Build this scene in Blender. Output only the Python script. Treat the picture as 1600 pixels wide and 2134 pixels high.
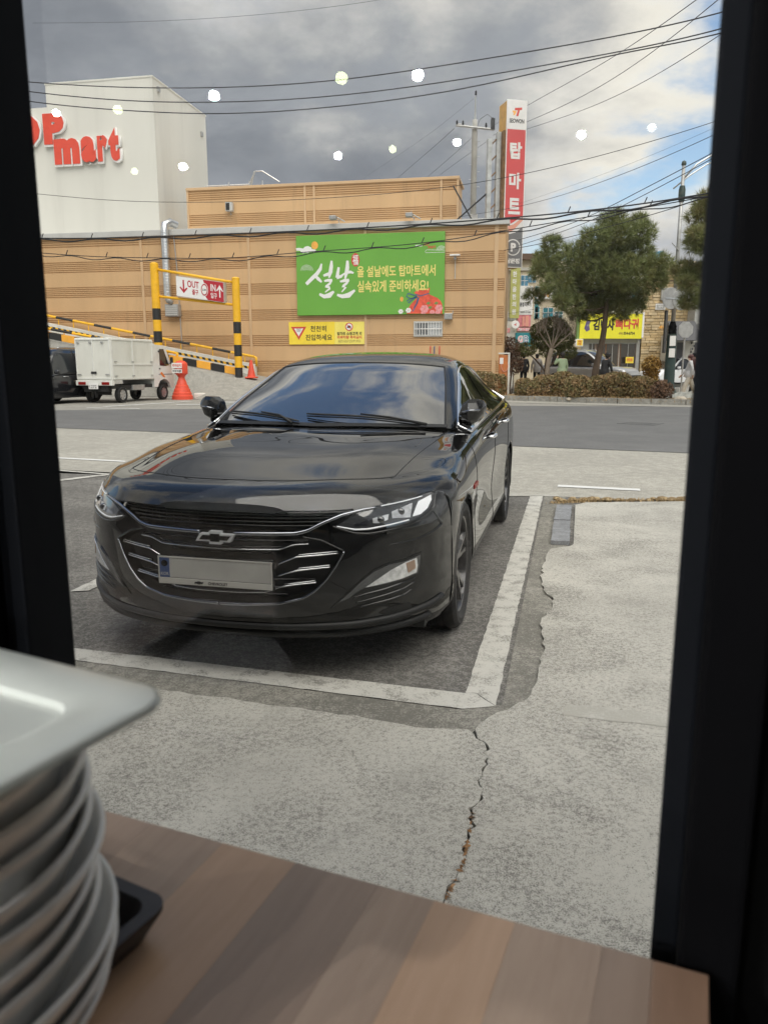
import bpy, bmesh, math, random
import numpy as np
from mathutils import Vector, Matrix
from mathutils.geometry import tessellate_polygon
R = math.radians
random.seed(7)
for o in list(bpy.data.objects): bpy.data.objects.remove(o)
S = bpy.context.scene
COL = S.collection

# ------------------------------------------------------------------ camera
cam_d = bpy.data.cameras.new('camera'); cam = bpy.data.objects.new('camera', cam_d); COL.objects.link(cam)
cam.location = (0, 0, 1.37); cam.rotation_euler = (R(90 - 10.92), 0, 0)
cam_d.sensor_width = 36; cam_d.lens = 27.03; cam_d.clip_start = .02; cam_d.clip_end = 3000
cam_d.dof.use_dof = True; cam_d.dof.focus_distance = 6.5; cam_d.dof.aperture_fstop = 8.0
S.camera = cam

# ------------------------------------------------------------------ exposure
S.view_settings.view_transform = 'Standard'; S.view_settings.look = 'None'
S.view_settings.exposure = 1.3; S.view_settings.gamma = 1
S.cycles.use_denoising = True
S.cycles.max_bounces = 8; S.cycles.transparent_max_bounces = 24
S.cycles.sample_clamp_indirect = 6

# ------------------------------------------------------------------ sun
SUN_AZ, SUN_EL = R(165), R(60)      # compass style: 0 = +Y, clockwise
sdir = Vector((math.sin(SUN_AZ) * math.cos(SUN_EL), math.cos(SUN_AZ) * math.cos(SUN_EL), math.sin(SUN_EL)))
sl = bpy.data.lights.new('sun', 'SUN'); sl.energy = 1.5; sl.angle = R(70); sl.color = (1, .95, .87)
so = bpy.data.objects.new('sun', sl); COL.objects.link(so); so.rotation_euler = (-sdir).to_track_quat('-Z', 'Y').to_euler()

# ------------------------------------------------------------------ node helper
class NT:
    def __init__(s, tree): s.t = tree; s.n = tree.nodes; s.l = tree.links
    def add(s, typ, **kw):
        n = s.n.new(typ)
        for k, v in kw.items():
            if k.startswith('i_'): n.inputs[k[2:].replace('_', ' ')].default_value = v
            else: setattr(n, k, v)
        return n
    def link(s, a, b): s.l.new(a, b)
    def math(s, op, a, b=None, c=None, clamp=False):
        n = s.n.new('ShaderNodeMath'); n.operation = op; n.use_clamp = clamp
        for i, v in enumerate((a, b, c)):
            if v is None: continue
            if isinstance(v, (int, float)): n.inputs[i].default_value = v
            else: s.l.new(v, n.inputs[i])
        return n.outputs[0]
    def ss(s, v, lo, hi, a=0., b=1.):
        n = s.n.new('ShaderNodeMapRange'); n.interpolation_type = 'SMOOTHSTEP'
        s.l.new(v, n.inputs[0])
        for i, x in enumerate((lo, hi, a, b)): n.inputs[i + 1].default_value = x
        return n.outputs[0]
    def mix(s, f, a, b):
        n = s.n.new('ShaderNodeMix'); n.data_type = 'RGBA'
        for i, v in ((0, f), (6, a), (7, b)):
            if isinstance(v, (int, float)): n.inputs[i].default_value = v
            elif isinstance(v, (tuple, list)): n.inputs[i].default_value = (*v[:3], 1)
            else: s.l.new(v, n.inputs[i])
        return n.outputs[2]
    def noise(s, vec, scale, detail=4, rough=.55, dist=0.):
        n = s.n.new('ShaderNodeTexNoise'); n.inputs['Scale'].default_value = scale
        n.inputs['Detail'].default_value = detail; n.inputs['Roughness'].default_value = rough
        n.inputs['Distortion'].default_value = dist
        if vec is not None: s.l.new(vec, n.inputs['Vector'])
        return n.outputs['Fac']

# ------------------------------------------------------------------ sky: broken grey cloud over blue
W = bpy.data.worlds.new('World'); S.world = W; W.use_nodes = True
w = NT(W.node_tree); w.n.clear()
out = w.add('ShaderNodeOutputWorld')
sky = w.add('ShaderNodeTexSky', sky_type='NISHITA', sun_disc=False, sun_elevation=SUN_EL, sun_rotation=SUN_AZ, air_density=1.2, dust_density=.6)
tc = w.add('ShaderNodeTexCoord'); sep = w.add('ShaderNodeSeparateXYZ'); w.link(tc.outputs['Generated'], sep.inputs[0])
zz = w.math('ADD', w.math('MAXIMUM', sep.outputs[2], 0.0), .30)
comb = w.add('ShaderNodeCombineXYZ')
w.link(w.math('DIVIDE', sep.outputs[0], zz), comb.inputs[0]); w.link(w.math('DIVIDE', sep.outputs[1], zz), comb.inputs[1])
w.link(w.math('MULTIPLY', sep.outputs[2], .6), comb.inputs[2])
mp = w.add('ShaderNodeMapping'); w.link(comb.outputs[0], mp.inputs[0]); mp.inputs['Location'].default_value = (54.1, 6.8, 0.0); mp.inputs['Scale'].default_value = (-1, 1, 1)
n1 = w.noise(mp.outputs[0], .85, 10, .54, .1)
n2 = w.noise(mp.outputs[0], 2.6, 9, .60, .2)
n1b = w.math('ADD', w.math('MULTIPLY', n1, .80), w.math('MULTIPLY', n2, .20))
cover = w.ss(n1b, .40, .47)
thick = w.ss(n1b, .44, .57)
bright = w.mix(w.ss(n2, .30, .62), (.23, .24, .262), (.40, .378, .335))
ccol = w.mix(thick, bright, w.mix(w.ss(n2, .35, .7), (.088, .094, .106), (.135, .142, .155)))
b1 = w.add('ShaderNodeBackground', i_Strength=.065); w.link(sky.outputs[0], b1.inputs[0])
b2 = w.add('ShaderNodeBackground', i_Strength=1.0); w.link(ccol, b2.inputs[0])
ms = w.add('ShaderNodeMixShader'); w.link(cover, ms.inputs[0]); w.link(b1.outputs[0], ms.inputs[1]); w.link(b2.outputs[0], ms.inputs[2])
w.link(ms.outputs[0], out.inputs[0])

# ------------------------------------------------------------------ materials
M = {}
def pm(name, col, rough=.6, metal=0., var=0., vscale=4., bump=0., bscale=60., spec=.5, coat=0., coat_rough=.03, emit=None, es=0., dirt=None, dscale=1.5, stretch=None, grain=0., gscale=200.):
    """principled material with procedural colour variation, dirt and relief (object space)"""
    m = bpy.data.materials.new(name); m.use_nodes = True; t = NT(m.node_tree); M[name] = m
    b = t.n['Principled BSDF']; b.inputs['Roughness'].default_value = rough; b.inputs['Metallic'].default_value = metal
    b.inputs['Specular IOR Level'].default_value = spec; b.inputs['Coat Weight'].default_value = coat; b.inputs['Coat Roughness'].default_value = coat_rough
    b.inputs['Base Color'].default_value = (*col, 1)
    vec = None
    if var or bump or dirt or grain:
        c = t.add('ShaderNodeTexCoord'); vec = c.outputs['Object']
        if stretch:
            mpn = t.add('ShaderNodeMapping'); mpn.inputs['Scale'].default_value = stretch; t.link(vec, mpn.inputs[0]); vec = mpn.outputs[0]
    colsock = None
    if var:
        f = t.noise(vec, vscale, 5, .6)
        lo = tuple(x * (1 - var) for x in col); hi = tuple(min(1, x * (1 + var)) for x in col)
        colsock = t.mix(t.ss(f, .3, .7), lo, hi)
    if grain:
        f = t.noise(vec, gscale, 3, .7)
        base = colsock if colsock is not None else col
        mul = t.add('ShaderNodeMix'); mul.data_type = 'RGBA'; mul.blend_type = 'MULTIPLY'; mul.inputs[0].default_value = 1
        if isinstance(base, tuple): mul.inputs[6].default_value = (*base, 1)
        else: t.link(base, mul.inputs[6])
        g = t.ss(f, .28, .72, 1 - grain, 1 + grain); cg = t.add('ShaderNodeCombineColor')
        for k in range(3): t.link(g, cg.inputs[k])
        t.link(cg.outputs[0], mul.inputs[7]); colsock = mul.outputs[2]
    if dirt:
        f = t.noise(vec, dscale, 7, .65)
        colsock = t.mix(t.ss(f, .5, .75, 0, .8), colsock if colsock is not None else col, dirt)
    if colsock is not None: t.link(colsock, b.inputs['Base Color'])
    if bump:
        f = t.noise(vec, bscale, 5, .6); bn = t.add('ShaderNodeBump', i_Strength=bump, i_Distance=.01); t.link(f, bn.inputs['Height']); t.link(bn.outputs[0], b.inputs['Normal'])
    if emit:
        b.inputs['Emission Color'].default_value = (*emit, 1); b.inputs['Emission Strength'].default_value = es
    return m

# ------------------------------------------------------------------ object helpers
def tag(o, label=None, cat=None, group=None, kind=None):
    if label: o['label'] = label
    if cat: o['category'] = cat
    if group: o['group'] = group
    if kind: o['kind'] = kind
    return o
def thing(name, label, cat, loc=(0, 0, 0), rz=0., group=None):
    o = bpy.data.objects.new(name, None); COL.objects.link(o); o.empty_display_size = .1
    o.location = loc; o.rotation_euler = (0, 0, rz); return tag(o, label, cat, group)
def mesh_obj(name, verts, faces, mat, parent=None, smooth=False, mats=None, fm=None):
    me = bpy.data.meshes.new(name); me.from_pydata([tuple(v) for v in verts], [], faces); me.update()
    for m in (mats or [mat]): me.materials.append(M[m] if isinstance(m, str) else m)
    if fm is not None: me.polygons.foreach_set('material_index', fm)
    if smooth: me.polygons.foreach_set('use_smooth', [True] * len(me.polygons))
    o = bpy.data.objects.new(name, me); COL.objects.link(o); o.parent = parent
    return o
class MB:
    def __init__(s): s.v = []; s.f = []
    def add(s, verts, faces):
        b = len(s.v); s.v += [tuple(x) for x in verts]; s.f += [tuple(i + b for i in f) for f in faces]; return s
    def box(s, x0, x1, y0, y1, z0, z1):
        return s.add([(x0, y0, z0), (x1, y0, z0), (x1, y1, z0), (x0, y1, z0), (x0, y0, z1), (x1, y0, z1), (x1, y1, z1), (x0, y1, z1)],
                     [(0, 3, 2, 1), (4, 5, 6, 7), (0, 1, 5, 4), (1, 2, 6, 5), (2, 3, 7, 6), (3, 0, 4, 7)])
    def bbox(s, x0, x1, y0, y1, z0, z1, b=.01):
        """box with chamfered edges"""
        bm = bmesh.new(); bmesh.ops.create_cube(bm, size=1)
        for v in bm.verts: v.co = Vector((x0 + (v.co.x + .5) * (x1 - x0), y0 + (v.co.y + .5) * (y1 - y0), z0 + (v.co.z + .5) * (z1 - z0)))
        bmesh.ops.bevel(bm, geom=list(bm.edges), offset=min(b, .45 * min(abs(x1 - x0), abs(y1 - y0), abs(z1 - z0))), segments=2, affect='EDGES', profile=.6)
        bm.verts.index_update(); s.add([v.co for v in bm.verts], [[v.index for v in f.verts] for f in bm.faces]); bm.free(); return s
    def tube(s, pts, r, n=8, cap=True):
        pts = [Vector(p) for p in pts]; rs = r if isinstance(r, (list, tuple)) else [r] * len(pts)
        vs = []; fs = []; up = None
        for i, p in enumerate(pts):
            t = (pts[min(i + 1, len(pts) - 1)] - pts[max(i - 1, 0)]).normalized()
            if up is None:
                up = Vector((0, 0, 1)) if abs(t.z) < .9 else Vector((1, 0, 0))
            a = t.cross(up); a = a.normalized() if a.length > 1e-6 else t.orthogonal().normalized(); b = a.cross(t).normalized(); up = b
            for k in range(n):
                q = 2 * math.pi * k / n; vs.append(p + (a * math.cos(q) + b * math.sin(q)) * rs[i])
        for i in range(len(pts) - 1):
            for k in range(n): fs.append((i * n + k, i * n + (k + 1) % n, (i + 1) * n + (k + 1) % n, (i + 1) * n + k))
        if cap: fs.append(tuple(range(n))[::-1]); fs.append(tuple(range((len(pts) - 1) * n, len(pts) * n)))
        return s.add(vs, fs)
    def lathe(s, prof, n=24, c=(0, 0, 0), axis='z', close=False):
        """profile (r, h) swept round an axis"""
        vs = []; fs = []
        for r, h in prof:
            for k in range(n):
                q = 2 * math.pi * k / n; x, y = r * math.cos(q), r * math.sin(q)
                vs.append({'z': (c[0] + x, c[1] + y, c[2] + h), 'x': (c[0] + h, c[1] + x, c[2] + y), 'y': (c[0] + x, c[1] + h, c[2] + y)}[axis])
        m = len(prof)
        for i in range(m if close else m - 1):
            j = (i + 1) % m
            for k in range(n): fs.append((i * n + k, i * n + (k + 1) % n, j * n + (k + 1) % n, j * n + k))
        return s.add(vs, fs)
    def prism(s, poly, h0, h1, axis='z', bottom=True):
        """flat polygon (a, b) given a thickness; axis z: (x,y), y: (x,z), x: (y,z)"""
        tri = tessellate_polygon([[Vector((p[0], p[1], 0)) for p in poly]])
        f3 = {'z': lambda p, h: (p[0], p[1], h), 'y': lambda p, h: (p[0], h, p[1]), 'x': lambda p, h: (h, p[0], p[1])}[axis]
        n = len(poly); vs = [f3(p, h0) for p in poly] + [f3(p, h1) for p in poly]
        fs = [tuple(n + i for i in t) for t in tri] + ([tuple(t[::-1]) for t in tri] if bottom else [])
        fs += [(i, (i + 1) % n, n + (i + 1) % n, n + i) for i in range(n)]
        return s.add(vs, fs)
    def ball(s, c, r, seg=14, rings=8):
        rx, ry, rz = r if isinstance(r, (tuple, list)) else (r, r, r); vs = []; fs = []
        for i in range(rings + 1):
            a = math.pi * i / rings
            for k in range(seg):
                q = 2 * math.pi * k / seg; vs.append((c[0] + rx * math.sin(a) * math.cos(q), c[1] + ry * math.sin(a) * math.sin(q), c[2] + rz * math.cos(a)))
        for i in range(rings):
            for k in range(seg): fs.append((i * seg + k, (i + 1) * seg + k, (i + 1) * seg + (k + 1) % seg, i * seg + (k + 1) % seg))
        return s.add(vs, fs)
    def build(s, name, mat, parent=None, smooth=False, recalc=True, angle=None):
        me = bpy.data.meshes.new(name); me.from_pydata(s.v, [], s.f); me.validate()
        if recalc:
            bm = bmesh.new(); bm.from_mesh(me); bmesh.ops.recalc_face_normals(bm, faces=bm.faces); bm.to_mesh(me); bm.free()
        me.materials.append(M[mat] if isinstance(mat, str) else mat)
        if smooth:
            me.polygons.foreach_set('use_smooth', [True] * len(me.polygons))
            if angle: me.set_sharp_from_angle(angle=R(angle))
        o = bpy.data.objects.new(name, me); COL.objects.link(o); o.parent = parent; return o
def text(name, body, mat, parent, x, z, size, y=0., w=None, ext=.004, bold=0., align='CENTER', shear=0., rot=None, vert=False, h=None):
    """lettering on a vertical face of its parent: local X right, Z up, -Y towards the reader; w = wanted width, h = wanted height"""
    c = bpy.data.curves.new(name, 'FONT'); c.body = body; c.size = size; c.extrude = ext; c.offset = bold; c.align_x = 'LEFT'; c.align_y = 'BOTTOM_BASELINE'; c.shear = shear; c.resolution_u = 3
    o = bpy.data.objects.new(name, c); COL.objects.link(o)
    me = bpy.data.meshes.new_from_object(o); bpy.data.objects.remove(o); me.name = name
    n = len(me.vertices); co = np.zeros(n * 3); me.vertices.foreach_get('co', co); co = co.reshape(n, 3)
    lo, hi = co.min(0), co.max(0); sx = (w / (hi[0] - lo[0])) if w else 1.; sy = (h / (hi[1] - lo[1])) if h else 1.
    cx = {'CENTER': (lo[0] + hi[0]) / 2, 'LEFT': lo[0], 'RIGHT': hi[0]}[align]; cy = (lo[1] + hi[1]) / 2
    p = np.stack([x + (co[:, 0] - cx) * sx, y - co[:, 2] - ext, z + (co[:, 1] - cy) * sy], 1)
    me.vertices.foreach_set('co', p.ravel()); me.materials.clear(); me.materials.append(M[mat]); me.update()
    ob = bpy.data.objects.new(name, me); COL.objects.link(ob); ob.parent = parent
    return ob
def flat(name, poly, mat, parent, y=0., t=.004):
    """a flat printed shape on a vertical face (x, z)"""
    return MB().prism(poly, y, y - t, 'y').build(name, mat, parent)
def ell(cx, cz, rx, rz, n=20, a0=0., a1=2 * math.pi):
    return [(cx + rx * math.cos(a0 + (a1 - a0) * k / n), cz + rz * math.sin(a0 + (a1 - a0) * k / n)) for k in range(n if abs(a1 - a0) > 6.2 else n + 1)]
def children(o): return list(o.children)
def copy_tree(o, parent=None):
    c = o.copy(); COL.objects.link(c); c.parent = parent
    for ch in children(o): copy_tree(ch, c)
    return c
# ================================================================== ground
def ground_mat(name, light, dark, fine=140., mid=22., big=.7, amt=.5, bump=.5, stain=.25, rough=.9, thr=(.44, .60), line=0):
    m = bpy.data.materials.new(name); m.use_nodes = True; t = NT(m.node_tree); M[name] = m; b = t.n['Principled BSDF']
    b.inputs['Roughness'].default_value = rough; b.inputs['Specular IOR Level'].default_value = .3
    c = t.add('ShaderNodeTexCoord'); v = c.outputs['Object']
    nf = t.noise(v, fine, 4, .65); nm = t.noise(v, mid, 5, .65); nb = t.noise(v, big, 6, .6, .4)
    s = t.math('ADD', t.math('MULTIPLY', nf, .62), t.math('MULTIPLY', nm, .38)); nw = t.noise(v, big * 2.2, 6, .62, .8); s = t.math('ADD', s, t.math('MULTIPLY', t.math('SUBTRACT', nw, .5), .28))
    col = t.mix(t.ss(s, thr[0], thr[1]), dark, light)
    col = t.mix(t.math('MULTIPLY', t.ss(nb, .35, .7), stain), col, tuple(x * .45 for x in light)); nq = t.noise(v, big * 4.3, 7, .68, .6); col = t.mix(t.math('MULTIPLY', t.ss(nq, .52, .74), stain * 1.6), col, tuple(x * .55 for x in light))
    vor = t.add('ShaderNodeTexVoronoi', feature='F1'); vor.inputs['Scale'].default_value = fine * .55; t.link(v, vor.inputs['Vector'])
    chip = t.ss(vor.outputs['Distance'], .10, .16, 1, 0)
    pick = t.noise(v, fine * .3, 2, .5); chip = t.math('MULTIPLY', chip, t.ss(pick, .58, .66))
    col = t.mix(chip, col, tuple(min(.8, x * 1.9 + .06) for x in light))
    t.link(col, b.inputs['Base Color'])
    bn = t.add('ShaderNodeBump', i_Strength=bump, i_Distance=.006); t.link(s, bn.inputs['Height']); t.link(bn.outputs[0], b.inputs['Normal'])
    return m
ground_mat('concrete_near', (.54, .52, .465), (.165, .158, .14), 230, 60, .8, bump=.8, stain=.34, thr=(.37, .55))
ground_mat('asphalt_bay', (.255, .245, .225), (.105, .10, .092), 95, 22, .6, bump=1.0, stain=.3)
ground_mat('asphalt_edge', (.34, .325, .285), (.16, .154, .135), 110, 26, .9, bump=.8, stain=.3)
ground_mat('lane_concrete', (.46, .44, .385), (.31, .297, .262), 60, 8, .25, bump=.4, stain=.25)
ground_mat('lot_ground', (.38, .365, .325), (.25, .24, .215), 40, 5, .15, bump=.3, stain=.3)
ground_mat('road_asphalt', (.172, .171, .168), (.13, .13, .129), 45, 1.2, .12, bump=.3, stain=.2, rough=.85)
ground_mat('dark_base', (.05, .047, .04), (.02, .019, .016), 90, 20, 1)
ground_mat('dry_soil', (.46, .35, .20), (.20, .14, .075), 30, 6, .6, bump=.8, stain=.3)
ground_mat('kerb_stone', (.40, .385, .345), (.24, .23, .205), 50, 9, .7, bump=.4)
ground_mat('grey_stone', (.30, .31, .325), (.20, .205, .215), 110, 14, 2, bump=.3, stain=.15)

def worn_paint(name, col, under, amount=.45, scale=9.):
    m = bpy.data.materials.new(name); m.use_nodes = True; t = NT(m.node_tree); M[name] = m; b = t.n['Principled BSDF']; b.inputs['Roughness'].default_value = .85
    c = t.add('ShaderNodeTexCoord'); v = c.outputs['Object']
    a = t.noise(v, scale, 8, .72); f = t.noise(v, 120, 3, .7); s = t.math('ADD', t.math('MULTIPLY', a, .6), t.math('MULTIPLY', f, .4))
    t.link(t.mix(t.ss(s, amount - .07, amount + .07), under, t.mix(t.noise(v, 3), tuple(x * .8 for x in col), col)), b.inputs['Base Color'])
    bn = t.add('ShaderNodeBump', i_Strength=.6, i_Distance=.005); t.link(f, bn.inputs['Height']); t.link(bn.outputs[0], b.inputs['Normal'])
worn_paint('line_worn', (.60, .585, .535), (.24, .23, .205), .455)
worn_paint('line_fresh', (.74, .74, .72), (.45, .44, .42), .34)
worn_paint('line_faint', (.56, .545, .495), (.40, .385, .34), .54, 5)

def sheet(name, poly, z, mat, z0=None, parent=None):
    m = MB()
    if z0 is None:
        tri = tessellate_polygon([[Vector((p[0], p[1], 0)) for p in poly]]); m.add([(p[0], p[1], z) for p in poly], [tuple(t) for t in tri])
    else: m.prism(poly, z0, z, 'z')
    o = m.build(name, mat, parent)
    if z0 is None:
        me = o.data
        if len(me.polygons) and me.polygons[0].normal.z < 0: me.flip_normals()
    return o
def struct(o): o['kind'] = 'structure'; return o
def jag(pts, amp, step, seed, fixed_ends=True):
    """break a polyline into small irregular steps"""
    rnd = random.Random(seed); out = []
    for a, b in zip(pts[:-1], pts[1:]):
        a = Vector(a).to_2d() if len(a) > 2 else Vector(a); b = Vector(b); L = (b - a).length; n = max(1, int(L / step)); d = (b - a) / max(L, 1e-6); nn = Vector((-d.y, d.x))
        for k in range(n):
            p = a + (b - a) * k / n; out.append(tuple(p + nn * rnd.uniform(-amp, amp) + d * rnd.uniform(-.3, .3) * step) if (k or not fixed_ends) else tuple(a))
    out.append(tuple(pts[-1])); return out

struct(sheet('ground', [(-600, -600), (600, -600), (600, 900), (-600, 900)], 0., 'lot_ground'))
struct(sheet('lane', [(-30, 8.0 + 7.5), (-1.6, 9.12), (1.0, 8.15), (3.4, 7.55), (16, 2.5), (40, -8), (40, 0), (4.7, 11.9), (-6.92, 16.59), (-30, 26)], .004, 'lane_concrete'))
struct(sheet('road', [(-60, 38.0), (-30, 25.95), (-6.92, 16.62), (4.7, 11.93), (16, 7.35), (60, -10), (60, 14), (30, 20.5), (14, 24.5), (9.76, 25.0), (4.2, 25.6), (-3, 24.3), (-9.63, 23.1), (-30, 24.5)][2:13] + [(-30, 21.5), (-30, 25.95)], .008, 'road_asphalt'))
# parking bay asphalt, darker and coarse
struct(sheet('parking_asphalt', [(-14, 1.0), (4, 1.0), (4, 6.0), (3.4, 7.54), (1.0, 8.14), (-1.6, 9.1), (-14, 13.4)], .004, 'asphalt_bay'))
edge = [(-3.2, 3.62), (-1.31, 3.13), (-0.95, 3.05), (-0.69, 2.97), (-0.46, 2.89), (-0.23, 2.83), (0.0, 2.75), (0.18, 2.69), (0.33, 2.68), (0.45, 2.83), (0.58, 2.94), (0.65, 3.1), (0.7, 3.29), (0.77, 3.5), (0.8, 3.7), (0.84, 3.93), (0.95, 4.16), (0.99, 4.31), (0.97, 4.51), (1.01, 4.78), (1.14, 5.28), (1.25, 5.57)]
crack = [(0.33, 2.68), (0.34, 2.61), (0.37, 2.56), (0.35, 2.45), (0.33, 2.37), (0.31, 2.24), (0.27, 2.13), (0.24, 1.99), (0.22, 1.9), (0.19, 1.82), (0.15, 1.73), (0.12, 1.61), (.05, 1.3), (0.0, 1.0)]
# paler skim of asphalt between the painted lines and the broken edge
sk = [(-3.2, 3.9), (-1.46, 3.40), (.30, 2.88), (.48, 2.92), (1.68, 7.95), (1.9, 7.9)] + [(1.72, 7.4), (1.40, 5.7)] + edge[::-1]
struct(sheet('asphalt_skim', sk, .008, 'asphalt_edge'))
APZ = .021
e_j = jag(edge, .012, .05, 3); c_j = jag(crack, .013, .025, 5)
split = e_j.index(min(e_j, key=lambda p: (p[0] - .33) ** 2 + (p[1] - 2.68) ** 2))
rnd = random.Random(11); wid = [rnd.choice((.0006, .001, .002, .003, .0055)) for _ in c_j]; wid[0] = .012
cl = [(p[0] - d, p[1]) for p, d in zip(c_j, wid)]; cr = [(p[0] + d, p[1]) for p, d in zip(c_j, wid)]
left_slab = e_j[:split] + cl + [(0, .3), (-6, .3), (-6, 4.5)]
right_slab = cr[::-1] + e_j[split + 1:] + [(1.40, 5.64), (1.44, 5.70), (1.86, 7.36), (2.0, 7.50)] + jag([(2.0, 7.50), (2.97, 7.56), (6, 7.3)], .01, .08, 9)[1:] + [(9, 6.0), (9, .1), (0.0, .3)]
struct(sheet('crack_bed', [(-.1, .6), (.4, .6), (.50, 2.5), (.34, 2.69), (.2, 2.4)], .0115, 'dark_base'))
struct(sheet('concrete_apron', left_slab, APZ, 'concrete_near', .012)); struct(sheet('concrete_apron', right_slab, APZ, 'concrete_near', .012))
# small broken chips lying along the broken edge
def chip(p, r, seed, nm='concrete_chip'):
    rr = random.Random(seed); n = 7; poly = [(p[0] + r * rr.uniform(.6, 1.2) * math.cos(6.28 * k / n), p[1] + r * rr.uniform(.5, 1.) * math.sin(6.28 * k / n)) for k in range(n)]
    return sheet(nm, poly, APZ - .004 + .001 * rr.random(), 'concrete_near', .0118)
# painted bay lines
LZ = .0105
def ln(name, poly, mat='line_worn', z=LZ, amp=.0032): return struct(sheet(name, jag(list(poly) + [poly[0]], amp, .05, len(COL.objects))[:-1], z, mat))
ln('painted_line', [(-1.75, 3.62), (-1.72, 3.475), (.315, 2.88), (.45, 2.905), (.385, 3.03), (.34, 3.03)])
ln('painted_line', [(.342, 3.032), (.387, 3.032), (.452, 2.907), (1.665, 7.95), (1.53, 7.95)])
ln('painted_line', [(-1.91, 4.50), (-1.80, 4.52), (-1.00, 7.95), (-1.13, 7.95)])
ln('painted_line', [(-1.13, 7.96), (-1.00, 7.96), (1.83, 7.93), (1.84, 8.0), (-1.1, 8.72)], 'line_faint')
ln('painted_line', [(1.95, 8.56), (2.79, 8.27), (2.83, 8.41), (1.99, 8.70)], 'line_fresh')
ln('painted_line', [(-6.6, 11.86), (-3.64, 10.78), (-3.70, 10.92), (-6.7, 12.02)], 'line_fresh')
ln('painted_line', [(-6.0, 10.66), (-3.3, 9.46), (-3.36, 9.56), (-6.05, 10.78)], 'line_worn')
ln('painted_line', [(-4.6, 8.02), (-3.4, 9.50), (-3.52, 9.53), (-4.75, 8.08)], 'line_worn')
ln('painted_line', [(.74, 2.90), (.70, 2.80), (1.05, 2.70), (1.40, 2.62), (1.42, 2.72), (1.08, 2.81)], 'line_faint', APZ + .0015, .014)
# truck bay lines on the far side of the road
for q in ([(-9.3, 24.2), (-7.5, 23.75), (-7.5, 23.9), (-9.3, 24.38)], [(-8.9, 24.9), (-7.0, 28.4), (-7.15, 28.5), (-9.1, 25.0)], [(-7.0, 26.0), (-5.2, 26.4), (-5.3, 26.65), (-7.0, 26.25)], [(-6.4, 27.0), (-5.2, 27.4), (-5.3, 27.7), (-6.5, 27.25)], [(-6.0, 28.2), (-4.9, 28.5), (-5.0, 28.8), (-6.1, 28.5)]):
    ln('painted_line', q, 'line_fresh', .013)
# kerb stones and rough edge of the apron
ks = thing('kerb_edging', 'two grey kerb stones set flush beside the broken concrete edge', 'kerb', (0, 0, 0))
for a, b in (((1.275, 5.74), (1.47, 6.52)), ((1.475, 6.56), (1.66, 7.26))):
    poly = [(a[0], a[1]), (a[0] + .135, a[1] - .03), (b[0] + .135, b[1] - .03), (b[0], b[1])]
    m = MB().prism(jag(poly + [poly[0]], .004, .12, 4)[:-1], .01, .042, 'z'); m.build('kerb_stone', 'grey_stone', ks)
def grass_tuft(name, pts, n, h, mat, spread=.04, seed=1):
    rr = random.Random(seed); m = MB()
    for _ in range(n):
        i = rr.randrange(len(pts) - 1); f = rr.random(); x = pts[i][0] + (pts[i + 1][0] - pts[i][0]) * f + rr.gauss(0, spread); y = pts[i][1] + (pts[i + 1][1] - pts[i][1]) * f + rr.gauss(0, spread)
        a = rr.uniform(0, 6.28); l = h * rr.uniform(.4, 1.2); lean = rr.uniform(.3, 1.3); w_ = .0035 if h < .12 else .012
        dx, dy = math.cos(a), math.sin(a); m.add([(x - dy * w_, y + dx * w_, .01), (x + dy * w_, y - dx * w_, .01), (x + dx * l * lean, y + dy * l * lean, .012 + l)], [(0, 1, 2)])
    return m.build(name, mat, None, recalc=False)
pm('dry_grass', (.36, .25, .12), .8, var=.3, vscale=8); pm('dry_leaf', (.26, .14, .06), .8, var=.4, vscale=30)
tag(grass_tuft('dry_grass', [(1.66, 7.5), (2.2, 7.62), (2.9, 7.62), (3.4, 7.6)], 900, .035, 'dry_grass', .03), 'thin dry grass along the far edge of the concrete apron', 'grass', kind='stuff')
rub = MB()
rr = random.Random(5)
for k in range(70):
    f = rr.random(); x = 1.75 + 1.7 * f; y = 7.66 + rr.gauss(0, .035); r_ = rr.uniform(.01, .045); rub.ball((x, y, .012 + r_ * .3), (r_ * rr.uniform(.8, 1.6), r_, r_ * rr.uniform(.4, .8)), 6, 4)
tag(rub.build('rubble', 'dry_soil'), 'crumbled dirt and rubble along the far edge of the concrete apron', 'rubble', kind='stuff')
mm = MB()
for k in range(60):
    f = rr.random(); i = rr.choice(range(6, 12)); p = Vector(crack[i]).lerp(Vector(crack[i + 1 if i < 12 else i]), f); a = rr.uniform(0, 6.28); s_ = rr.uniform(.006, .016); c_, d_ = math.cos(a) * s_, math.sin(a) * s_
    mm.add([(p.x - c_, p.y - d_, APZ + .002), (p.x - d_ * .3, p.y + c_ * .3, APZ + .006), (p.x + c_, p.y + d_, APZ + .003), (p.x + d_ * .3, p.y - c_ * .3, APZ + .002)], [(0, 1, 2, 3)])
tag(mm.build('dead_leaves', 'dry_leaf', None, recalc=False), 'bits of dead leaf caught in the near end of the crack', 'leaves', kind='stuff')
# drain cover on the road
dc = MB(); 
for k in range(7): dc.box(-.36, .36, -.30 + k * .095, -.235 + k * .095, .010, .016)
dc.box(-.42, -.36, -.34, .40, .010, .017); dc.box(.36, .42, -.34, .40, .010, .017)
pm('iron', (.10, .10, .10), .7, .3, var=.2)
o = dc.build('drain_grate', 'road_asphalt'); o.location = (5.9, 17.8, 0); o.rotation_euler = (0, 0, R(-38)); tag(o, 'flat slotted drain cover in the dark road at right', 'drain')

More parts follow.
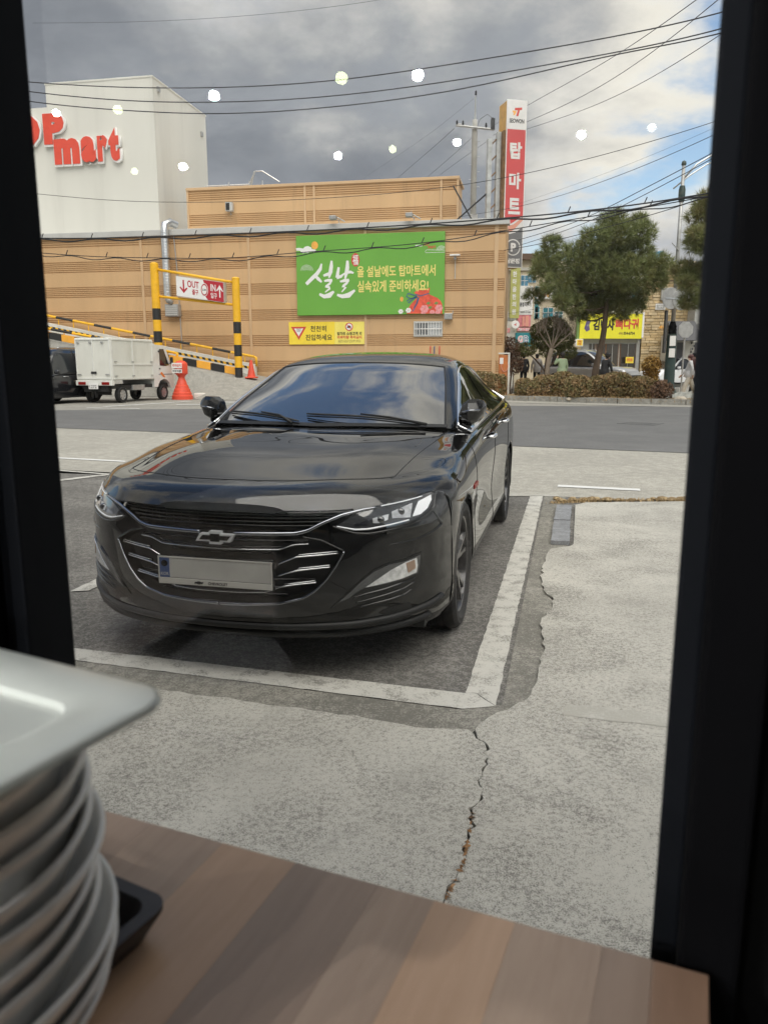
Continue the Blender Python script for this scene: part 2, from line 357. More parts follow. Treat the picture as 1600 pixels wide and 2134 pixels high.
# ================================================================== the room behind the window
WA = R(-22.137); WO = Vector((-.2244, .7156, 0))
pm('frame_black', (.003, .003, .0035), .8, spec=.06); pm('frame_grey', (.006, .007, .009), .7, spec=.1)
pm('room_dark', (.008, .008, .008), .9, spec=.05, bump=.1); pm('room_floor', (.35, .30, .25), .5, var=.2); pm('room_ceiling', (.25, .245, .235), .9, var=.05); pm('room_light', (.10, .098, .092), .9, var=.05)
pm('facade_out', (.045, .043, .042), .6, var=.15, vscale=1.5, bump=.1)
def wobj(m, name, mat, parent=None, **k):
    o = m.build(name, mat, parent, **k)
    if parent is None: o.location = WO; o.rotation_euler = (0, 0, WA)
    return o
X0, X1 = -.152, .4722
struct(wobj(MB().box(-5.2, 1.6, -5.2, .10, .05, .20), 'room_floor', 'room_floor'))
struct(wobj(MB().box(-5.3, 1.7, -5.3, .12, 2.75, 2.95), 'room_ceiling', 'room_ceiling'))
struct(wobj(MB().box(-5.3, -5.2, -5.2, .0, .20, 2.75), 'room_wall', 'room_light'))
struct(wobj(MB().box(1.6, 1.7, -5.2, .0, .20, 2.75), 'room_wall', 'room_dark'))
struct(wobj(MB().box(-5.2, 1.6, -5.3, -5.2, .20, 2.75), 'room_wall', 'room_light'))
struct(wobj(MB().box(-5.3, X0 - .075, .0, .10, .0, 2.745).box(X1 + .06, 1.7, .0, .10, .0, 2.745).box(X0 - .074, X1 + .059, .0, .10, .0, .50).box(X0 - .074, X1 + .059, .0, .10, 2.35, 2.745), 'window_wall', 'room_dark'))
struct(wobj(MB().box(-9.3, X0 - .135, .105, .16, .0, 3.3).box(X1 + .061, 9.7, .105, .16, .0, 3.3).box(X0 - .134, X1 + .06, .105, .16, .0, .50).box(X0 - .134, X1 + .06, .105, .16, 2.35, 3.3).box(-9.3, 9.7, -8, .10, 2.97, 3.25), 'facade', 'facade_out'))
wt = thing('window', 'dark metal framed shop window in the foreground with lamps mirrored in its pane', 'window', WO, WA)
MB().bbox(X0 - .0745, X0 - .0285, -.075, .012, .50, 2.35, .004).build('frame_post', 'frame_black', wt)
MB().bbox(X0 - .029, X0 - .0, -.012, .05, .50, 2.35, .003).build('frame_post', 'frame_grey', wt)
MB().bbox(X1 + .0185, X1 + .0595, -.05, .012, .50, 2.35, .004).build('frame_post', 'frame_black', wt)
MB().bbox(X1, X1 + .019, -.012, .05, .50, 2.35, .003).build('frame_post', 'frame_grey', wt)
MB().bbox(X0, X1, -.02, .06, .50, .56, .004).build('frame_sill', 'frame_black', wt); MB().bbox(X0, X1, -.02, .06, 2.30, 2.35, .004).build('frame_head', 'frame_black', wt)
gm = bpy.data.materials.new('window_glass'); gm.use_nodes = True; t = NT(gm.node_tree); M['window_glass'] = gm; t.n.clear()
go = t.add('ShaderNodeOutputMaterial'); tr = t.add('ShaderNodeBsdfTransparent'); tr.inputs[0].default_value = (.985, .992, .988, 1)
gl = t.add('ShaderNodeBsdfGlossy'); gl.inputs['Roughness'].default_value = 0.0; lw = t.add('ShaderNodeLayerWeight', i_Blend=.5); mx = t.add('ShaderNodeMixShader')
t.link(t.math('ADD', t.math('MULTIPLY', t.math('POWER', lw.outputs['Facing'], 5.), .9), .016), mx.inputs[0]); t.link(tr.outputs[0], mx.inputs[1]); t.link(gl.outputs[0], mx.inputs[2]); t.link(mx.outputs[0], go.inputs[0])
MB().box(X0, X1, .0140, .0145, .56, 2.30).build('pane', 'window_glass', wt)
pm('bulb_white', (.9, .9, .9), .4, emit=(.95, .97, 1.0), es=1700.); pm('bulb_ghost', (.9, .95, .85), .4, emit=(.86, 1.0, .50), es=14.); pm('bulb_dim', (.9, .9, .9), .4, emit=(1, .98, .95), es=7.)  # greenish bulbs: added lamps standing in for ghost reflections of the white ones
for k, (x, y, mt, r_, ds) in enumerate(((-2.71, -1.05, 'bulb_white', .036, 'above the pale tower roof, at right'), (-3.20, -.84, 'bulb_ghost', .034, 'added as a greenish ghost image, on the pale tower near its roof'), (-3.46, -.66, 'bulb_white', .026, 'over the red tower letters'), (-2.14, -1.30, 'bulb_ghost', .042, 'added as a greenish ghost image, in the grey cloud'), (-1.89, -1.50, 'bulb_white', .036, 'highest in the grey cloud'),
        (-2.74, -2.24, 'bulb_ghost', .034, 'added as a greenish ghost image, left of the pole crossarm'), (-2.40, -2.39, 'bulb_white', .030, 'beside the utility pole crossarm'), (-3.06, -2.12, 'bulb_white', .034, 'over the bright cloud above the tan roof'), (-3.92, -1.63, 'bulb_white', .034, 'on the shaded side of the pale tower'), (-4.24, -1.48, 'bulb_ghost', .034, 'added as a greenish ghost image, right of the red tower letters'), (-1.84, -2.73, 'bulb_white', .036, 'right of the tall red sign'), (-1.52, -2.87, 'bulb_dim', .036, 'faintest, far right in the pale cloud'))):
    lt = thing('pendant_lamp', 'small round lamp mirrored in the window, ' + ds, 'lamp', (x, y, 2.55), 0, 'lamps mirrored in the window pane')
    MB().ball((0, 0, 0), (r_ * .64, r_ * .64, r_ * .58), 18, 12).build('bulb', mt, lt, smooth=True)
    MB().lathe([(.010, .018), (.012, .04), (.006, .05), (.0, .052)], 10).build('socket', 'frame_black', lt, smooth=True)

# ------------------------------------------------------------------ counter, tray, bowls, container
def wood(name, a, b_, seed):
    m = bpy.data.materials.new(name); m.use_nodes = True; t = NT(m.node_tree); M[name] = m; b = t.n['Principled BSDF']; b.inputs['Roughness'].default_value = .38; b.inputs['Specular IOR Level'].default_value = .5
    c = t.add('ShaderNodeTexCoord'); mpn = t.add('ShaderNodeMapping'); mpn.inputs['Scale'].default_value = (60, 5, 5); mpn.inputs['Location'].default_value = (seed, seed * .7, 0); t.link(c.outputs['Object'], mpn.inputs[0])
    n = t.noise(mpn.outputs[0], 1.6, 6, .6, .8); n_ = t.noise(mpn.outputs[0], .35, 3, .5)
    t.link(t.mix(t.math('ADD', t.math('MULTIPLY', n, .7), t.math('MULTIPLY', n_, .45)), a, b_), b.inputs['Base Color']); return m
wood('wood_grey', (.33, .215, .14), (.56, .41, .30), 1.); wood('wood_tan', (.46, .265, .145), (.68, .455, .30), 2.); wood('wood_dark', (.29, .195, .135), (.46, .33, .24), 3.); wood('wood_red', (.26, .15, .09), (.42, .26, .17), 4.)
ct = thing('counter', 'striped brown wooden counter along the window in the foreground', 'counter', (WO.x, WO.y, 0), WA)
ed = [-.62, -.53, -.45, -.35, -.27, -.19, -.08, .035, .112, .185, .262, .31, .375, .44, .475, .512]
for k, (a, b_) in enumerate(zip(ed[:-1], ed[1:])):
    mt = ['wood_dark', 'wood_tan', 'wood_grey', 'wood_tan', 'wood_dark', 'wood_tan', 'wood_dark', 'wood_grey', 'wood_tan', 'wood_dark', 'wood_grey', 'wood_tan', 'wood_grey', 'wood_dark', 'wood_red'][k]
    last = k == len(ed) - 2
    MB().bbox(a + .00005, b_ - .00005, -.52, -.06, .908, .95, .0012 if last else .0003).build('stave', mt, ct)
MB().box(-.60, .50, -.50, -.08, .87, .907).build('underside', 'wood_dark', ct)
for a in (-.58, .42): MB().box(a, a + .07, -.45, -.12, .20, .869).build('support', 'frame_black', ct)

# black serving tray under the bowls, rotated with the counter
def rrect(x0, x1, y0, y1, r, n=6):
    out = []
    for cx, cy, a in ((x1 - r, y1 - r, 0), (x0 + r, y1 - r, 90), (x0 + r, y0 + r, 180), (x1 - r, y0 + r, 270)):
        out += [(cx + r * math.cos(R(a + 90 * k / n)), cy + r * math.sin(R(a + 90 * k / n))) for k in range(n + 1)]
    return out
def dish(loops):
    """stack of closed outlines (poly, z) joined into a shell; last one filled"""
    m = MB(); n = len(loops[0][0]); vs = []; fs = []
    for poly, z in loops: vs += [(p[0], p[1], z) for p in poly]
    for i in range(len(loops) - 1):
        for k in range(n): fs.append((i * n + k, i * n + (k + 1) % n, (i + 1) * n + (k + 1) % n, (i + 1) * n + k))
    fs.append(tuple(range((len(loops) - 1) * n, len(loops) * n))); fs.append(tuple(range(n))[::-1]); return m.add(vs, fs)
pm('tray_black', (.022, .018, .019), .42, var=.25, vscale=30); pm('bowl_white', (.86, .855, .83), .15, spec=.5, var=.04, vscale=5, dirt=(.55, .52, .46), dscale=6); pm('tray_smear', (.05, .045, .042), .6)
TRX, TRY, TRA = -.158, .509, R(-28)
ty = thing('serving_tray', 'black plastic serving tray lying under the stack of bowls', 'tray', (TRX, TRY, .951), TRA)
L = lambda r, i, z: (rrect(-.36 + i, 0 - i, -.27 + i, 0 - i, r), z)
dish([L(.012, .012, .000), L(.016, .0, .022), L(.016, .0, .026), L(.014, .011, .026), L(.012, .017, .006)]).build('tray_body', 'tray_black', ty, smooth=True, angle=40)
# bowls
bx, by = -.288, .385
tilt = random.Random(21)
NB = 10
for k in range(NB):
    z = .960 + k * .0172
    place = ['lowest', 'second lowest', 'third from the bottom', 'fourth from the bottom', 'fifth from the bottom', 'fifth from the top', 'fourth from the top', 'third from the top', 'second from the top', 'topmost'][k]
    rr_ = .122 + (.004 if k in (1, 2) else 0) - .0012 * max(0, k - 5)
    prof = [(0, .000), (.045, .0), (.047, .004), (.078, .005), (.107, .016), (rr_ - .005, .039), (rr_, .047), (rr_ - .0005, .0495), (rr_ - .003, .0497), (rr_ - .0045, .047), (.103, .022), (.074, .010), (.0, .008)]
    o = MB().lathe(prof, 72).build('bowl', 'bowl_white', None, smooth=True); o.location = (bx + tilt.uniform(-.004, .004) + .004 * (k < 3), by + tilt.uniform(-.004, .004), z); o.rotation_euler = (R(tilt.uniform(-1.2, 1.2)), R(tilt.uniform(-1.5, 1.0)), 0)
    tag(o, 'white bowl, %s in the stack on the black tray' % place, 'bowl', 'white bowls stacked on the tray')
pm('plastic_clear', (.86, .88, .80), .30, spec=.5, var=.05, vscale=8)
M['plastic_clear'].node_tree.nodes['Principled BSDF'].inputs['Transmission Weight'].default_value = .18
M['plastic_clear'].node_tree.nodes['Principled BSDF'].inputs['Roughness'].default_value = .28
CZ = .960 + (NB - 1) * .0186 + .052
cn = thing('food_container', 'translucent pale plastic tray with wide rim on top of the bowl stack', 'container', (-.118, .418, 0), R(-27))
zt = 1.183
Lc = lambda r, i, z: (rrect(-.40 + i, 0 - i, -.26 + i, 0 - i, r, 8), z)
dish([Lc(.022, .012, zt - .006), Lc(.024, .006, zt - .006), Lc(.026, .0, zt - .003), Lc(.025, .001, zt), Lc(.022, .004, zt + .0015), Lc(.022, .030, zt + .001), Lc(.020, .038, zt - .002), Lc(.016, .046, zt - .028), Lc(.014, .052, zt - .031)]).build('container_body', 'plastic_clear', cn, smooth=True, angle=50)
# ================================================================== the black saloon
def nspl(t, P, q):
    """natural cubic spline through P (n,...) at knots t, evaluated at q"""
    t = np.asarray(t, float); P = np.asarray(P, float); n = len(t); h = np.diff(t); sh = P.shape; Y = P.reshape(n, -1)
    A = np.zeros((n, n)); B = np.zeros_like(Y); A[0, 0] = A[-1, -1] = 1
    for i in range(1, n - 1):
        A[i, i - 1] = h[i - 1]; A[i, i] = 2 * (h[i - 1] + h[i]); A[i, i + 1] = h[i]; B[i] = 6 * ((Y[i + 1] - Y[i]) / h[i] - (Y[i] - Y[i - 1]) / h[i - 1])
    m = np.linalg.solve(A, B); q = np.asarray(q, float); i = np.clip(np.searchsorted(t, q, 'right') - 1, 0, n - 2); hh = h[i][:, None]; a = (t[i + 1] - q)[:, None]; b = (q - t[i])[:, None]
    out = m[i] * a ** 3 / (6 * hh) + m[i + 1] * b ** 3 / (6 * hh) + (Y[i] / hh - m[i] * hh / 6) * a + (Y[i + 1] / hh - m[i + 1] * hh / 6) * b
    return out.reshape((len(q),) + sh[1:])
class Net:
    """bicubic surface through a grid of control points; evaluated at (station, rail) indices"""
    def __init__(s, P):
        s.P = np.asarray(P, float); d0 = np.linalg.norm(np.diff(s.P, axis=0), axis=2).mean(1); d1 = np.linalg.norm(np.diff(s.P, axis=1), axis=2).mean(0)
        s.tu = np.concatenate([[0], np.cumsum(np.maximum(d0, .03))]); s.tv = np.concatenate([[0], np.cumsum(np.maximum(d1, .02))])
    def grid(s, ui, vi):
        qu = np.interp(ui, range(len(s.tu)), s.tu); qv = np.interp(vi, range(len(s.tv)), s.tv)
        a = nspl(s.tu, s.P, qu); return nspl(s.tv, a.transpose(1, 0, 2), qv).transpose(1, 0, 2)
def grid_faces(nu, nv, flip=False):
    f = [(i * nv + j, i * nv + j + 1, (i + 1) * nv + j + 1, (i + 1) * nv + j) for i in range(nu - 1) for j in range(nv - 1)]
    return [x[::-1] for x in f] if flip else f
# front fascia: rows top -> bottom, columns centre -> wheel arch
TOP = [(0, -.985, .772), (.25, -.966, .772), (.45, -.905, .770), (.62, -.80, .776), (.75, -.655, .790), (.835, -.50, .803), (.878, -.40, .800)]
def frow(z, back, xs=1., xo=0.):
    pl = [(0, -1.004), (.25, -.986), (.45, -.934), (.62, -.850), (.765, -.716), (.862, -.565), (.905, -.40)]
    return [(x * xs + (xo if x > .8 else 0), y + back * (1 - .75 * (x / .905) ** 3), z) for x, y in pl]
FR = [TOP, frow(.70, .012, .992), frow(.60, .0, 1.0, .0), frow(.50, -.003, 1.003), frow(.40, .0, 1.006), frow(.31, .018, 1.004), frow(.245, .05, .992), frow(.20, .11, .97)]
NF = Net(FR)
# body: stations nose -> tail, rails centre -> sill
def st(y, zc, x3, z3, x4, z4, x5, z5, side, dy=(0, .02, .09, .22, .32, .38), sy=None):
    a = [(0, y + dy[0], zc), (.25, y + dy[1], zc + .001), (.48, y + dy[2], zc - .006 + (z3 - zc) * .35), (x3, y + dy[3], z3), (x4, y + dy[4], z4), (x5, y + dy[5], z5)]
    return a + [(x, sy if sy is not None else y + dy[5] + .02, z) for x, z in side]
SD = [(.915, .79), (.922, .665), (.918, .51), (.920, .36), (.905, .255), (.87, .20)]
BODY = [TOP[:6] + [(.893, -.408, .755), (.902, -.400, .665), (.912, -.400, .52), (.914, -.400, .38), (.905, -.40, .27), (.87, -.40, .20)],
  [(0, -.945, .826), (.25, -.925, .826), (.47, -.852, .824), (.645, -.725, .824), (.772, -.56, .832), (.855, -.405, .832), (.905, -.345, .775), (.915, -.335, .665), (.917, -.335, .51), (.918, -.335, .36), (.905, -.335, .255), (.87, -.335, .20)],
  [(0, -.80, .868), (.25, -.78, .869), (.475, -.70, .872), (.66, -.54, .866), (.785, -.37, .869), (.866, -.235, .852), (.912, -.20, .785), (.922, -.19, .665), (.922, -.19, .51), (.92, -.19, .36), (.905, -.19, .255), (.87, -.19, .20)],
  [(0, -.45, .930), (.25, -.43, .933), (.48, -.345, .936), (.685, -.20, .918), (.803, -.08, .910), (.876, .02, .882), (.916, .05, .79), (.925, .06, .665), (.922, .06, .51), (.92, .06, .36), (.905, .06, .255), (.87, .06, .20)],
  [(0, -.05, .976), (.25, -.02, .979), (.485, .07, .978), (.715, .20, .955), (.822, .29, .940), (.884, .36, .903), (.917, .38, .79), (.920, .39, .665), (.912, .39, .51), (.917, .39, .36), (.905, .39, .255), (.87, .39, .20)],
  [(0, .33, 1.005), (.25, .365, 1.006), (.49, .44, 1.001), (.74, .56, .982), (.842, .63, .962), (.893, .68, .915), (.917, .69, .80), (.914, .70, .665), (.905, .70, .51), (.915, .70, .36), (.905, .70, .255), (.87, .70, .20)],
  [(0, 1.2, .98), (.25, 1.2, .98), (.50, 1.2, .98), (.77, 1.2, .98), (.858, 1.2, .985), (.899, 1.2, .935), (.919, 1.2, .82), (.913, 1.2, .67), (.903, 1.2, .51), (.915, 1.2, .36), (.905, 1.2, .255), (.87, 1.2, .20)],
  [(0, 2.0, 1.0), (.25, 2.0, 1.0), (.5, 2.0, 1.0), (.77, 2.0, 1.0), (.862, 2.0, 1.02), (.904, 2.0, .965), (.921, 2.0, .84), (.914, 2.0, .68), (.903, 2.0, .51), (.915, 2.0, .36), (.905, 2.0, .255), (.87, 2.0, .20)],
  [(0, 2.7, 1.03), (.25, 2.7, 1.03), (.5, 2.7, 1.03), (.76, 2.7, 1.04), (.855, 2.7, 1.045), (.905, 2.7, .985), (.925, 2.7, .85), (.926, 2.7, .68), (.922, 2.7, .51), (.92, 2.7, .36), (.905, 2.7, .255), (.87, 2.7, .20)],
  [(0, 3.3, 1.085), (.25, 3.3, 1.085), (.5, 3.3, 1.08), (.72, 3.3, 1.07), (.82, 3.3, 1.05), (.885, 3.3, .98), (.915, 3.3, .85), (.92, 3.3, .68), (.915, 3.3, .51), (.91, 3.3, .36), (.90, 3.3, .255), (.86, 3.3, .22)],
  [(0, 3.86, 1.075), (.25, 3.855, 1.075), (.48, 3.83, 1.07), (.66, 3.78, 1.055), (.76, 3.73, 1.03), (.83, 3.68, .96), (.865, 3.66, .84), (.875, 3.66, .68), (.875, 3.66, .51), (.87, 3.66, .38), (.86, 3.66, .30), (.82, 3.64, .26)]]
NB_ = Net(BODY)
# cabin: stations cowl -> trunk, rails centre -> belt line
GH = [[(0, .36, 1.008), (.30, .395, 1.011), (.55, .47, 1.006), (.715, .555, 1.000), (.765, .60, .992), (.81, .63, .978), (.848, .65, .968)],
  [(0, .70, 1.165), (.29, .73, 1.163), (.52, .80, 1.155), (.665, .875, 1.145), (.715, .905, 1.135), (.785, .91, 1.06), (.856, .91, .982)],
  [(0, 1.02, 1.290), (.28, 1.05, 1.286), (.49, 1.11, 1.275), (.615, 1.175, 1.262), (.668, 1.20, 1.248), (.766, 1.2, 1.125), (.860, 1.2, .995)],
  [(0, 1.27, 1.378), (.27, 1.295, 1.373), (.46, 1.34, 1.361), (.575, 1.385, 1.347), (.630, 1.41, 1.330), (.752, 1.41, 1.17), (.862, 1.41, 1.003)],
  [(0, 1.75, 1.450), (.27, 1.755, 1.444), (.45, 1.765, 1.429), (.55, 1.775, 1.408), (.605, 1.78, 1.382), (.740, 1.78, 1.20), (.864, 1.78, 1.015)],
  [(0, 2.25, 1.448), (.27, 2.25, 1.441), (.45, 2.25, 1.424), (.54, 2.25, 1.400), (.593, 2.25, 1.373), (.735, 2.25, 1.205), (.864, 2.25, 1.030)],
  [(0, 2.70, 1.365), (.27, 2.70, 1.360), (.45, 2.70, 1.345), (.545, 2.70, 1.322), (.605, 2.70, 1.295), (.735, 2.70, 1.18), (.858, 2.70, 1.048)],
  [(0, 3.08, 1.235), (.27, 3.08, 1.230), (.46, 3.08, 1.220), (.57, 3.08, 1.205), (.64, 3.08, 1.180), (.745, 3.08, 1.125), (.845, 3.08, 1.062)],
  [(0, 3.40, 1.095), (.27, 3.40, 1.094), (.48, 3.40, 1.090), (.61, 3.40, 1.084), (.68, 3.40, 1.078), (.75, 3.40, 1.072), (.81, 3.40, 1.062)]]
NG = Net(GH)
CARX, CARY, CARA = -.469, 4.13, R(-13.5)

pm('car_paint', (.004, .004, .0042), .3, coat=1., coat_rough=.006, spec=.0); pm('car_gloss_black', (.004, .004, .004), .10, spec=.6); pm('car_matte', (.010, .010, .010), .55)
pm('car_glass', (.003, .004, .006), .015, spec=.9, coat=1., coat_rough=.0); pm('chrome', (.82, .83, .85), .06, 1.0); pm('dark_chrome', (.30, .31, .34), .12, 1.0); pm('rubber', (.014, .014, .014), .75, bump=.15, bscale=150)
pm('wheel_black', (.035, .035, .037), .3, .6, coat=.6); pm('lens_dark', (.035, .037, .040), .03, spec=.9, coat=1., coat_rough=0.); pm('lens_bright', (.86, .88, .92), .25, coat=1.)
pm('lens_refl', (.75, .76, .77), .18, .6, var=.25, vscale=30); pm('orange_lens', (.30, .20, .14), .15, coat=1.); pm('plate_grey', (.36, .355, .335), .45, var=.08, vscale=7); pm('plate_frame', (.50, .49, .46), .35, .3); pm('plate_blue', (.03, .06, .16), .4); pm('red_badge', (.30, .02, .015), .3); pm('tail_red', (.25, .01, .01), .1, coat=1.)
M['car_paint'].node_tree.nodes['Principled BSDF'].inputs['Coat IOR'].default_value = 1.6
M['car_glass'].node_tree.nodes['Principled BSDF'].inputs['IOR'].default_value = 2.3
car = thing('black_saloon_car', 'glossy black saloon car parked nose-on in the painted bay', 'car', (CARX, CARY, 0), CARA)
WR, AR = .338, .372
def net_part(name, net, u0, u1, v0, v1, nu, nv, mat, side=0, arches=(), flip=False, off=0., parent=None, keep=None, thick=0.):
    """sample a patch of a net; side 0 = both halves joined across the centre, +1 / -1 = one half"""
    P = net.grid(np.linspace(u0, u1, nu), np.linspace(v0, v1, nv))
    if off or thick:
        du = np.gradient(P, axis=0); dv = np.gradient(P, axis=1); N = np.cross(dv, du); N /= np.maximum(np.linalg.norm(N, axis=2, keepdims=True), 1e-9)
        if flip: N = -N
        P = P + N * off
    F = grid_faces(nu, nv, flip); V = P.reshape(-1, 3).copy()
    if arches:
        F = [list(f) for f in F]
        ins = np.zeros(len(V), bool)
        for ay in arches: ins |= (V[:, 1] - ay) ** 2 + (V[:, 2] - WR) ** 2 < AR ** 2
        F = [f for f in F if not all(ins[i] for i in f)]
        for ay in arches:
            d = V[:, 1:] - np.array([ay, WR]); r = np.linalg.norm(d, axis=1); k = r < AR; V[k, 1:] = np.array([ay, WR]) + d[k] / np.maximum(r[k], 1e-6)[:, None] * AR
        cut = V[:, 2] < .1; F = [f for f in F if not any(cut[i] for i in f)]
    if keep is not None: F = [f for f in F if keep(V[list(f)].mean(0))]
    sides = (1, -1) if side == 0 else (side,)
    vs = []; fs = []
    for s_ in sides:
        b = len(vs); vs += [(p[0] * s_, p[1], p[2]) for p in V]; fs += [tuple(i + b for i in (f if s_ > 0 else f[::-1])) for f in F]
    me = bpy.data.meshes.new(name); me.from_pydata(vs, [], [tuple(f) for f in fs]); bm = bmesh.new(); bm.from_mesh(me); bmesh.ops.remove_doubles(bm, verts=bm.verts, dist=2e-4)
    loose = [v for v in bm.verts if not v.link_faces]; bmesh.ops.delete(bm, geom=loose, context='VERTS'); bm.to_mesh(me); bm.free()
    me.materials.append(M[mat]); me.polygons.foreach_set('use_smooth', [True] * len(me.polygons)); o = bpy.data.objects.new(name, me); COL.objects.link(o); o.parent = parent or car; return o
def vat(net, y, rail, us):
    """station index where the rail reaches y"""
    yy = net.grid(us, [rail])[:, 0, 1]; return float(np.interp(y, yy, us))
US = np.linspace(0, 10, 400); UG = np.linspace(0, 8, 300)
# ---- painted shell
net_part('bumper', NF, 0, 7, 0, 6, 120, 120, 'car_paint', 0, (0.,), flip=True)
net_part('nose_panel', NB_, 0, 2, 0, 3, 26, 44, 'car_paint', 0)
net_part('hood', NB_, 2, 5.0, 0, 3, 60, 44, 'car_paint', 0)
du = vat(NB_, .47, 7, US)
for s_ in (1, -1):
    net_part('fender', NB_, 0, du, 3, 11, 90, 110, 'car_paint', s_, (0.,))
    u1, u2 = vat(NB_, 1.52, 7, US), vat(NB_, 2.60, 7, US)
    net_part('front_door', NB_, du, u1, 4, 10, 40, 70, 'car_paint', s_)
    net_part('rear_door', NB_, u1, u2, 4, 10, 40, 70, 'car_paint', s_, (2.83,))
    net_part('sill', NB_, du, u2, 10, 11, 40, 10, 'car_paint', s_)
    net_part('rear_quarter', NB_, u2, 10, 3, 11, 70, 90, 'car_paint', s_, (2.83,))
    net_part('cowl_side', NB_, du, 6, 3, 4, 24, 8, 'car_paint', s_)
net_part('trunk_lid', NB_, 8.5, 10, 0, 3, 20, 20, 'car_paint', 0)
net_part('windshield', NG, 0.03, 3, 0, 3.0, 50, 40, 'car_glass', 0)
net_part('roof', NG, 3, 6, 0, 3.0, 50, 30, 'car_paint', 0)
net_part('rear_window', NG, 6, 8, 0, 3.0, 24, 24, 'car_glass', 0)
# dark band round the glass
pm('frit', (.004, .004, .005), .08, coat=1.)
for s_ in (1, -1):
    net_part('roof_pillar', NG, 0, 8, 3.0, 4.25, 110, 12, 'car_paint', s_)
    net_part('side_window', NG, .55, 4.0, 4.27, 5.93, 46, 20, 'car_glass', s_)
    net_part('side_window', NG, 4.08, 6.05, 4.27, 5.93, 30, 20, 'car_glass', s_)
    net_part('quarter_window', NG, 6.1, 7.15, 4.27, 5.93, 20, 20, 'car_glass', s_)
    net_part('window_surround', NG, 0, 7.9, 4.25, 6, 90, 18, 'car_gloss_black', s_, off=-.004)
    net_part('rear_pillar', NG, 7.18, 8, 4.25, 6, 14, 14, 'car_paint', s_, off=.001)
    # bright trim round the side glass
    top_ = NG.grid(np.linspace(.12, 7.15, 60), [4.25])[:, 0]; bot = NG.grid(np.linspace(7.15, .12, 50), [5.97])[:, 0]; endc = NG.grid([7.15], np.linspace(4.25, 5.97, 10))[0]
    ring = [(p[0] * s_ * 1.004, p[1], p[2] + .003) for p in list(top_) + list(endc[1:-1]) + list(bot)]; ring.append(ring[0])
    MB().tube(ring, .0085, 8).build('window_trim', 'chrome', car, smooth=True)
    # A pillar black strip next to the windscreen
    strip = NG.grid(np.linspace(.03, 3, 40), [3.0])[:, 0]; MB().tube([(p[0] * s_, p[1], p[2] + .001) for p in strip], .006, 6).build('windshield_seal', 'car_matte', car, smooth=True)
strip = [tuple(p) for p in NG.grid([3.0], np.linspace(3, 0, 20))[0]]; strip = strip + [(-p[0], p[1], p[2]) for p in strip[-2::-1]]
MB().tube(strip, .006, 6).build('windshield_seal', 'car_matte', car, smooth=True)
# cowl panel and wipers
cw = NG.grid(np.linspace(0.0, .14, 4), np.linspace(0, 3.1, 24)); co_ = NB_.grid([4.9, 5.0], np.linspace(0, 3.0, 24))
net_part('cowl', NG, -.0, .10, 0, 3.2, 6, 40, 'car_matte', 0, off=.006)
def on_ws(x, u, off=.02):
    vs_ = np.linspace(0, 3, 60); g_ = NG.grid([u], vs_)[0]; v_ = np.interp(abs(x), g_[:, 0], vs_); p = NG.grid([u], [v_])[0, 0]; return Vector((math.copysign(p[0], x), p[1] - off * .6, p[2] + off))
for (xa, xb, ua, ub, xp) in ((.58, -.10, .06, .30, .62), (-.12, -.66, .06, .34, -.16)):
    wp_ = MB(); pts = [on_ws(xa + (xb - xa) * k / 12, ua + (ub - ua) * (k / 12), .020 + .010 * math.sin(math.pi * k / 12)) for k in range(13)]
    wo = wp_.tube(pts, [.004] + [.007] * 11 + [.004], 6).build('wiper', 'car_matte', car, smooth=True)
    MB().tube([on_ws(xp, .0, .02), pts[3] + Vector((0, 0, .012)), pts[6] + Vector((0, 0, .014))], [.010, .007, .005], 6).build('wiper_arm', 'car_matte', wo, smooth=True)
    MB().tube([p - Vector((0, -.006, .014)) for p in pts], .004, 4).build('wiper_rubber', 'rubber', wo)
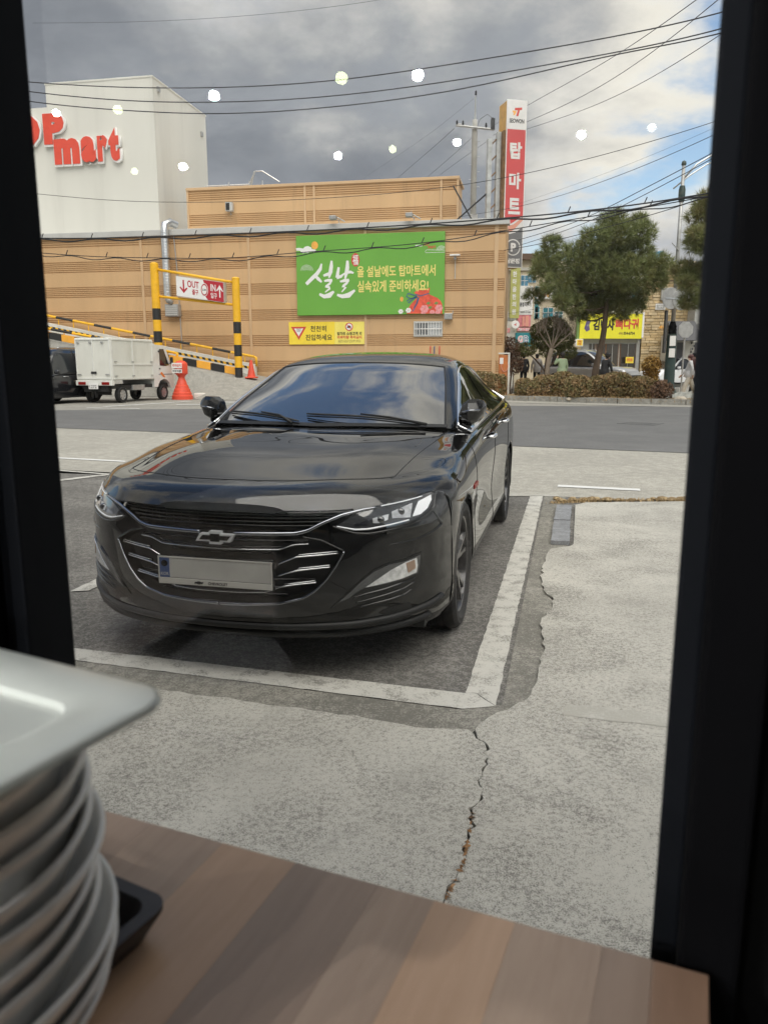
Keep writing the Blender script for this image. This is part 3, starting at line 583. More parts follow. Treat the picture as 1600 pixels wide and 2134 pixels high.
# shut lines: thin dark ribbons just proud of the skin
def seam(name, pts, r=.0026, mat='car_matte'): return MB().tube(pts, r, 4).build(name, mat, car, smooth=True)
hl = [tuple(p) for p in NB_.grid([2.0], np.linspace(0, 3, 30))[0]]; hs = [tuple(p) for p in NB_.grid(np.linspace(2.0, 5.0, 40), [3.0])[:, 0]]
half = hl + hs[1:]; seam('hood_gap', [(-x, y, z) for x, y, z in half[::-1]] + half[1:])
for s_ in (1, -1):
    f = lambda net, us, vs: [(p[0] * s_, p[1], p[2]) for p in net.grid(us, vs).reshape(-1, 3)]
    seam('door_gap', f(NB_, [du], np.linspace(4.2, 10, 30))); seam('door_gap', f(NB_, [u1], np.linspace(4.2, 10, 30))); seam('door_gap', [q for q in f(NB_, [u2], np.linspace(4.2, 10, 30)) if (q[1] - 2.83) ** 2 + (q[2] - WR) ** 2 > AR ** 2])
    seam('sill_gap', f(NB_, np.linspace(du, vat(NB_, 2.44, 7, US), 30), [10.0])); seam('fender_gap', f(NB_, [0.02], np.linspace(5, 7.3, 12)))
    for ay in (0., 2.83):
        # arch lip and inner liner
        ang = np.linspace(R(-22), R(202), 40); lip = [(s_ * (.905 if z > .3 else .90), y, z) for y, z in ((ay + (AR + .002) * math.cos(a), WR + (AR + .002) * math.sin(a)) for a in ang)]
        lip2 = []
        for (x_, y, z) in lip:
            g_ = NB_.grid([vat(NB_, min(y, 3.6), 8, US)], np.linspace(5, 11, 60))[0]; k_ = np.argmin(abs(g_[:, 2] - z)); lip2.append((s_ * (g_[k_, 0] - .004), y, z))
        MB().tube(lip2, .007, 6).build('arch_lip', 'car_paint', car, smooth=True)
        mm = MB(); n_ = 30; vs = []; 
        for k in range(n_ + 1):
            a = R(-25) + R(230) * k / n_; y, z = ay + (AR + .001) * math.cos(a), WR + (AR + .001) * math.sin(a); vs += [(s_ * .897, y, max(z, .1)), (s_ * .62, y, max(z, .1))]
        mm.add(vs, [(2 * k, 2 * k + 1, 2 * k + 3, 2 * k + 2) for k in range(n_)]); mm.build('wheel_liner', 'car_matte', car, smooth=True)
# floor pan and tail
MB().box(-.82, .82, -.62, 3.5, .19, .24).box(-.60, .60, -.60, .60, .24, .70).box(-.60, .60, 2.3, 3.4, .24, .8).build('underbody', 'car_matte', car)
tl = NB_.grid([10.0], np.linspace(0, 11, 40))[0]; tm = MB(); ring = [tuple(p) for p in tl] + [(-p[0], p[1], p[2]) for p in tl[::-1]]
tm.add(ring + [(0, 3.9, .6)], [(i, (i + 1) % len(ring), len(ring)) for i in range(len(ring))]); tm.build('tail_panel', 'car_paint', car, smooth=True)
for s_ in (1, -1):
    net_part('tail_light', NB_, 9.5, 10, 5.05, 6.2, 12, 12, 'tail_red', s_, off=.006)
# ---- wheels
def make_wheel(parent, x, y, s_):
    wh = thing('wheel', None, None, (x, y, WR)); wh.parent = parent
    w2, r0 = .1225, .254
    prof = [(r0, -w2 * .8), (r0 + .03, -w2), (.312, -w2), (.331, -w2 * .86), (WR, -w2 * .62)]
    for g_ in (-.055, -.018, .018, .055): prof += [(WR, g_ - .006), (WR - .008, g_ - .004), (WR - .008, g_ + .004), (WR, g_ + .006)]
    prof += [(WR, w2 * .62), (.331, w2 * .86), (.312, w2), (r0 + .03, w2), (r0, w2 * .8)]
    tyre = MB().lathe([(r, h * s_) for r, h in prof], 72, axis='x').build('tyre', 'rubber', wh, smooth=True, angle=30)
    tb = MB()      # tread blocks on both shoulders
    for k in range(64):
        for sd in (-1, 1):
            a = 2 * math.pi * (k + (.5 if sd > 0 else 0)) / 64; a2 = a + .012
            q = lambda r, h, an: (h * s_, r * math.cos(an), r * math.sin(an))
            x0_, x1_ = sd * .074, sd * .112
            tb.add([q(WR + .0012, x0_, a), q(WR + .0012, x0_, a2), q(.3305, x1_, a2), q(.3305, x1_, a)], [(0, 1, 2, 3)])
    tb.build('tread_sipe', 'car_matte', tyre, recalc=False)['kind'] = 'stuff'
    rim = MB().lathe([(h0, h1 * s_) for h0, h1 in ((.256, .100), (.250, .108), (.243, .104), (.236, .085), (.230, .03), (.226, -.09), (.256, -.10))], 60, axis='x').build('rim', 'wheel_black', wh, smooth=True, angle=40)
    MB().lathe([(0, -.02 * s_), (.165, -.02 * s_), (.165, -.035 * s_), (0, -.035 * s_)], 32, axis='x').build('brake_disc', 'dark_chrome', wh)
    for k in range(5):
        base = 2 * math.pi * k / 5 + .3
        for dv in (-.20, .20):
            sp = MB(); vs = []
            for r, hw, ht, an in ((.045, .022, .075, base), (.11, .020, .088, base + dv * .55), (.18, .017, .094, base + dv * .85), (.243, .024, .100, base + dv)):
                ca, sa = math.cos(an), math.sin(an); c_ = (r * ca, r * sa); t_ = (-sa, ca)
                for wsgn, hh in ((-1, ht - .02), (-.55, ht), (.55, ht), (1, ht - .02), (.8, ht - .045), (-.8, ht - .045)): vs.append((hh * s_, c_[0] + t_[0] * hw * wsgn, c_[1] + t_[1] * hw * wsgn))
            sp.add(vs, [(i * 6 + j, i * 6 + (j + 1) % 6, (i + 1) * 6 + (j + 1) % 6, (i + 1) * 6 + j) for i in range(3) for j in range(6)] + [tuple(range(6)), tuple(range(18, 24))]); sp.build('spoke', 'wheel_black', wh)
    MB().lathe([(0, .088 * s_), (.030, .086 * s_), (.052, .076 * s_), (.062, .05 * s_), (.062, .0)], 24, axis='x').build('hub_cap', 'wheel_black', wh, smooth=True)
    return wh
for s_ in (1, -1):
    for y in (0., 2.83): make_wheel(car, s_ * .792, y, s_)
# ---- mirrors
for s_ in (1, -1):
    mb = MB(); secs = []
    for x_, zb, zt_, yf, yb_ in ((.838, 1.012, 1.055, .735, .80), (.858, .990, 1.105, .690, .815), (.900, .982, 1.136, .665, .820), (.950, 1.000, 1.138, .680, .822), (.985, 1.035, 1.126, .712, .818), (.996, 1.065, 1.108, .745, .812)):
        x_ -= .07; zb += .026; zt_ += .026; zm = zb * .45 + zt_ * .55
        secs.append([(s_ * x_, yf, zm), (s_ * x_, yf + .012, zt_ - .022), (s_ * x_, yf + .045, zt_), (s_ * x_, yb_, zt_ - .004), (s_ * x_, yb_ + .004, zm), (s_ * x_, yb_, zb + .006), (s_ * x_, yf + .06, zb), (s_ * x_, yf + .016, zb + .022)])
    n_ = 8; vs = [p for s2 in secs for p in s2]
    mb.add(vs, [(i * n_ + j, i * n_ + (j + 1) % n_, (i + 1) * n_ + (j + 1) % n_, (i + 1) * n_ + j) for i in range(len(secs) - 1) for j in range(n_)] + [tuple(range(n_)), tuple(range((len(secs) - 1) * n_, len(secs) * n_))])
    mo = mb.build('door_mirror', 'car_gloss_black', car, smooth=True, angle=28)
    MB().prism([(.77, .99), (.80, 1.03), (.85, 1.03), (.85, 1.005), (.82, .985), (.79, .965)], .72, .79, 'y').build('mirror_foot', 'car_gloss_black', mo) if s_ > 0 else MB().prism([(-.77, .99), (-.80, 1.03), (-.85, 1.03), (-.85, 1.005), (-.82, .985), (-.79, .965)], .72, .79, 'y').build('mirror_foot', 'car_gloss_black', mo)
    MB().prism([(s_ * .80, 1.046), (s_ * .87, 1.056), (s_ * .875, 1.136), (s_ * .805, 1.141)], .828, .832, 'y').build('mirror_glass', 'car_glass', mo)
    MB().tube([(s_ * .80, .672, 1.088), (s_ * .85, .664, 1.098), (s_ * .90, .695, 1.10)], .006, 6).build('mirror_stripe', 'dark_chrome', mo, smooth=True)
    # door handles
    for (ya, za) in ((1.23, .90), (2.22, .93)):
        h = MB().tube([(s_ * .912, ya - .11, za), (s_ * .945, ya - .09, za + .004), (s_ * .950, ya, za + .008), (s_ * .945, ya + .09, za + .008), (s_ * .912, ya + .11, za + .006)], [.008, .012, .013, .012, .008], 8).build('door_handle', 'chrome', car, smooth=True)
    bd = MB()
    for k in range(7): bd.box(s_ * .9255 - .003, s_ * .9255 + .003, .30 + k * .024, .318 + k * .024, .688, .712)
    bd.build('badge', 'red_badge', car)
#CARDETAIL
from mathutils.bvhtree import BVHTree
from mathutils.geometry import delaunay_2d_cdt
def bvh_of(names):
    vs = []; fs = []
    for o in children(car):
        if o.name.split('.')[0] in names:
            b = len(vs); vs += [v.co.copy() for v in o.data.vertices]; fs += [[i + b for i in p.vertices] for p in o.data.polygons]
    return BVHTree.FromPolygons(vs, fs)
FB = bvh_of(('bumper', 'nose_panel', 'fender'))
def skin(x, z, off=0.):
    """point of the front skin seen straight from the front, moved off along its normal"""
    h = FB.ray_cast(Vector((x, -3, z)), Vector((0, 1, 0)))
    if h[0] is None: h = FB.find_nearest(Vector((x, -.7, z)))
    n = h[1]; n = n if n.y < 0 or abs(n.x) > .9 else -n
    if n.dot(Vector((x * .8, -1, .1))) < 0: n = -n
    return h[0] + n * off
def patch(name, poly, off, mat, parent, step=.014, s_=1, rim=0.):
    poly = [(p[0], p[-1]) for p in poly]; n = len(poly); pts = []
    for i in range(n):
        a = Vector(poly[i]); b = Vector(poly[(i + 1) % n]); m = max(1, int((b - a).length / step))
        pts += [a.lerp(b, k / m) for k in range(m)]
    nb = len(pts); xs = [p.x for p in pts]; zs = [p.y for p in pts]
    def inside(q):
        c = False
        for i in range(nb):
            a, b = pts[i], pts[i - 1]
            if (a.y > q[1]) != (b.y > q[1]) and q[0] < (b.x - a.x) * (q[1] - a.y) / (b.y - a.y) + a.x: c = not c
        return c
    x = min(xs) + step / 2
    while x < max(xs):
        z = min(zs) + step / 2
        while z < max(zs):
            if inside((x, z)) and min((p - Vector((x, z))).length for p in pts[:nb]) > step * .45: pts.append(Vector((x, z)))
            z += step
        x += step
    r = delaunay_2d_cdt(pts, [(i, (i + 1) % nb) for i in range(nb)], [], 1, 1e-5)
    vs = [skin(abs(v.x) if False else v.x, v.y, off) for v in r[0]]; fs = [tuple(f) for f in r[2]]
    m = len(vs)
    if rim:     # turn the edge back to the skin so the patch has thickness
        cnt = {}
        for f in fs:
            for i in range(3): e = tuple(sorted((f[i], f[(i + 1) % 3]))); cnt[e] = cnt.get(e, 0) + 1
        back = {}
        for e, c_ in cnt.items():
            if c_ == 1:
                for i in e:
                    if i not in back: back[i] = len(vs); vs.append(skin(r[0][i].x, r[0][i].y, off - rim))
                fs.append((e[0], e[1], back[e[1]], back[e[0]]))
    o = MB().add([(v[0] * s_, v[1], v[2]) for v in vs], fs).build(name, mat, parent, smooth=True, angle=45); return o
def line(name, pts, r, off, mat, parent, s_=1, n=40, mirror=False, k=8):
    p = [(q[0], q[-1]) for q in pts]; d = [0.]
    for a, b in zip(p[:-1], p[1:]): d.append(d[-1] + math.hypot(b[0] - a[0], b[1] - a[1]))
    qs = np.linspace(0, d[-1], n); xs = np.interp(qs, d, [a[0] for a in p]); zs = np.interp(qs, d, [a[1] for a in p])
    xs = np.convolve(np.pad(xs, 1, 'edge'), [.25, .5, .25], 'valid'); zs = np.convolve(np.pad(zs, 1, 'edge'), [.25, .5, .25], 'valid')
    q3 = [skin(x, z, off) for x, z in zip(xs, zs)]; q3 = [(q[0] * s_, q[1], q[2]) for q in q3]
    if mirror: q3 = [(-q[0], q[1], q[2]) for q in q3[::-1]] + q3[1:]
    rr_ = r if not isinstance(r, tuple) else list(np.interp(np.linspace(0, 1, len(q3)), np.linspace(0, 1, len(r)), r))
    return MB().tube(q3, rr_, k).build(name, mat, parent, smooth=True)
UPG = [(0, .762), (.30, .762), (.46, .761), (.555, .762), (.51, .742), (.43, .712), (.38, .695), (.30, .690), (0, .688)]
LOG = [(0, .662), (.22, .664), (.36, .664), (.44, .648), (.528, .60), (.495, .536), (.457, .478), (.412, .431), (.365, .401), (.265, .376), (.10, .366), (0, .365)]
def inpoly(poly, x, z):
    c = False
    for i in range(len(poly)):
        a, b = poly[i], poly[i - 1]
        if (a[1] > z) != (b[1] > z) and x < (b[0] - a[0]) * (z - a[1]) / (b[1] - a[1]) + a[0]: c = not c
    return c
both = lambda poly: poly + [(-x, z) for x, z in poly[::-1] if abs(x) > 1e-6]
# cut the grille openings out of the bumper skin
ob = [o for o in children(car) if o.name == 'bumper'][0]; bm = bmesh.new(); bm.from_mesh(ob.data)
dead = [f for f in bm.faces if f.calc_center_median().y < -.6 and any(inpoly(g_, abs(f.calc_center_median().x) + 1e-4, f.calc_center_median().z) for g_ in (UPG, LOG))]
bmesh.ops.delete(bm, geom=dead, context='FACES'); bm.to_mesh(ob.data); bm.free()
ug = patch('upper_grille', both(UPG), -.045, 'car_matte', car, .03); lg = patch('lower_grille', both(LOG), -.06, 'car_matte', car, .03)
for z in (.706, .722, .738, .752):
    xe = .40 + (z - .70) * 2.2; line('grille_slat', [(0, z), (xe * .6, z), (xe, z + .002)], .0042, -.018, 'car_gloss_black', ug, mirror=True, n=24, k=6)
for k in range(12):
    x = .03 + k * .04
    for s_ in (1, -1): line('grille_rib', [(x, .695 + max(0, x - .34) * .5), (x, .758)], .002, -.03, 'car_matte', ug, s_, n=5, k=5)
line('grille_trim', UPG[1:4], .004, .0, 'car_gloss_black', car, mirror=False, n=30)
# bright wing across the badge, rising to the headlamps
for s_ in (1, -1):
    line('chrome_wing', [(.075, .672), (.22, .675), (.335, .677), (.385, .689), (.435, .716), (.512, .748), (.588, .764), (.638, .769)], (.0085, .0095, .0095, .008, .007, .005), .006, 'dark_chrome', car, s_, n=60)
    line('grille_frame', LOG[4:] , (.0045, .005, .006, .008, .009), .003, 'dark_chrome', lg, s_, n=60); line('grille_frame', LOG[2:5], .004, .003, 'car_gloss_black', lg, s_, n=24)
    line('grille_blade', [(.345, .580), (.507, .592)], .009, -.020, 'car_gloss_black', lg, s_, n=16); line('grille_blade', [(.34, .521), (.475, .533)], .009, -.020, 'car_gloss_black', lg, s_, n=16); line('grille_blade', [(.28, .452), (.42, .467)], .009, -.020, 'car_gloss_black', lg, s_, n=16)
    for nm, q in (('a', [(.262, .545), (.30, .562), (.339, .578), (.42, .584), (.507, .590)]), ('b', [(.262, .495), (.30, .508), (.338, .519), (.40, .526), (.475, .532)])): line('chrome_blade', q, (.0022, .0032, .0036, .003, .002), -.006, 'chrome', lg, s_, n=40)
    for q in ([(.344, .588), (.507, .599)], [(.344, .530), (.475, .541)], [(.30, .461), (.415, .476)]): line('chrome_blade', q, (.0014, .0022, .0016), -.006, 'chrome', lg, s_, n=20)
line('chrome_blade', [(0, .604), (.187, .607), (.27, .609), (.30, .620), (.33, .630), (.391, .633)], .0026, -.006, 'chrome', lg, mirror=True, n=50); line('grille_blade', [(0, .612), (.27, .616), (.33, .638), (.391, .640)], .008, -.022, 'car_gloss_black', lg, mirror=True, n=40)
line('chrome_blade', [(0, .417), (.11, .418), (.208, .423), (.24, .436), (.274, .449), (.34, .459), (.42, .467)], .0030, -.006, 'chrome', lg, mirror=True, n=50)
for z, xe in ((.64, .40), (.585, .24), (.55, .24), (.47, .42), (.435, .36), (.40, .30)): line('grille_bar', [(0, z), (xe, z + .004)], .006, -.035, 'car_gloss_black', lg, mirror=True, n=24, k=6)
pm('badge_silver', (.72, .73, .75), .3, .5)
bw = [(-.088, -.017), (-.068, .016), (-.026, .016), (-.026, .027), (.026, .027), (.026, .016), (.088, .016), (.068, -.017), (.026, -.017), (.026, -.028), (-.026, -.028), (-.026, -.017)]
bo = MB().prism([(x, z + .655) for x, z in bw], -.995, -1.020, 'y').build('emblem', 'badge_silver', car)
MB().prism([(x * .82, z * .60 + .655) for x, z in bw], -1.019, -1.0215, 'y').build('emblem_fill', 'car_gloss_black', bo)
# number plate without number
pl = MB().bbox(-.268, .262, -1.030, -1.010, .441, .568, .008).build('number_plate', 'car_gloss_black', car)
MB().bbox(-.262, .256, -1.034, -1.029, .446, .472, .002).bbox(-.262, .256, -1.034, -1.029, .560, .566, .001).bbox(-.262, -.257, -1.034, -1.029, .47, .562, .001).bbox(.251, .256, -1.034, -1.029, .47, .562, .001).build('plate_frame', 'plate_frame', pl)['kind'] = 'stuff'
MB().bbox(-.2555, .2495, -1.0325, -1.029, .474, .5585, .001).build('plate_face', 'plate_grey', pl)
MB().bbox(-.2555, -.209, -1.0332, -1.030, .474, .5585, .0005).build('plate_band', 'plate_blue', pl); flat('plate_mark', ell(-.232, .535, .016, .014, 16), 'car_gloss_black', pl, -1.0332, .0004); text('plate_lettering', 'KOR', 'plate_grey', pl, -.232, .489, .018, -1.0332, ext=.0003)
text('frame_lettering', 'CHEVROLET', 'car_gloss_black', pl, .012, .458, .016, -1.0342, ext=.0003, bold=.0004); flat('frame_mark', [(-.075 + x * .25, .458 + z * .25) for x, z in bw], 'car_gloss_black', pl, -1.0342, .0006)
# head lamps and fog lamps
HL = [(0.488, 0.704), (0.52, 0.722), (0.554, 0.742), (0.594, 0.756), (0.636, 0.764), (0.648, 0.778), (0.694, 0.783), (0.742, 0.790), (0.789, 0.797), (0.826, 0.800), (0.834, 0.792), (0.836, 0.76), (0.826, 0.73), (0.802, 0.713), (0.764, 0.699), (0.716, 0.689), (0.666, 0.683), (0.621, 0.678), (0.566, 0.683)]
FOG = [(0.502, 0.379), (0.544, 0.418), (0.589, 0.463), (0.638, 0.503), (0.693, 0.525), (0.748, 0.529), (0.804, 0.546), (0.801, 0.496), (0.796, 0.465), (0.739, 0.45), (0.679, 0.442), (0.602, 0.436), (0.565, 0.415), (0.543, 0.395)]
for s_ in (1, -1):
    hb = patch('headlight', HL, .004, 'lens_dark', car, .012, s_, rim=.012)
    line('headlight_border', [(.478, .704), (.566, .672), (.621, .666), (.677, .671), (.726, .677), (.775, .688), (.813, .703), (.838, .728), (.843, .76), (.840, .795)], .006, .001, 'car_gloss_black', hb, s_, n=50)
    line('light_strip', [(.495, .704), (.566, .687), (.615, .686), (.695, .695), (.761, .705)], (.0025, .0042, .004, .0035, .003), .005, 'lens_bright', hb, s_, n=40)
    patch('light_block', [(.784, .772), (.807, .782), (.824, .789), (.829, .769), (.82, .739), (.799, .720), (.772, .716)], .0065, 'lens_bright', hb, .010, s_, rim=.004)
    patch('reflector', [(.694, .746), (.756, .768), (.764, .769), (.764, .714), (.70, .720)], .006, 'lens_refl', hb, .012, s_, rim=.003)
    patch('reflector', [(.628, .727), (.685, .738), (.684, .716), (.655, .706), (.632, .708)], .006, 'lens_refl', hb, .012, s_, rim=.003)
    patch('reflector', [(.562, .708), (.618, .726), (.614, .704), (.566, .701)], .006, 'dark_chrome', hb, .012, s_, rim=.003)
    for cx_, cz_ in ((.727, .743), (.657, .720)): MB().ball(tuple(Vector((skin(cx_, cz_, .002).x * s_, *skin(cx_, cz_, .002)[1:]))), (.020, .014, .016), 14, 8).build('projector_lens', 'lens_dark', hb, smooth=True)
    line('light_strip', [(.652, .772), (.706, .778), (.754, .784), (.795, .790)], .0026, .006, 'lens_bright', hb, s_, n=30)
    bz = patch('fog_bezel', [(.470, .350), (.502, .385), (.589, .470), (.638, .510), (.693, .533), (.748, .538), (.810, .556), (.806, .48), (.788, .405), (.76, .375), (.70, .352), (.60, .340)], .003, 'car_gloss_black', car, .016, s_, rim=.006)
    fg = patch('fog_lamp', FOG, .007, 'lens_dark', car, .012, s_, rim=.006)
    patch('fog_reflector', [(.606, .438), (.648, .466), (.699, .500), (.748, .523), (.79, .535), (.794, .50), (.790, .470), (.739, .455), (.679, .447)], .0085, 'lens_refl', fg, .010, s_, rim=.003); patch('indicator', [(.752, .520), (.782, .528), (.786, .49), (.760, .475)], .0105, 'orange_lens', fg, .012, s_, rim=.002)
    for q in ([(.559, .394), (.612, .407), (.679, .417), (.744, .433), (.789, .447)], [(.569, .371), (.622, .380), (.688, .392), (.749, .406), (.786, .428)], [(.584, .350), (.637, .359), (.698, .367), (.749, .378), (.777, .398)]): line('bumper_rib', q, (.003, .008, .010, .009, .004), .003, 'car_gloss_black', bz, s_, n=30)
    patch('lower_scoop', [(.653, .310), (.669, .322), (.707, .332), (.768, .336), (.777, .310), (.746, .284), (.695, .284)], .002, 'car_matte', car, .014, s_, rim=.005)
    line('bumper_crease', [(.838, .735), (.862, .692), (.878, .656), (.850, .634), (.80, .617), (.745, .612), (.69, .610)], (.002, .006, .009, .008, .006, .004, .001), -.001, 'car_paint', car, s_, n=50)
line('front_lip', [(0, .262), (.30, .264), (.55, .270), (.72, .283), (.83, .30), (.885, .32)], .016, .002, 'car_matte', car, mirror=True, n=50)
line('front_splitter', [(0, .215), (.30, .215), (.55, .22), (.72, .23), (.84, .25)], .02, .0, 'car_matte', car, mirror=True, n=40)
MB().box(-.55, .55, -.60, -.5, .3, .75).build('radiator', 'car_matte', car)
# ================================================================== supermarket across the road
pm('tan_panel', (.61, .395, .205), .6, var=.07, vscale=.5, dirt=(.47, .31, .165), dscale=1.0, stretch=(1.6, 1, .16)); pm('tan_trim', (.60, .41, .235), .6, var=.05, vscale=.6); pm('tan_groove', (.33, .205, .105), .7)
pm('coping_grey', (.52, .52, .50), .5, var=.08, vscale=.8, dirt=(.38, .38, .36), dscale=.8); pm('tower_white', (.69, .68, .62), .8, var=.04, vscale=.3, dirt=(.57, .56, .51), dscale=.5, bump=.15, bscale=8, stretch=(1.5, 1.5, .12))
pm('sign_red', (.72, .085, .05), .4, var=.05); pm('sign_white', (.80, .79, .77), .5, var=.03); pm('galv', (.62, .63, .63), .30, .85, var=.15, vscale=3); pm('galv_dull', (.42, .42, .41), .5, .5, var=.15)
pm('green_print', (.15, .40, .055), .55, var=.04, vscale=.7); pm('print_white', (.82, .82, .80), .6); pm('print_yellow', (.86, .72, .22), .6); pm('print_red', (.62, .07, .05), .6); pm('print_orange', (.85, .42, .08), .6, var=.1, vscale=3); pm('print_pink', (.80, .32, .33), .6, var=.2, vscale=12); pm('pouch_red', (.74, .10, .055), .6, var=.2, vscale=5); pm('print_blue', (.06, .13, .26), .6); pm('print_black', (.02, .02, .02), .6); pm('banner_yellow', (.90, .68, .055), .55, var=.05, vscale=2); pm('banner_yellow2', (.88, .75, .16), .55, var=.05, vscale=2); pm('leaf_print', (.16, .28, .08), .6)
MKA = R(-11); MKO = (5.0, 33.0, 0.)
mk = thing('supermarket', 'tan ribbed-panel supermarket building with pale tower behind the car', 'building', MKO, MKA)
def ribbed(x0, x1, zlo, zhi, bands, y=0.):
    """panel extruded along x from a stepped profile: smooth fields and bands of horizontal grooves"""
    prof = []; z = zhi
    prof.append((y, z))
    for (b0, b1) in bands:       # b1 > b0, top to bottom
        if b1 > zhi: b1 = zhi
        if b0 >= zhi or b1 <= zlo: continue
        b0 = max(b0, zlo); n = max(1, int(round((b1 - b0) / .092))); h = (b1 - b0) / n; zz_ = b1
        for k in range(n):
            prof += [(y, zz_ - h * .30), (y + .04, zz_ - h * .36), (y + .04, zz_ - h * .80), (y, zz_ - h * .86)]; zz_ -= h
    prof.append((y, zlo)); n = len(prof); vs = [(x0, a, b) for a, b in prof] + [(x1, a, b) for a, b in prof]
    return MB().add(vs, [(i, i + 1, n + i + 1, n + i) for i in range(n - 1)])
BANDS = [(6.56 - 1.11 * k, 7.07 - 1.11 * k) for k in range(7)]
PX = [-46, -41, -36, -31.2, -26.2, -21.2, -16.18, -11.11, -5.90, -.41]
for a, b in zip(PX[:-1], PX[1:]): ribbed(a + .06, b - .06, 0, 6.94, BANDS).build('wall_panel', 'tan_panel', mk)
ribbed(-.31, -.0, 0, 6.94, BANDS).build('wall_panel', 'tan_panel', mk)
for a in PX[1:]: MB().box(a - .06, a + (.06 if a < -1 else .10), -.025, .05, 0, 6.94).build('pilaster', 'tan_trim', mk)
MB().box(-46, -2.6, .05, 18, .0, 6.90).box(-2.59, -.02, .05, 3.0, .0, 6.90).build('wall_core', 'tan_groove', mk); MB().box(-.02, .02, .0, 3.0, .0, 6.935).build('side_wall', 'tan_panel', mk)
MB().bbox(-46, .12, -.14, .30, 6.94, 7.19, .02).build('coping', 'coping_grey', mk); MB().box(-46, -2.6, .30, 18, 6.95, 7.05).box(-2.6, 0, .30, 3.0, 6.95, 7.049).build('flat_roof', 'coping_grey', mk)
# set back upper storey
UB = [(9.18, 9.70), (8.02, 8.56), (7.0, 7.45)]
for a, b in ((-15.62, -9.75), (-9.65, -9.30), (-9.2, -3.25), (-3.13, -2.45)): ribbed(a, b, 7.05, 9.66, UB, 4.).build('upper_panel', 'tan_panel', mk)
for a in (-15.66, -9.70, -9.25, -3.19, -2.43): MB().box(a - .05, a + .05, 3.97, 4.05, 7.05, 9.66).build('pilaster', 'tan_trim', mk)
MB().box(-15.62, -2.45, 4.05, 6.2, 7.05, 9.66).build('upper_core', 'tan_panel', mk); MB().bbox(-15.72, -2.36, 3.94, 6.3, 9.66, 9.79, .015).build('upper_coping', 'tan_trim', mk)
# pale stair tower
MB().box(-22.65, -17.0, 3.6, 9.7, 7.05, 14.74).box(-30, -22.66, 3.62, 9.7, 7.05, 13.74).build('tower', 'tower_white', mk)
MB().bbox(-22.68, -16.97, 3.57, 9.73, 14.74, 14.82, .01).build('tower_coping', 'tower_white', mk)
for (y, z) in ((4.0, 14.25), (8.9, 13.55)): MB().box(-17.02, -16.9, y, y + .22, z, z + .22).build('wall_vent', 'galv_dull', mk)
# letters on the tower
sg = thing('store_sign', 'big red channel letters on the pale tower', 'sign', MKO, MKA)
for ch, x0, x1, z0, z1 in (('T', -25.9, -24.75, 11.95, 13.40), ('O', -24.65, -23.0, 11.92, 13.42), ('P', -22.82, -21.68, 11.97, 13.40), ('m', -22.32, -20.93, 11.02, 12.25), ('a', -20.87, -20.06, 11.06, 12.27), ('r', -19.98, -19.42, 11.06, 12.27), ('t', -19.38, -18.80, 11.06, 12.58)):
    b_ = text('letter', ch, 'sign_white', sg, (x0 + x1) / 2 + .03, (z0 + z1) / 2 - .03, 1., 3.57, w=x1 - x0 + .10, h=z1 - z0 + .10, ext=.07, bold=.085)
    text('letter_face', ch, 'sign_red', b_, (x0 + x1) / 2, (z0 + z1) / 2, 1., 3.425, w=x1 - x0 - .02, h=z1 - z0 - .02, ext=.012, bold=.07)
# roof rail, camera, floodlights
rl = thing('roof_railing', 'thin white pipe railing on the tan upper roof beside the tower', 'railing', MKO, MKA); 
for x in (-14.3, -13.2, -12.5): MB().tube([(x, 6., 9.79), (x, 6., 10.45)], .03, 6).build('post', 'galv', rl)
MB().tube([(-15.6, 6., 10.3), (-13.2, 6., 10.3), (-12.9, 6., 10.9), (-12.5, 6., 10.9), (-11.6, 6., 10.35)], .025, 6).build('rail', 'galv', rl); MB().tube([(-12.9, 6., 10.9), (-13.25, 6., 9.79)], .04, 6).build('brace', 'galv', rl)
cm = thing('security_camera', 'small boxed security camera on the tan upper wall', 'camera', MKO, MKA); MB().bbox(-13.62, -13.28, 3.72, 3.97, 8.62, 9.02, .02).build('housing', 'coping_grey', cm); MB().box(-13.58, -13.40, 3.70, 3.72, 8.66, 8.98).build('lens', 'print_black', cm); MB().tube([(-13.45, 3.97, 8.7), (-13.40, 3.9, 8.45)], .02, 6).build('arm', 'galv_dull', cm)
for x, w_ in ((-7.06, 'left of the two floodlights'), (-3.83, 'right of the two floodlights')):
    fl = thing('floodlight', w_ + ' on the grey coping above the green banner', 'floodlight', MKO, MKA, 'floodlights on the coping')
    MB().tube([(x, .1, 7.19), (x, .1, 7.34), (x - .1, -.3, 7.38)], .02, 6).build('arm', 'galv_dull', fl); MB().bbox(x - .28, x + .0, -.5, -.22, 7.30, 7.46, .02).build('head', 'galv_dull', fl)
    MB().tube([(x + .02, -.3, 7.40), (x + .3, -.1, 7.26)], .025, 6).build('bracket', 'coping_grey', fl)
    if 'right' in w_: MB().tube([(x - .05, .1, 7.3), (x - .12, .05, 7.62)], .012, 6).build('spike', 'galv_dull', fl)
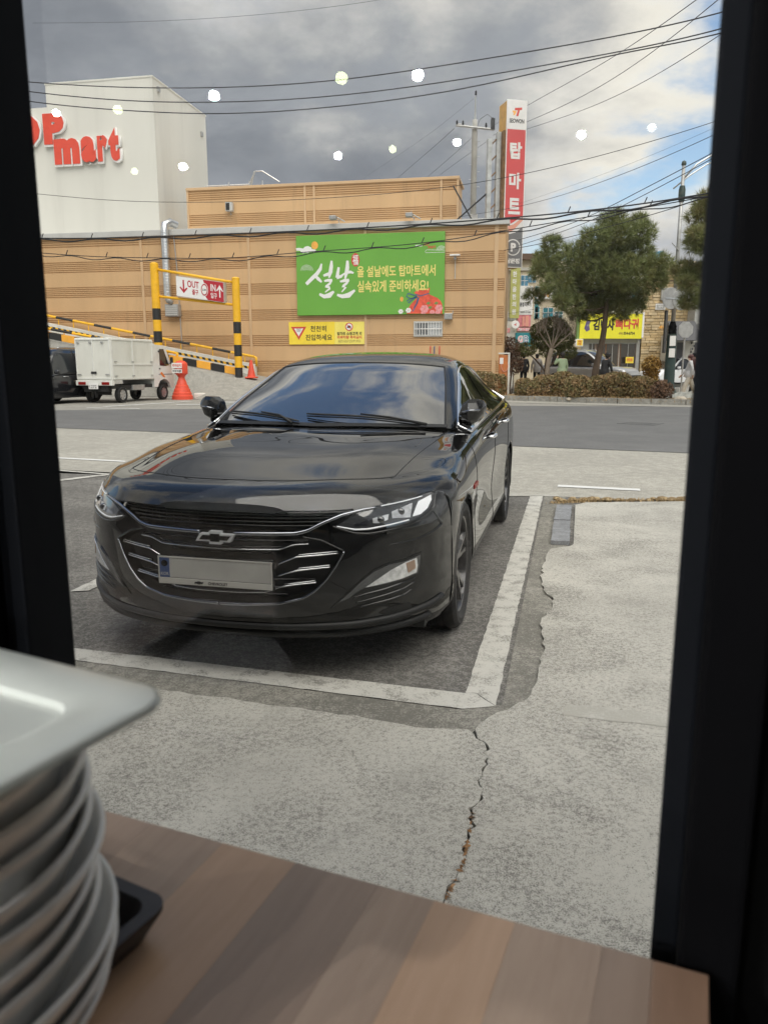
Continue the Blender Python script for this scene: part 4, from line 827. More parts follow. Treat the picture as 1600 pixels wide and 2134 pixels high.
# silver duct
dt = thing('duct', 'shiny silver ventilation duct running down the tan wall', 'duct', MKO, MKA)
MB().tube([(-14.55, .25, 7.42), (-14.70, -.05, 7.50), (-14.83, -.30, 7.36), (-14.84, -.35, 7.05), (-14.84, -.35, 4.35)], .165, 16).build('pipe', 'galv', dt, smooth=True, angle=50)
for k in range(22): MB().lathe([(.166, -.012), (.176, 0), (.166, .012)], 16, (-14.84, -.35, 4.5 + k * .12)).build('duct_ring', 'galv', dt, smooth=True)
MB().tube([(-14.84, -.35, 4.36), (-14.80, -.33, 4.12), (-14.66, -.3, 4.02)], [.165, .14, .10], 12).build('outlet', 'galv_dull', dt, smooth=True); MB().tube([(-14.55, -.06, 6.9), (-14.45, -.06, 5.2), (-14.40, -.06, 1.6)], .022, 6).build('conduit', 'galv_dull', dt)
vb = thing('vent_box', 'louvred grey ventilation box under the silver duct', 'vent', MKO, MKA); MB().bbox(-15.02, -14.38, -.32, -.01, 3.45, 3.98, .015).build('casing', 'galv_dull', vb)
for k in range(5): MB().box(-14.97, -14.43, -.345, -.322, 3.50 + k * .09, 3.56 + k * .09).build('louvre', 'coping_grey', vb)
# barred window, extractor, bracket lamp, pipes
wn = thing('barred_window', 'small white-framed window with bars low on the tan wall', 'window', MKO, MKA)
MB().bbox(-3.80, -2.56, -.06, -.0, 2.50, 2.58, .01).build('frame', 'coping_grey', wn); MB().bbox(-3.80, -2.56, -.06, -.0, 3.06, 3.14, .01).build('frame', 'coping_grey', wn); MB().bbox(-3.80, -3.72, -.06, -.0, 2.58, 3.06, .01).build('frame', 'coping_grey', wn); MB().bbox(-2.64, -2.56, -.06, -.0, 2.58, 3.06, .01).build('frame', 'coping_grey', wn)
pm('pane_dark', (.14, .15, .16), .1, coat=.5); pm('pane_pale', (.52, .54, .55), .2)
MB().box(-3.72, -3.18, -.012, -.004, 2.58, 3.06).build('pane', 'pane_dark', wn); MB().box(-3.18, -2.64, -.014, -.004, 2.58, 3.06).build('pane', 'pane_pale', wn)
for k in range(9): MB().tube([(-3.66 + k * .12, -.09, 2.55), (-3.66 + k * .12, -.09, 3.09)], .016, 6).build('bar', 'sign_white', wn)
MB().tube([(-3.76, -.09, 2.82), (-2.60, -.09, 2.82)], .018, 6).build('bar', 'sign_white', wn)
ex = thing('extractor_hood', 'small steel extractor hood at the corner of the green banner', 'vent', MKO, MKA); MB().bbox(-2.47, -2.14, -.28, -.0, 3.20, 3.44, .01).build('casing', 'galv', ex); MB().tube([(-2.14, -.14, 3.42), (-2.12, -.14, 3.56)], .015, 6).build('stay', 'galv', ex)
for k in range(3): MB().box(-2.44, -2.17, -.31, -.285, 3.23 + k * .07, 3.26 + k * .07).build('louvre', 'galv_dull', ex)
bl = thing('wall_lamp', 'white bracket lamp on the tan wall right of the green banner', 'lamp', MKO, MKA); MB().bbox(-2.28, -1.86, -.32, -.10, 5.74, 5.80, .01).build('shade', 'sign_white', bl); MB().tube([(-2.07, -.16, 5.74), (-2.07, -.05, 5.6), (-2.07, -.04, 4.85)], .018, 6).build('stem', 'coping_grey', bl); MB().bbox(-2.12, -2.02, -.2, -.06, 5.60, 5.72, .01).build('motor', 'galv_dull', bl)
for x, mt in ((-3.07, 'print_red'), (-2.90, 'print_blue'), (-2.68, 'print_red')): tag(MB().tube([(x, -.05, 1.3), (x, -.05, 2.02), (x, -.02, 2.1)], .022, 6).build('wall_pipe', mt), {-3.07: 'red pipe stub on the tan wall, left one of three', -2.90: 'dark blue pipe stub on the tan wall, middle one of three', -2.68: 'red pipe stub on the tan wall, right one of three'}[x], 'pipe', 'pipe stubs above the car roof'); COL.objects[-1].location = MKO; COL.objects[-1].rotation_euler = (0, 0, MKA)

# ---- green holiday banner
gb = thing('holiday_banner', 'large green New Year banner with white brush lettering and a red pouch', 'banner', MKO, MKA)
MB().bbox(-8.9, -2.5, -.16, -.03, 3.43, 6.74, .01).build('board', 'green_print', gb)
YB = -.161
def G(zx, zy):
    u = (zx - 92) / 1358.; top_ = 100 - 43 * u; bot = 830 - 5 * u; v = (bot - zy) / (bot - top_); return (-8.9 + 6.4 * u, 3.43 + 3.31 * v)
def ribbon(name, pts, ws, mat, parent, y=YB, t=.004):
    p = [Vector(G(*q)) for q in pts]; n = len(p); Lf = []; Rt = []
    for i in range(n):
        d = (p[min(i + 1, n - 1)] - p[max(i - 1, 0)]).normalized(); nn = Vector((-d.y, d.x)); w_ = ws[i] if isinstance(ws, (list, tuple)) else ws
        w_ = w_ / 1358 * 6.4 / 2; Lf.append(tuple(p[i] + nn * w_)); Rt.append(tuple(p[i] - nn * w_))
    m = MB(); vs = [(a[0], y - t, a[1]) for a in Lf] + [(a[0], y - t, a[1]) for a in Rt]; m.add(vs, [(i, i + 1, n + i + 1, n + i) for i in range(n - 1)]); 
    o = m.build(name, mat, parent); me = o.data
    if me.polygons[0].normal.y > 0: me.flip_normals()
    return o
for k, (pts, ws) in enumerate((([(330, 352), (318, 400), (285, 445), (240, 485), (182, 540)], [14, 30, 34, 34, 30]), ([(262, 455), (295, 490), (328, 522)], [20, 30, 18]), ([(345, 462), (380, 452), (418, 436)], [18, 28, 26]), ([(424, 325), (420, 380), (412, 430), (398, 482)], [18, 34, 36, 14]),
    ([(352, 512), (390, 505), (428, 505)], [16, 26, 22]), ([(420, 505), (405, 535), (372, 560)], [24, 20, 22]), ([(362, 560), (400, 570), (405, 580), (360, 615)], [22, 20, 18, 10]), ([(305, 632), (350, 655), (400, 645), (442, 608)], [22, 34, 46, 18]),
    ([(490, 385), (480, 440), (475, 482)], [22, 28, 34]), ([(470, 482), (510, 470), (545, 440)], [28, 26, 10]), ([(572, 325), (570, 390), (560, 440), (548, 492)], [22, 36, 34, 14]), ([(568, 432), (600, 430), (628, 440)], [26, 24, 14]),
    ([(500, 518), (545, 508), (585, 502)], [16, 28, 20]), ([(580, 505), (560, 535), (528, 560)], [22, 22, 22]), ([(520, 560), (552, 572), (515, 615)], [22, 22, 10]), ([(472, 640), (520, 655), (580, 645), (638, 598)], [20, 34, 46, 18]))):
    ribbon('brush_stroke', pts, ws, 'print_white', gb, YB, .003 + .0004 * k)
a, b = G(660, 470), G(1370, 372); text('lettering', '올 설날에도 탑마트에서', 'print_yellow', gb, (a[0] + b[0]) / 2, (a[1] + b[1]) / 2 , .5, YB, w=b[0] - a[0], h=.46, ext=.003, bold=.010)
a, b = G(662, 612), G(1308, 508); text('lettering', '실속있게 준비하세요!', 'print_yellow', gb, (a[0] + b[0]) / 2, (a[1] + b[1]) / 2, .5, YB, w=b[0] - a[0], h=.48, ext=.003, bold=.010)
gp_ = lambda l: [G(*q) for q in l]
flat('seal', [G(645 + 38 * math.cos(a), 318 + 62 * math.sin(a)) for a in np.linspace(0, 6.28, 20, endpoint=False)], 'print_red', gb, YB, .004); c_ = G(645, 318); text('seal_character', '福', 'print_white', gb, c_[0], c_[1], .3, YB - .004, w=.24, h=.42, ext=.002, bold=.004)
flat('sun_disc', [G(268 + 32 * math.cos(a), 186 + 36 * math.sin(a)) for a in np.linspace(0, 6.28, 20, endpoint=False)], 'print_orange', gb, YB, .003); flat('cloud_print', gp_([(90, 212), (120, 208), (160, 215), (175, 198), (205, 192), (235, 205), (240, 218), (275, 225), (280, 238), (265, 248), (225, 242), (205, 255), (180, 252), (160, 258), (140, 250), (130, 235), (95, 235)]), 'print_white', gb, YB, .006)
for cx, cy, r_, nn in ((190, 415, 56, 4), (1420, 235, 42, 4)):
    for k in range(nn): rr_ = r_ * (1 - k * .24); ribbon('wave_line', [(cx + rr_ * math.cos(a), cy - rr_ * .9 * abs(math.sin(a))) for a in np.linspace(0, math.pi, 14)] if cx < 1000 else [(cx + min(rr_ * math.cos(a), 30), cy - rr_ * abs(math.sin(a))) for a in np.linspace(math.pi * .2, math.pi, 14)], 3.2, 'print_white', gb)
ribbon('wave_line', [(1452, 232), (1290, 228), (1278, 240), (1280, 255), (1452, 250)], 3.2, 'print_white', gb)
a, b = G(1255, 185), G(1320, 165); text('small_lettering', 'TOP', 'print_red', gb, (a[0] + b[0]) / 2, (a[1] + b[1]) / 2, .2, YB, w=.26, ext=.002, bold=.004); a, b = G(1300, 212), G(1370, 190); text('small_lettering', 'mart', 'print_red', gb, (a[0] + b[0]) / 2, (a[1] + b[1]) / 2, .2, YB, w=.32, ext=.002, bold=.004)
flat('small_print', gp_([(1188, 184), (1250, 181), (1250, 196), (1188, 198)]), 'print_white', gb, YB, .003)
pouch = gp_([(1115, 822), (1125, 780), (1150, 735), (1190, 690), (1215, 668), (1200, 640), (1178, 622), (1205, 608), (1230, 598), (1262, 605), (1290, 590), (1322, 580), (1318, 610), (1315, 640), (1345, 655), (1390, 675), (1420, 705), (1435, 740), (1435, 823)])
flat('pouch', pouch, 'pouch_red', gb, YB, .005)
for l in ([(1195, 640), (1240, 655), (1315, 632)], [(1205, 660), (1160, 640), (1125, 632), (1112, 660), (1150, 680), (1210, 668)], [(1200, 660), (1130, 720), (1118, 700), (1150, 680), (1205, 662)], [(1215, 670), (1205, 720), (1180, 770)], [(1225, 668), (1210, 720), (1170, 800)]): ribbon('pouch_cord', l, 9, 'print_blue', gb, YB, .008)
rf = random.Random(3)
for cx, cy, r_ in ((1275, 778, 40), (1405, 770, 36), (1265, 815, 22), (1345, 810, 24), (1130, 790, 26), (1395, 812, 26), (1060, 800, 24)):
    for k in range(6):
        a = k * 1.05; flat('flower_petal', [G(cx + r_ * .55 * math.cos(a) + r_ * .45 * math.cos(t_), min(824, cy + r_ * .55 * math.sin(a) + r_ * .42 * math.sin(t_))) for t_ in np.linspace(0, 6.28, 10, endpoint=False)], 'print_pink' if cx > 1150 else 'sign_white', gb, YB, .0075 + .0005 * k)
for cx, cy in ((1325, 765), (1380, 725), (1310, 725), (1100, 800)): flat('leaf_shape', [G(cx - 22, cy + 6), G(cx - 4, cy - 16), G(cx + 20, cy - 8), G(cx + 6, cy + 14)], 'leaf_print', gb, YB, .007)
flat('blossom_print', [G(1068 + 16 * math.cos(a), 684 + 24 * math.sin(a)) for a in np.linspace(0, 6.28, 10, endpoint=False)], 'print_orange', gb, YB, .003)
# ---- yellow banner
yb = thing('yellow_banner', 'yellow warning banner with red triangle below the green banner', 'banner', MKO, MKA)
MB().bbox(-9.34, -7.27, -.05, -.028, 2.20, 3.16, .004).build('cloth', 'banner_yellow', yb); MB().bbox(-7.268, -5.95, -.05, -.028, 2.20, 3.15, .004).build('cloth', 'banner_yellow2', yb)
flat('warning_triangle', [(-9.24, 2.96), (-8.54, 2.96), (-8.89, 2.40)], 'print_red', yb, -.051); flat('triangle_field', [(-9.10, 2.885), (-8.68, 2.885), (-8.89, 2.55)], 'print_white', yb, -.0555); text('small_lettering', '천천히', 'print_black', yb, -8.89, 2.84, .1, -.06, w=.2, ext=.001); text('small_lettering', 'SLOW', 'print_black', yb, -8.89, 2.77, .1, -.06, w=.16, ext=.001)
text('lettering', '천천히', 'print_black', yb, -8.0, 2.87, .3, -.051, w=.72, h=.25, ext=.002, bold=.005); text('lettering', '진입하세요', 'print_black', yb, -7.98, 2.50, .3, -.051, w=1.20, h=.26, ext=.002, bold=.005)
flat('prohibition_ring', ell(-6.62, 2.94, .175, .175, 24), 'print_red', yb, -.051); flat('ring_field', ell(-6.62, 2.94, .135, .135, 24), 'print_white', yb, -.0555); flat('car_symbol', [(-6.71, 2.89), (-6.70, 2.94), (-6.66, 2.99), (-6.58, 2.99), (-6.54, 2.94), (-6.53, 2.89)], 'print_black', yb, -.0598); flat('slash', [(-6.72, 3.02), (-6.70, 3.04), (-6.52, 2.86), (-6.54, 2.84)], 'print_red', yb, -.064)
text('lettering', '탑마트 쇼핑고객 외', 'print_black', yb, -6.61, 2.655, .16, -.051, w=1.08, h=.14, ext=.002, bold=.004); text('lettering', '외부차량 주차금지', 'print_red', yb, -6.61, 2.50, .16, -.051, w=1.10, h=.14, ext=.002, bold=.004)
for z, tx in ((2.365, '무단주차 시 견인 조치 하오니 협조 바랍니다'), (2.30, '불편을 드려 죄송합니다 감사합니다 고객 여러분')): text('small_lettering', tx, 'print_black', yb, -6.61, z, .05, -.051, w=1.0, ext=.001)

# ================================================================== ramp, gate, bollard, cone
pm('ramp_white', (.70, .68, .62), .75, var=.06, dirt=(.50, .49, .44), dscale=.8); pm('paint_yellow', (.86, .47, .02), .45, var=.08); pm('paint_black', (.022, .022, .022), .5); pm('stripe_orange', (.88, .42, .05), .55, var=.08); pm('cone_red', (.70, .08, .04), .5, var=.06)
def on_mk(m, name, mat, parent=None, **k):
    o = m.build(name, mat, parent, **k); o.location = MKO; o.rotation_euler = (0, 0, MKA); return o
zr = lambda x: .80 + (-10.4 - x) * .178       # ramp surface height along the wall
rm = MB(); nx = 14
vs = []
for k in range(nx + 1):
    x = -4.5 - k * (31.5 / nx)
    z = max(0.0, zr(x)) if x < -10.4 else max(.016, .80 - (x + 10.4) * .19)
    for y, zz_ in ((-5.4 - .2 * math.sin(k), .014), (-4.4, z * .35 + .014), (-3.2, z * .8 + .014), (-2.45, z), (-.2, z)): vs.append((x, y, zz_))
# left of the cab the ground in front stays level, the ramp is walled
for k in range(nx + 1):
    x = vs[k * 5][0]
    if x < -13.0:
        for j, y in enumerate((-2.9, -2.75, -2.6, -2.45)): vs[k * 5 + j] = (x, y, .0145 if j < 3 else zr(x) - .02)
rm.add(vs, [(k * 5 + j, k * 5 + j + 1, k * 5 + j + 6, k * 5 + j + 5) for k in range(nx) for j in range(4)])
struct(on_mk(rm, 'ramp', 'lot_ground', smooth=True))
rp = thing('ramp_wall', 'white ramp side wall with orange and black kerb blocks', 'wall', MKO, MKA)
MB().add([(-28, -2.45, 0), (-10.75, -2.45, .3), (-10.75, -2.45, 1.08), (-28, -2.45, zr(-28) + .30), (-28, -2.2, 0), (-10.75, -2.2, .3), (-10.75, -2.2, 1.08), (-28, -2.2, zr(-28) + .30)], [(0, 1, 2, 3), (4, 5, 6, 7), (3, 2, 6, 7), (1, 2, 6, 5)]).build('kerb_wall', 'ramp_white', rp)
k = 0; x = -10.78
while x > -24:
    x2 = x - .62; MB().add([(x, -2.475, zr(x) + .02), (x2, -2.475, zr(x2) + .02), (x2, -2.475, zr(x2) + .305), (x, -2.475, zr(x) + .305), (x, -2.18, zr(x) + .02), (x2, -2.18, zr(x2) + .02), (x2, -2.18, zr(x2) + .307), (x, -2.18, zr(x) + .307)], [(0, 1, 2, 3), (3, 2, 6, 7), (4, 5, 6, 7), (0, 3, 7, 4), (1, 2, 6, 5)]).build('kerb_block', 'stripe_orange' if k % 2 == 0 else 'paint_black', rp); x = x2; k += 1
rw = thing('ramp_parapet', 'pale ramp parapet with thin hazard stripe against the tan wall', 'wall', MKO, MKA)
zp = lambda x: 1.16 + (-10.8 - x) * .188
MB().add([(-30, -.50, 0), (-10.8, -.50, .2), (-10.8, -.50, zp(-10.8) + .18), (-30, -.50, zp(-30) + .18), (-30, -.25, 0), (-10.8, -.25, .2), (-10.8, -.25, zp(-10.8) + .18), (-30, -.25, zp(-30) + .18)], [(0, 1, 2, 3), (4, 5, 6, 7), (3, 2, 6, 7), (1, 2, 6, 5)]).build('parapet', 'ramp_white', rw)
x = -10.85; k = 0
while x > -24:
    x2 = x - .14; MB().add([(x, -.505, zp(x) - .06), (x2, -.505, zp(x2) - .06), (x2 - .05, -.505, zp(x2) + .05), (x - .05, -.505, zp(x) + .05)], [(0, 1, 2, 3)]).build('hazard_mark', 'paint_yellow' if k % 2 else 'paint_black', rw); x = x2; k += 1
def striped_rail(name, label, x0, x1, y, zf, seg, posts, h):
    r_ = thing(name, label, 'railing', MKO, MKA); x = x0; k = 0
    while x > x1:
        x2 = x - seg[k % 2]; MB().tube([(x, y, zf(x) + h), (x2, y, zf(x2) + h)], .055, 8).build('rail', 'paint_yellow' if k % 2 == 0 else 'paint_black', r_, smooth=True, angle=40); x = x2; k += 1
    for px_ in posts: MB().tube([(px_, y, zf(px_)), (px_, y, zf(px_) + h - .04)], .022, 6).build('rail_post', 'paint_yellow', r_)
    MB().tube([(x0, y, zf(x0) + h), (x0 + .12, y, zf(x0) + h - .04), (x0 + .14, y, zf(x0) - .1)], .055, 8).build('rail_end', 'paint_yellow', r_, smooth=True); return r_
striped_rail('ramp_railing', 'yellow and black striped pipe railing on the ramp parapet by the wall', -10.9, -26, -.38, lambda x: zp(x) + .18, (1.05, .85), [-11.3 - k * .75 for k in range(18)], .32)
striped_rail('ramp_railing', 'yellow and black striped pipe railing on the near ramp kerb above the truck', -13.7, -26, -2.32, lambda x: zr(x) + .28, (.9, 1.0), [-14.0 - k * 1.2 for k in range(9)], .16)
gt = thing('height_gate', 'yellow height-limit gate with black striped posts at the ramp', 'gate', MKO, MKA)
for x, z0, z1, y in ((-14.19, .55, 5.40, -2.75), (-10.72, .82, 4.76, -2.62)):
    p_ = MB().tube([(x, y, z0), (x, y, z1)], .17 if x < -12 else .155, 16).build('post', 'paint_yellow', gt, smooth=True, angle=40); MB().ball((x, y, z1), (.17, .17, .07), 14, 6).build('post_cap', 'paint_yellow', p_, smooth=True)
    for k in range(3):
        za = (3.62 if x < -12 else 3.05) - k * .92; MB().tube([(x, y, za - .46), (x, y, za)], .173 if x < -12 else .158, 16, cap=False).build('black_band', 'paint_black', p_, smooth=True)
for (za, zb) in ((5.20, 4.60), (4.12, 3.72)): MB().tube([(-14.19, -2.75, za), (-10.72, -2.62, zb)], .055, 10).build('crossbar', 'paint_yellow', gt, smooth=True)
is_ = thing('in_out_sign', 'white and red OUT and IN sign box hung in the yellow gate', 'sign', MKO, MKA)
IY = -2.86
def I(u, v): return (-13.20 + 2.05 * u, 4.08 + .80 * v + (.0 - .32) * u + .02)
MB().prism([I(0, 0), I(1, 0.03), I(1, 1.03), I(0, 1)], IY, IY + .3, 'y').build('sign_box', 'coping_grey', is_)
flat('white_field', [I(.0, .02), I(.66, .04), I(.61, .2), I(.56, .5), I(.60, .8), I(.57, 1.0), I(.0, .98)], 'sign_white', is_, IY - .001, .003); flat('red_field', [I(.66, .04), I(.995, .05), I(.995, 1.01), I(.57, 1.0), I(.60, .8), I(.56, .5), I(.61, .2)], 'sign_crimson' if 'sign_crimson' in M else (pm('sign_crimson', (.45, .02, .035), .5) and 'sign_crimson'), is_, IY - .001, .003)
def itext(body, mat, u, v, w_, h_, bold=.006):
    o = text('lettering', body, mat, is_, 0, 0, .3, IY - .0045, w=w_, h=h_, ext=.002, bold=bold); x, z = I(u, v)
    for vv in o.data.vertices: vv.co.z += z - .155 * vv.co.x; vv.co.x += x
    return o
itext('OUT', 'sign_crimson', .36, .70, .50, .27); itext('출구', 'sign_crimson', .40, .33, .27, .22); itext('IN', 'sign_white', .78, .68, .22, .27); itext('입구', 'sign_white', .79, .30, .27, .22)
flat('down_arrow', [I(.14, .85), I(.17, .85), I(.17, .38), I(.22, .5), I(.24, .46), I(.155, .2), I(.07, .46), I(.09, .5), I(.14, .38)], 'sign_crimson', is_, IY - .0045, .003); flat('up_arrow', [I(.905, .25), I(.93, .25), I(.93, .66), I(.975, .54), I(.99, .58), I(.917, .86), I(.845, .58), I(.86, .54), I(.905, .66)], 'sign_white', is_, IY - .0045, .003)
c_ = I(.595, .52); flat('limit_ring', ell(c_[0], c_[1], .165, .26, 24), 'sign_white', is_, IY - .0048, .003); flat('limit_ring', ell(c_[0], c_[1], .145, .235, 24), 'sign_crimson', is_, IY - .0082, .003); flat('limit_field', ell(c_[0], c_[1], .11, .185, 24), 'sign_white', is_, IY - .0115, .003); text('small_lettering', '2.3m', 'print_black', is_, c_[0], c_[1], .1, IY - .015, w=.17, ext=.001, bold=.003)
# red plastic no-parking bollard with plates
rb = thing('plastic_bollard', 'red plastic no-parking stand beside the white truck', 'bollard', (-7.85, 30.3, 0), R(-14))
MB().lathe([(.0, .0), (.40, .0), (.40, .14), (.37, .16), (.36, .26), (.33, .28), (.30, .40), (.27, .42), (.24, .54), (.21, .56), (.17, .70), (.13, .78), (.12, .84), (.16, .92), (.24, .98), (.26, 1.0)], 24).build('base', 'cone_red', rb, smooth=True, angle=35)
MB().lathe([(.26, 1.0), (.26, 1.34), (.24, 1.40), (.15, 1.47), (.0, 1.50)], 8).build('head', 'cone_red', rb, smooth=True, angle=35)
pl_ = MB().box(-.25, .17, -.265, -.25, 1.20, 1.40).build('notice', 'sign_white', rb); text('lettering', '주차금지', 'print_red', pl_, -.04, 1.30, .1, -.266, w=.36, h=.11, ext=.001, bold=.003)
pl_ = MB().box(-.25, .17, -.265, -.25, 1.02, 1.16).build('notice', 'sign_white', rb); text('lettering', '외부차량', 'print_black', pl_, -.04, 1.09, .1, -.266, w=.36, h=.09, ext=.001, bold=.003)
tag(MB().bbox(-.2, .5, -.2, .25, 0, .22, .04).build('concrete_block', 'ramp_white'), 'white concrete block on the ground behind the red bollard', 'block'); o = COL.objects[-1]; o.location = (-7.25, 30.75, .01); o.rotation_euler = (0, 0, R(-10))
cn_ = thing('traffic_cone', 'red traffic cone beside the right gate post', 'cone', tuple(Matrix.Rotation(MKA, 4, 'Z') @ Vector((-10.20, -2.55, 0)) + Vector(MKO) + Vector((0, 0, .78))), 0)
MB().lathe([(.02, .74), (.05, .73), (.17, .06), (.0, .06)], 18).build('cone_body', 'cone_red', cn_, smooth=True, angle=40); MB().bbox(-.24, .24, -.24, .24, 0, .06, .02).build('cone_foot', 'cone_red', cn_); MB().lathe([(.088, .44), (.116, .30)], 18).build('cone_band', 'print_orange', cn_, smooth=True)
# ================================================================== pylon sign, utility pole, cables
pm('pylon_red', (.60, .085, .085), .45, var=.06, vscale=.6); pm('pylon_grey', (.17, .17, .175), .5, var=.05); pm('pylon_white', (.74, .72, .70), .5, var=.04); pm('pylon_orange', (.60, .33, .06), .55, var=.15, dirt=(.35, .2, .06)); pm('salmon', (.72, .33, .24), .5); pm('steel_pale', (.50, .51, .50), .5, .3, var=.15, dirt=(.30, .25, .2)); pm('rust_brown', (.22, .125, .06), .8, var=.3, vscale=4); pm('concrete_pole', (.36, .35, .32), .8, var=.12, vscale=1.5, bump=.15); pm('cable_black', (.020, .020, .022), .6)
py = thing('pylon_sign', 'tall red and white pylon sign standing behind the tan building', 'sign', (5.45, 35.2, 0), R(14))
MB().bbox(-.44, .44, -.40, .42, 5.50, 12.15, .015).build('casing', 'pylon_orange', py)
MB().bbox(-.45, .45, -.45, -.405, 5.46, 12.18, .008).build('face_frame', 'pylon_white', py)
Yp = -.4505
flat('white_field', [(-.415, 11.05), (.415, 11.05), (.415, 12.14), (-.415, 12.14)], 'pylon_white', py, Yp, .004); flat('red_field', [(-.415, 7.20), (-.1, 7.28), (.415, 7.60), (.415, 11.03), (-.415, 11.03)], 'pylon_red', py, Yp, .004); flat('swoosh', [(-.415, 6.80), (.0, 7.02), (.415, 7.42), (.415, 7.57), (-.1, 7.25), (-.415, 7.17)], 'salmon', py, Yp, .004); flat('swoosh_edge', [(-.415, 7.11), (.0, 7.25), (.415, 7.56), (.415, 7.62), (.0, 7.31), (-.415, 7.18)], 'pylon_white', py, Yp - .0045, .003); flat('grey_field', [(-.415, 5.50), (.415, 5.50), (.415, 7.16), (.1, 6.92), (-.415, 6.78)], 'pylon_grey', py, Yp, .005)
flat('logo_mark', [(-.10, 11.86), (.22, 11.90), (.22, 11.80), (.12, 11.79), (.06, 11.55), (-.04, 11.55), (.03, 11.78), (-.10, 11.76)], 'print_red', py, Yp - .0045); flat('logo_mark', [(-.20, 11.76), (-.02, 11.74), (-.10, 11.58), (-.18, 11.58), (-.13, 11.67), (-.20, 11.68)], 'print_orange', py, Yp - .0045)
text('lettering', 'SEOWON', 'print_black', py, .0, 11.36, .2, Yp - .0045, w=.66, h=.17, ext=.002, bold=.006)
for ch, z in (('탑', 10.20), ('마', 9.00), ('트', 7.98)): text('lettering', ch, 'pylon_white', py, .0, z, .6, Yp - .0045, w=.54, h=.66, ext=.003, bold=.022)
flat('parking_ring', ell(.0, 6.30, .34, .34, 28), 'pylon_white', py, Yp - .0055); flat('parking_field', ell(.0, 6.30, .295, .295, 28), 'pylon_grey', py, Yp - .0097); text('parking_letter', 'P', 'pylon_white', py, .01, 6.30, .4, Yp - .014, w=.24, h=.36, ext=.002, bold=.02)
text('lettering', '삼문점', 'pylon_white', py, .0, 5.74, .2, Yp - .0055, w=.62, h=.21, ext=.002, bold=.010)
for x in (-.62, -1.02): MB().box(x - .09, x + .09, -.1, .1, 0, 11.0 if x > -.9 else 10.7).build('column', 'steel_pale', py)
MB().box(-.52, -.44, -.35, .35, 6.0, 11.0).build('side_frame', 'rust_brown', py)
for k in range(7): MB().tube([(-1.02, .0, 6.5 + k * .65), (-.62, .0, 6.9 + k * .65 * 1.0)], .03, 6).build('lattice', 'rust_brown', py)
for a, b in (((-1.0, 0, 8.6), (-2.45, .6, 7.3)), ((-2.4, .6, 8.9), (-1.55, .2, 7.3))): MB().tube([a, b], .035, 6).build('stay', 'cable_black', py)
up = thing('utility_pole', 'concrete utility pole with crossarm and insulators left of the tall sign', 'pole', (4.60, 42.0, 0), 0)
MB().tube([(0, 0, 0), (0, 0, 13.0), (0, 0, 13.5)], [.19, .14, .12], 14).build('shaft', 'concrete_pole', up, smooth=True); MB().tube([(0, -.05, 13.0), (.0, -.05, 14.62)], [.05, .03], 8).build('mast', 'galv_dull', up); MB().tube([(-.98, -.2, 13.18), (.95, -.2, 12.98)], .055, 8).build('crossarm', 'galv_dull', up); MB().tube([(-.95, -.2, 13.28), (.0, -.15, 13.05)], .03, 6).build('brace', 'galv_dull', up)
for x, z in ((-.92, 13.22), (-.62, 13.2), (.55, 13.1), (.9, 13.05), (.88, 13.35), (0., 14.6)):
    i_ = MB().lathe([(.02, -.02), (.07, .0), (.03, .05), (.07, .07), (.03, .12), (.06, .14), (.0, .22)], 10, (x, -.2, z)).build('insulator', 'cable_black', up, smooth=True)
MB().tube([(.0, 0, 12.9), (.25, -.1, 13.5), (.6, -.2, 13.7), (.88, -.2, 13.5)], .012, 5).build('jumper_wire', 'cable_black', up)
MB().bbox(.78, .98, -.3, -.1, 12.98, 13.5, .02).build('cutout_switch', 'cable_black', up)
MB().bbox(-.2, .2, -.4, -.2, 8.6, 8.9, .02).build('strap', 'galv_dull', up)
for k in range(10): MB().tube([(0, -.1, 9.2 + k * .36), (.28 if k % 2 else -.28, -.1, 9.2 + k * .36)], .012, 5).build('step_bolt', 'galv_dull', up)
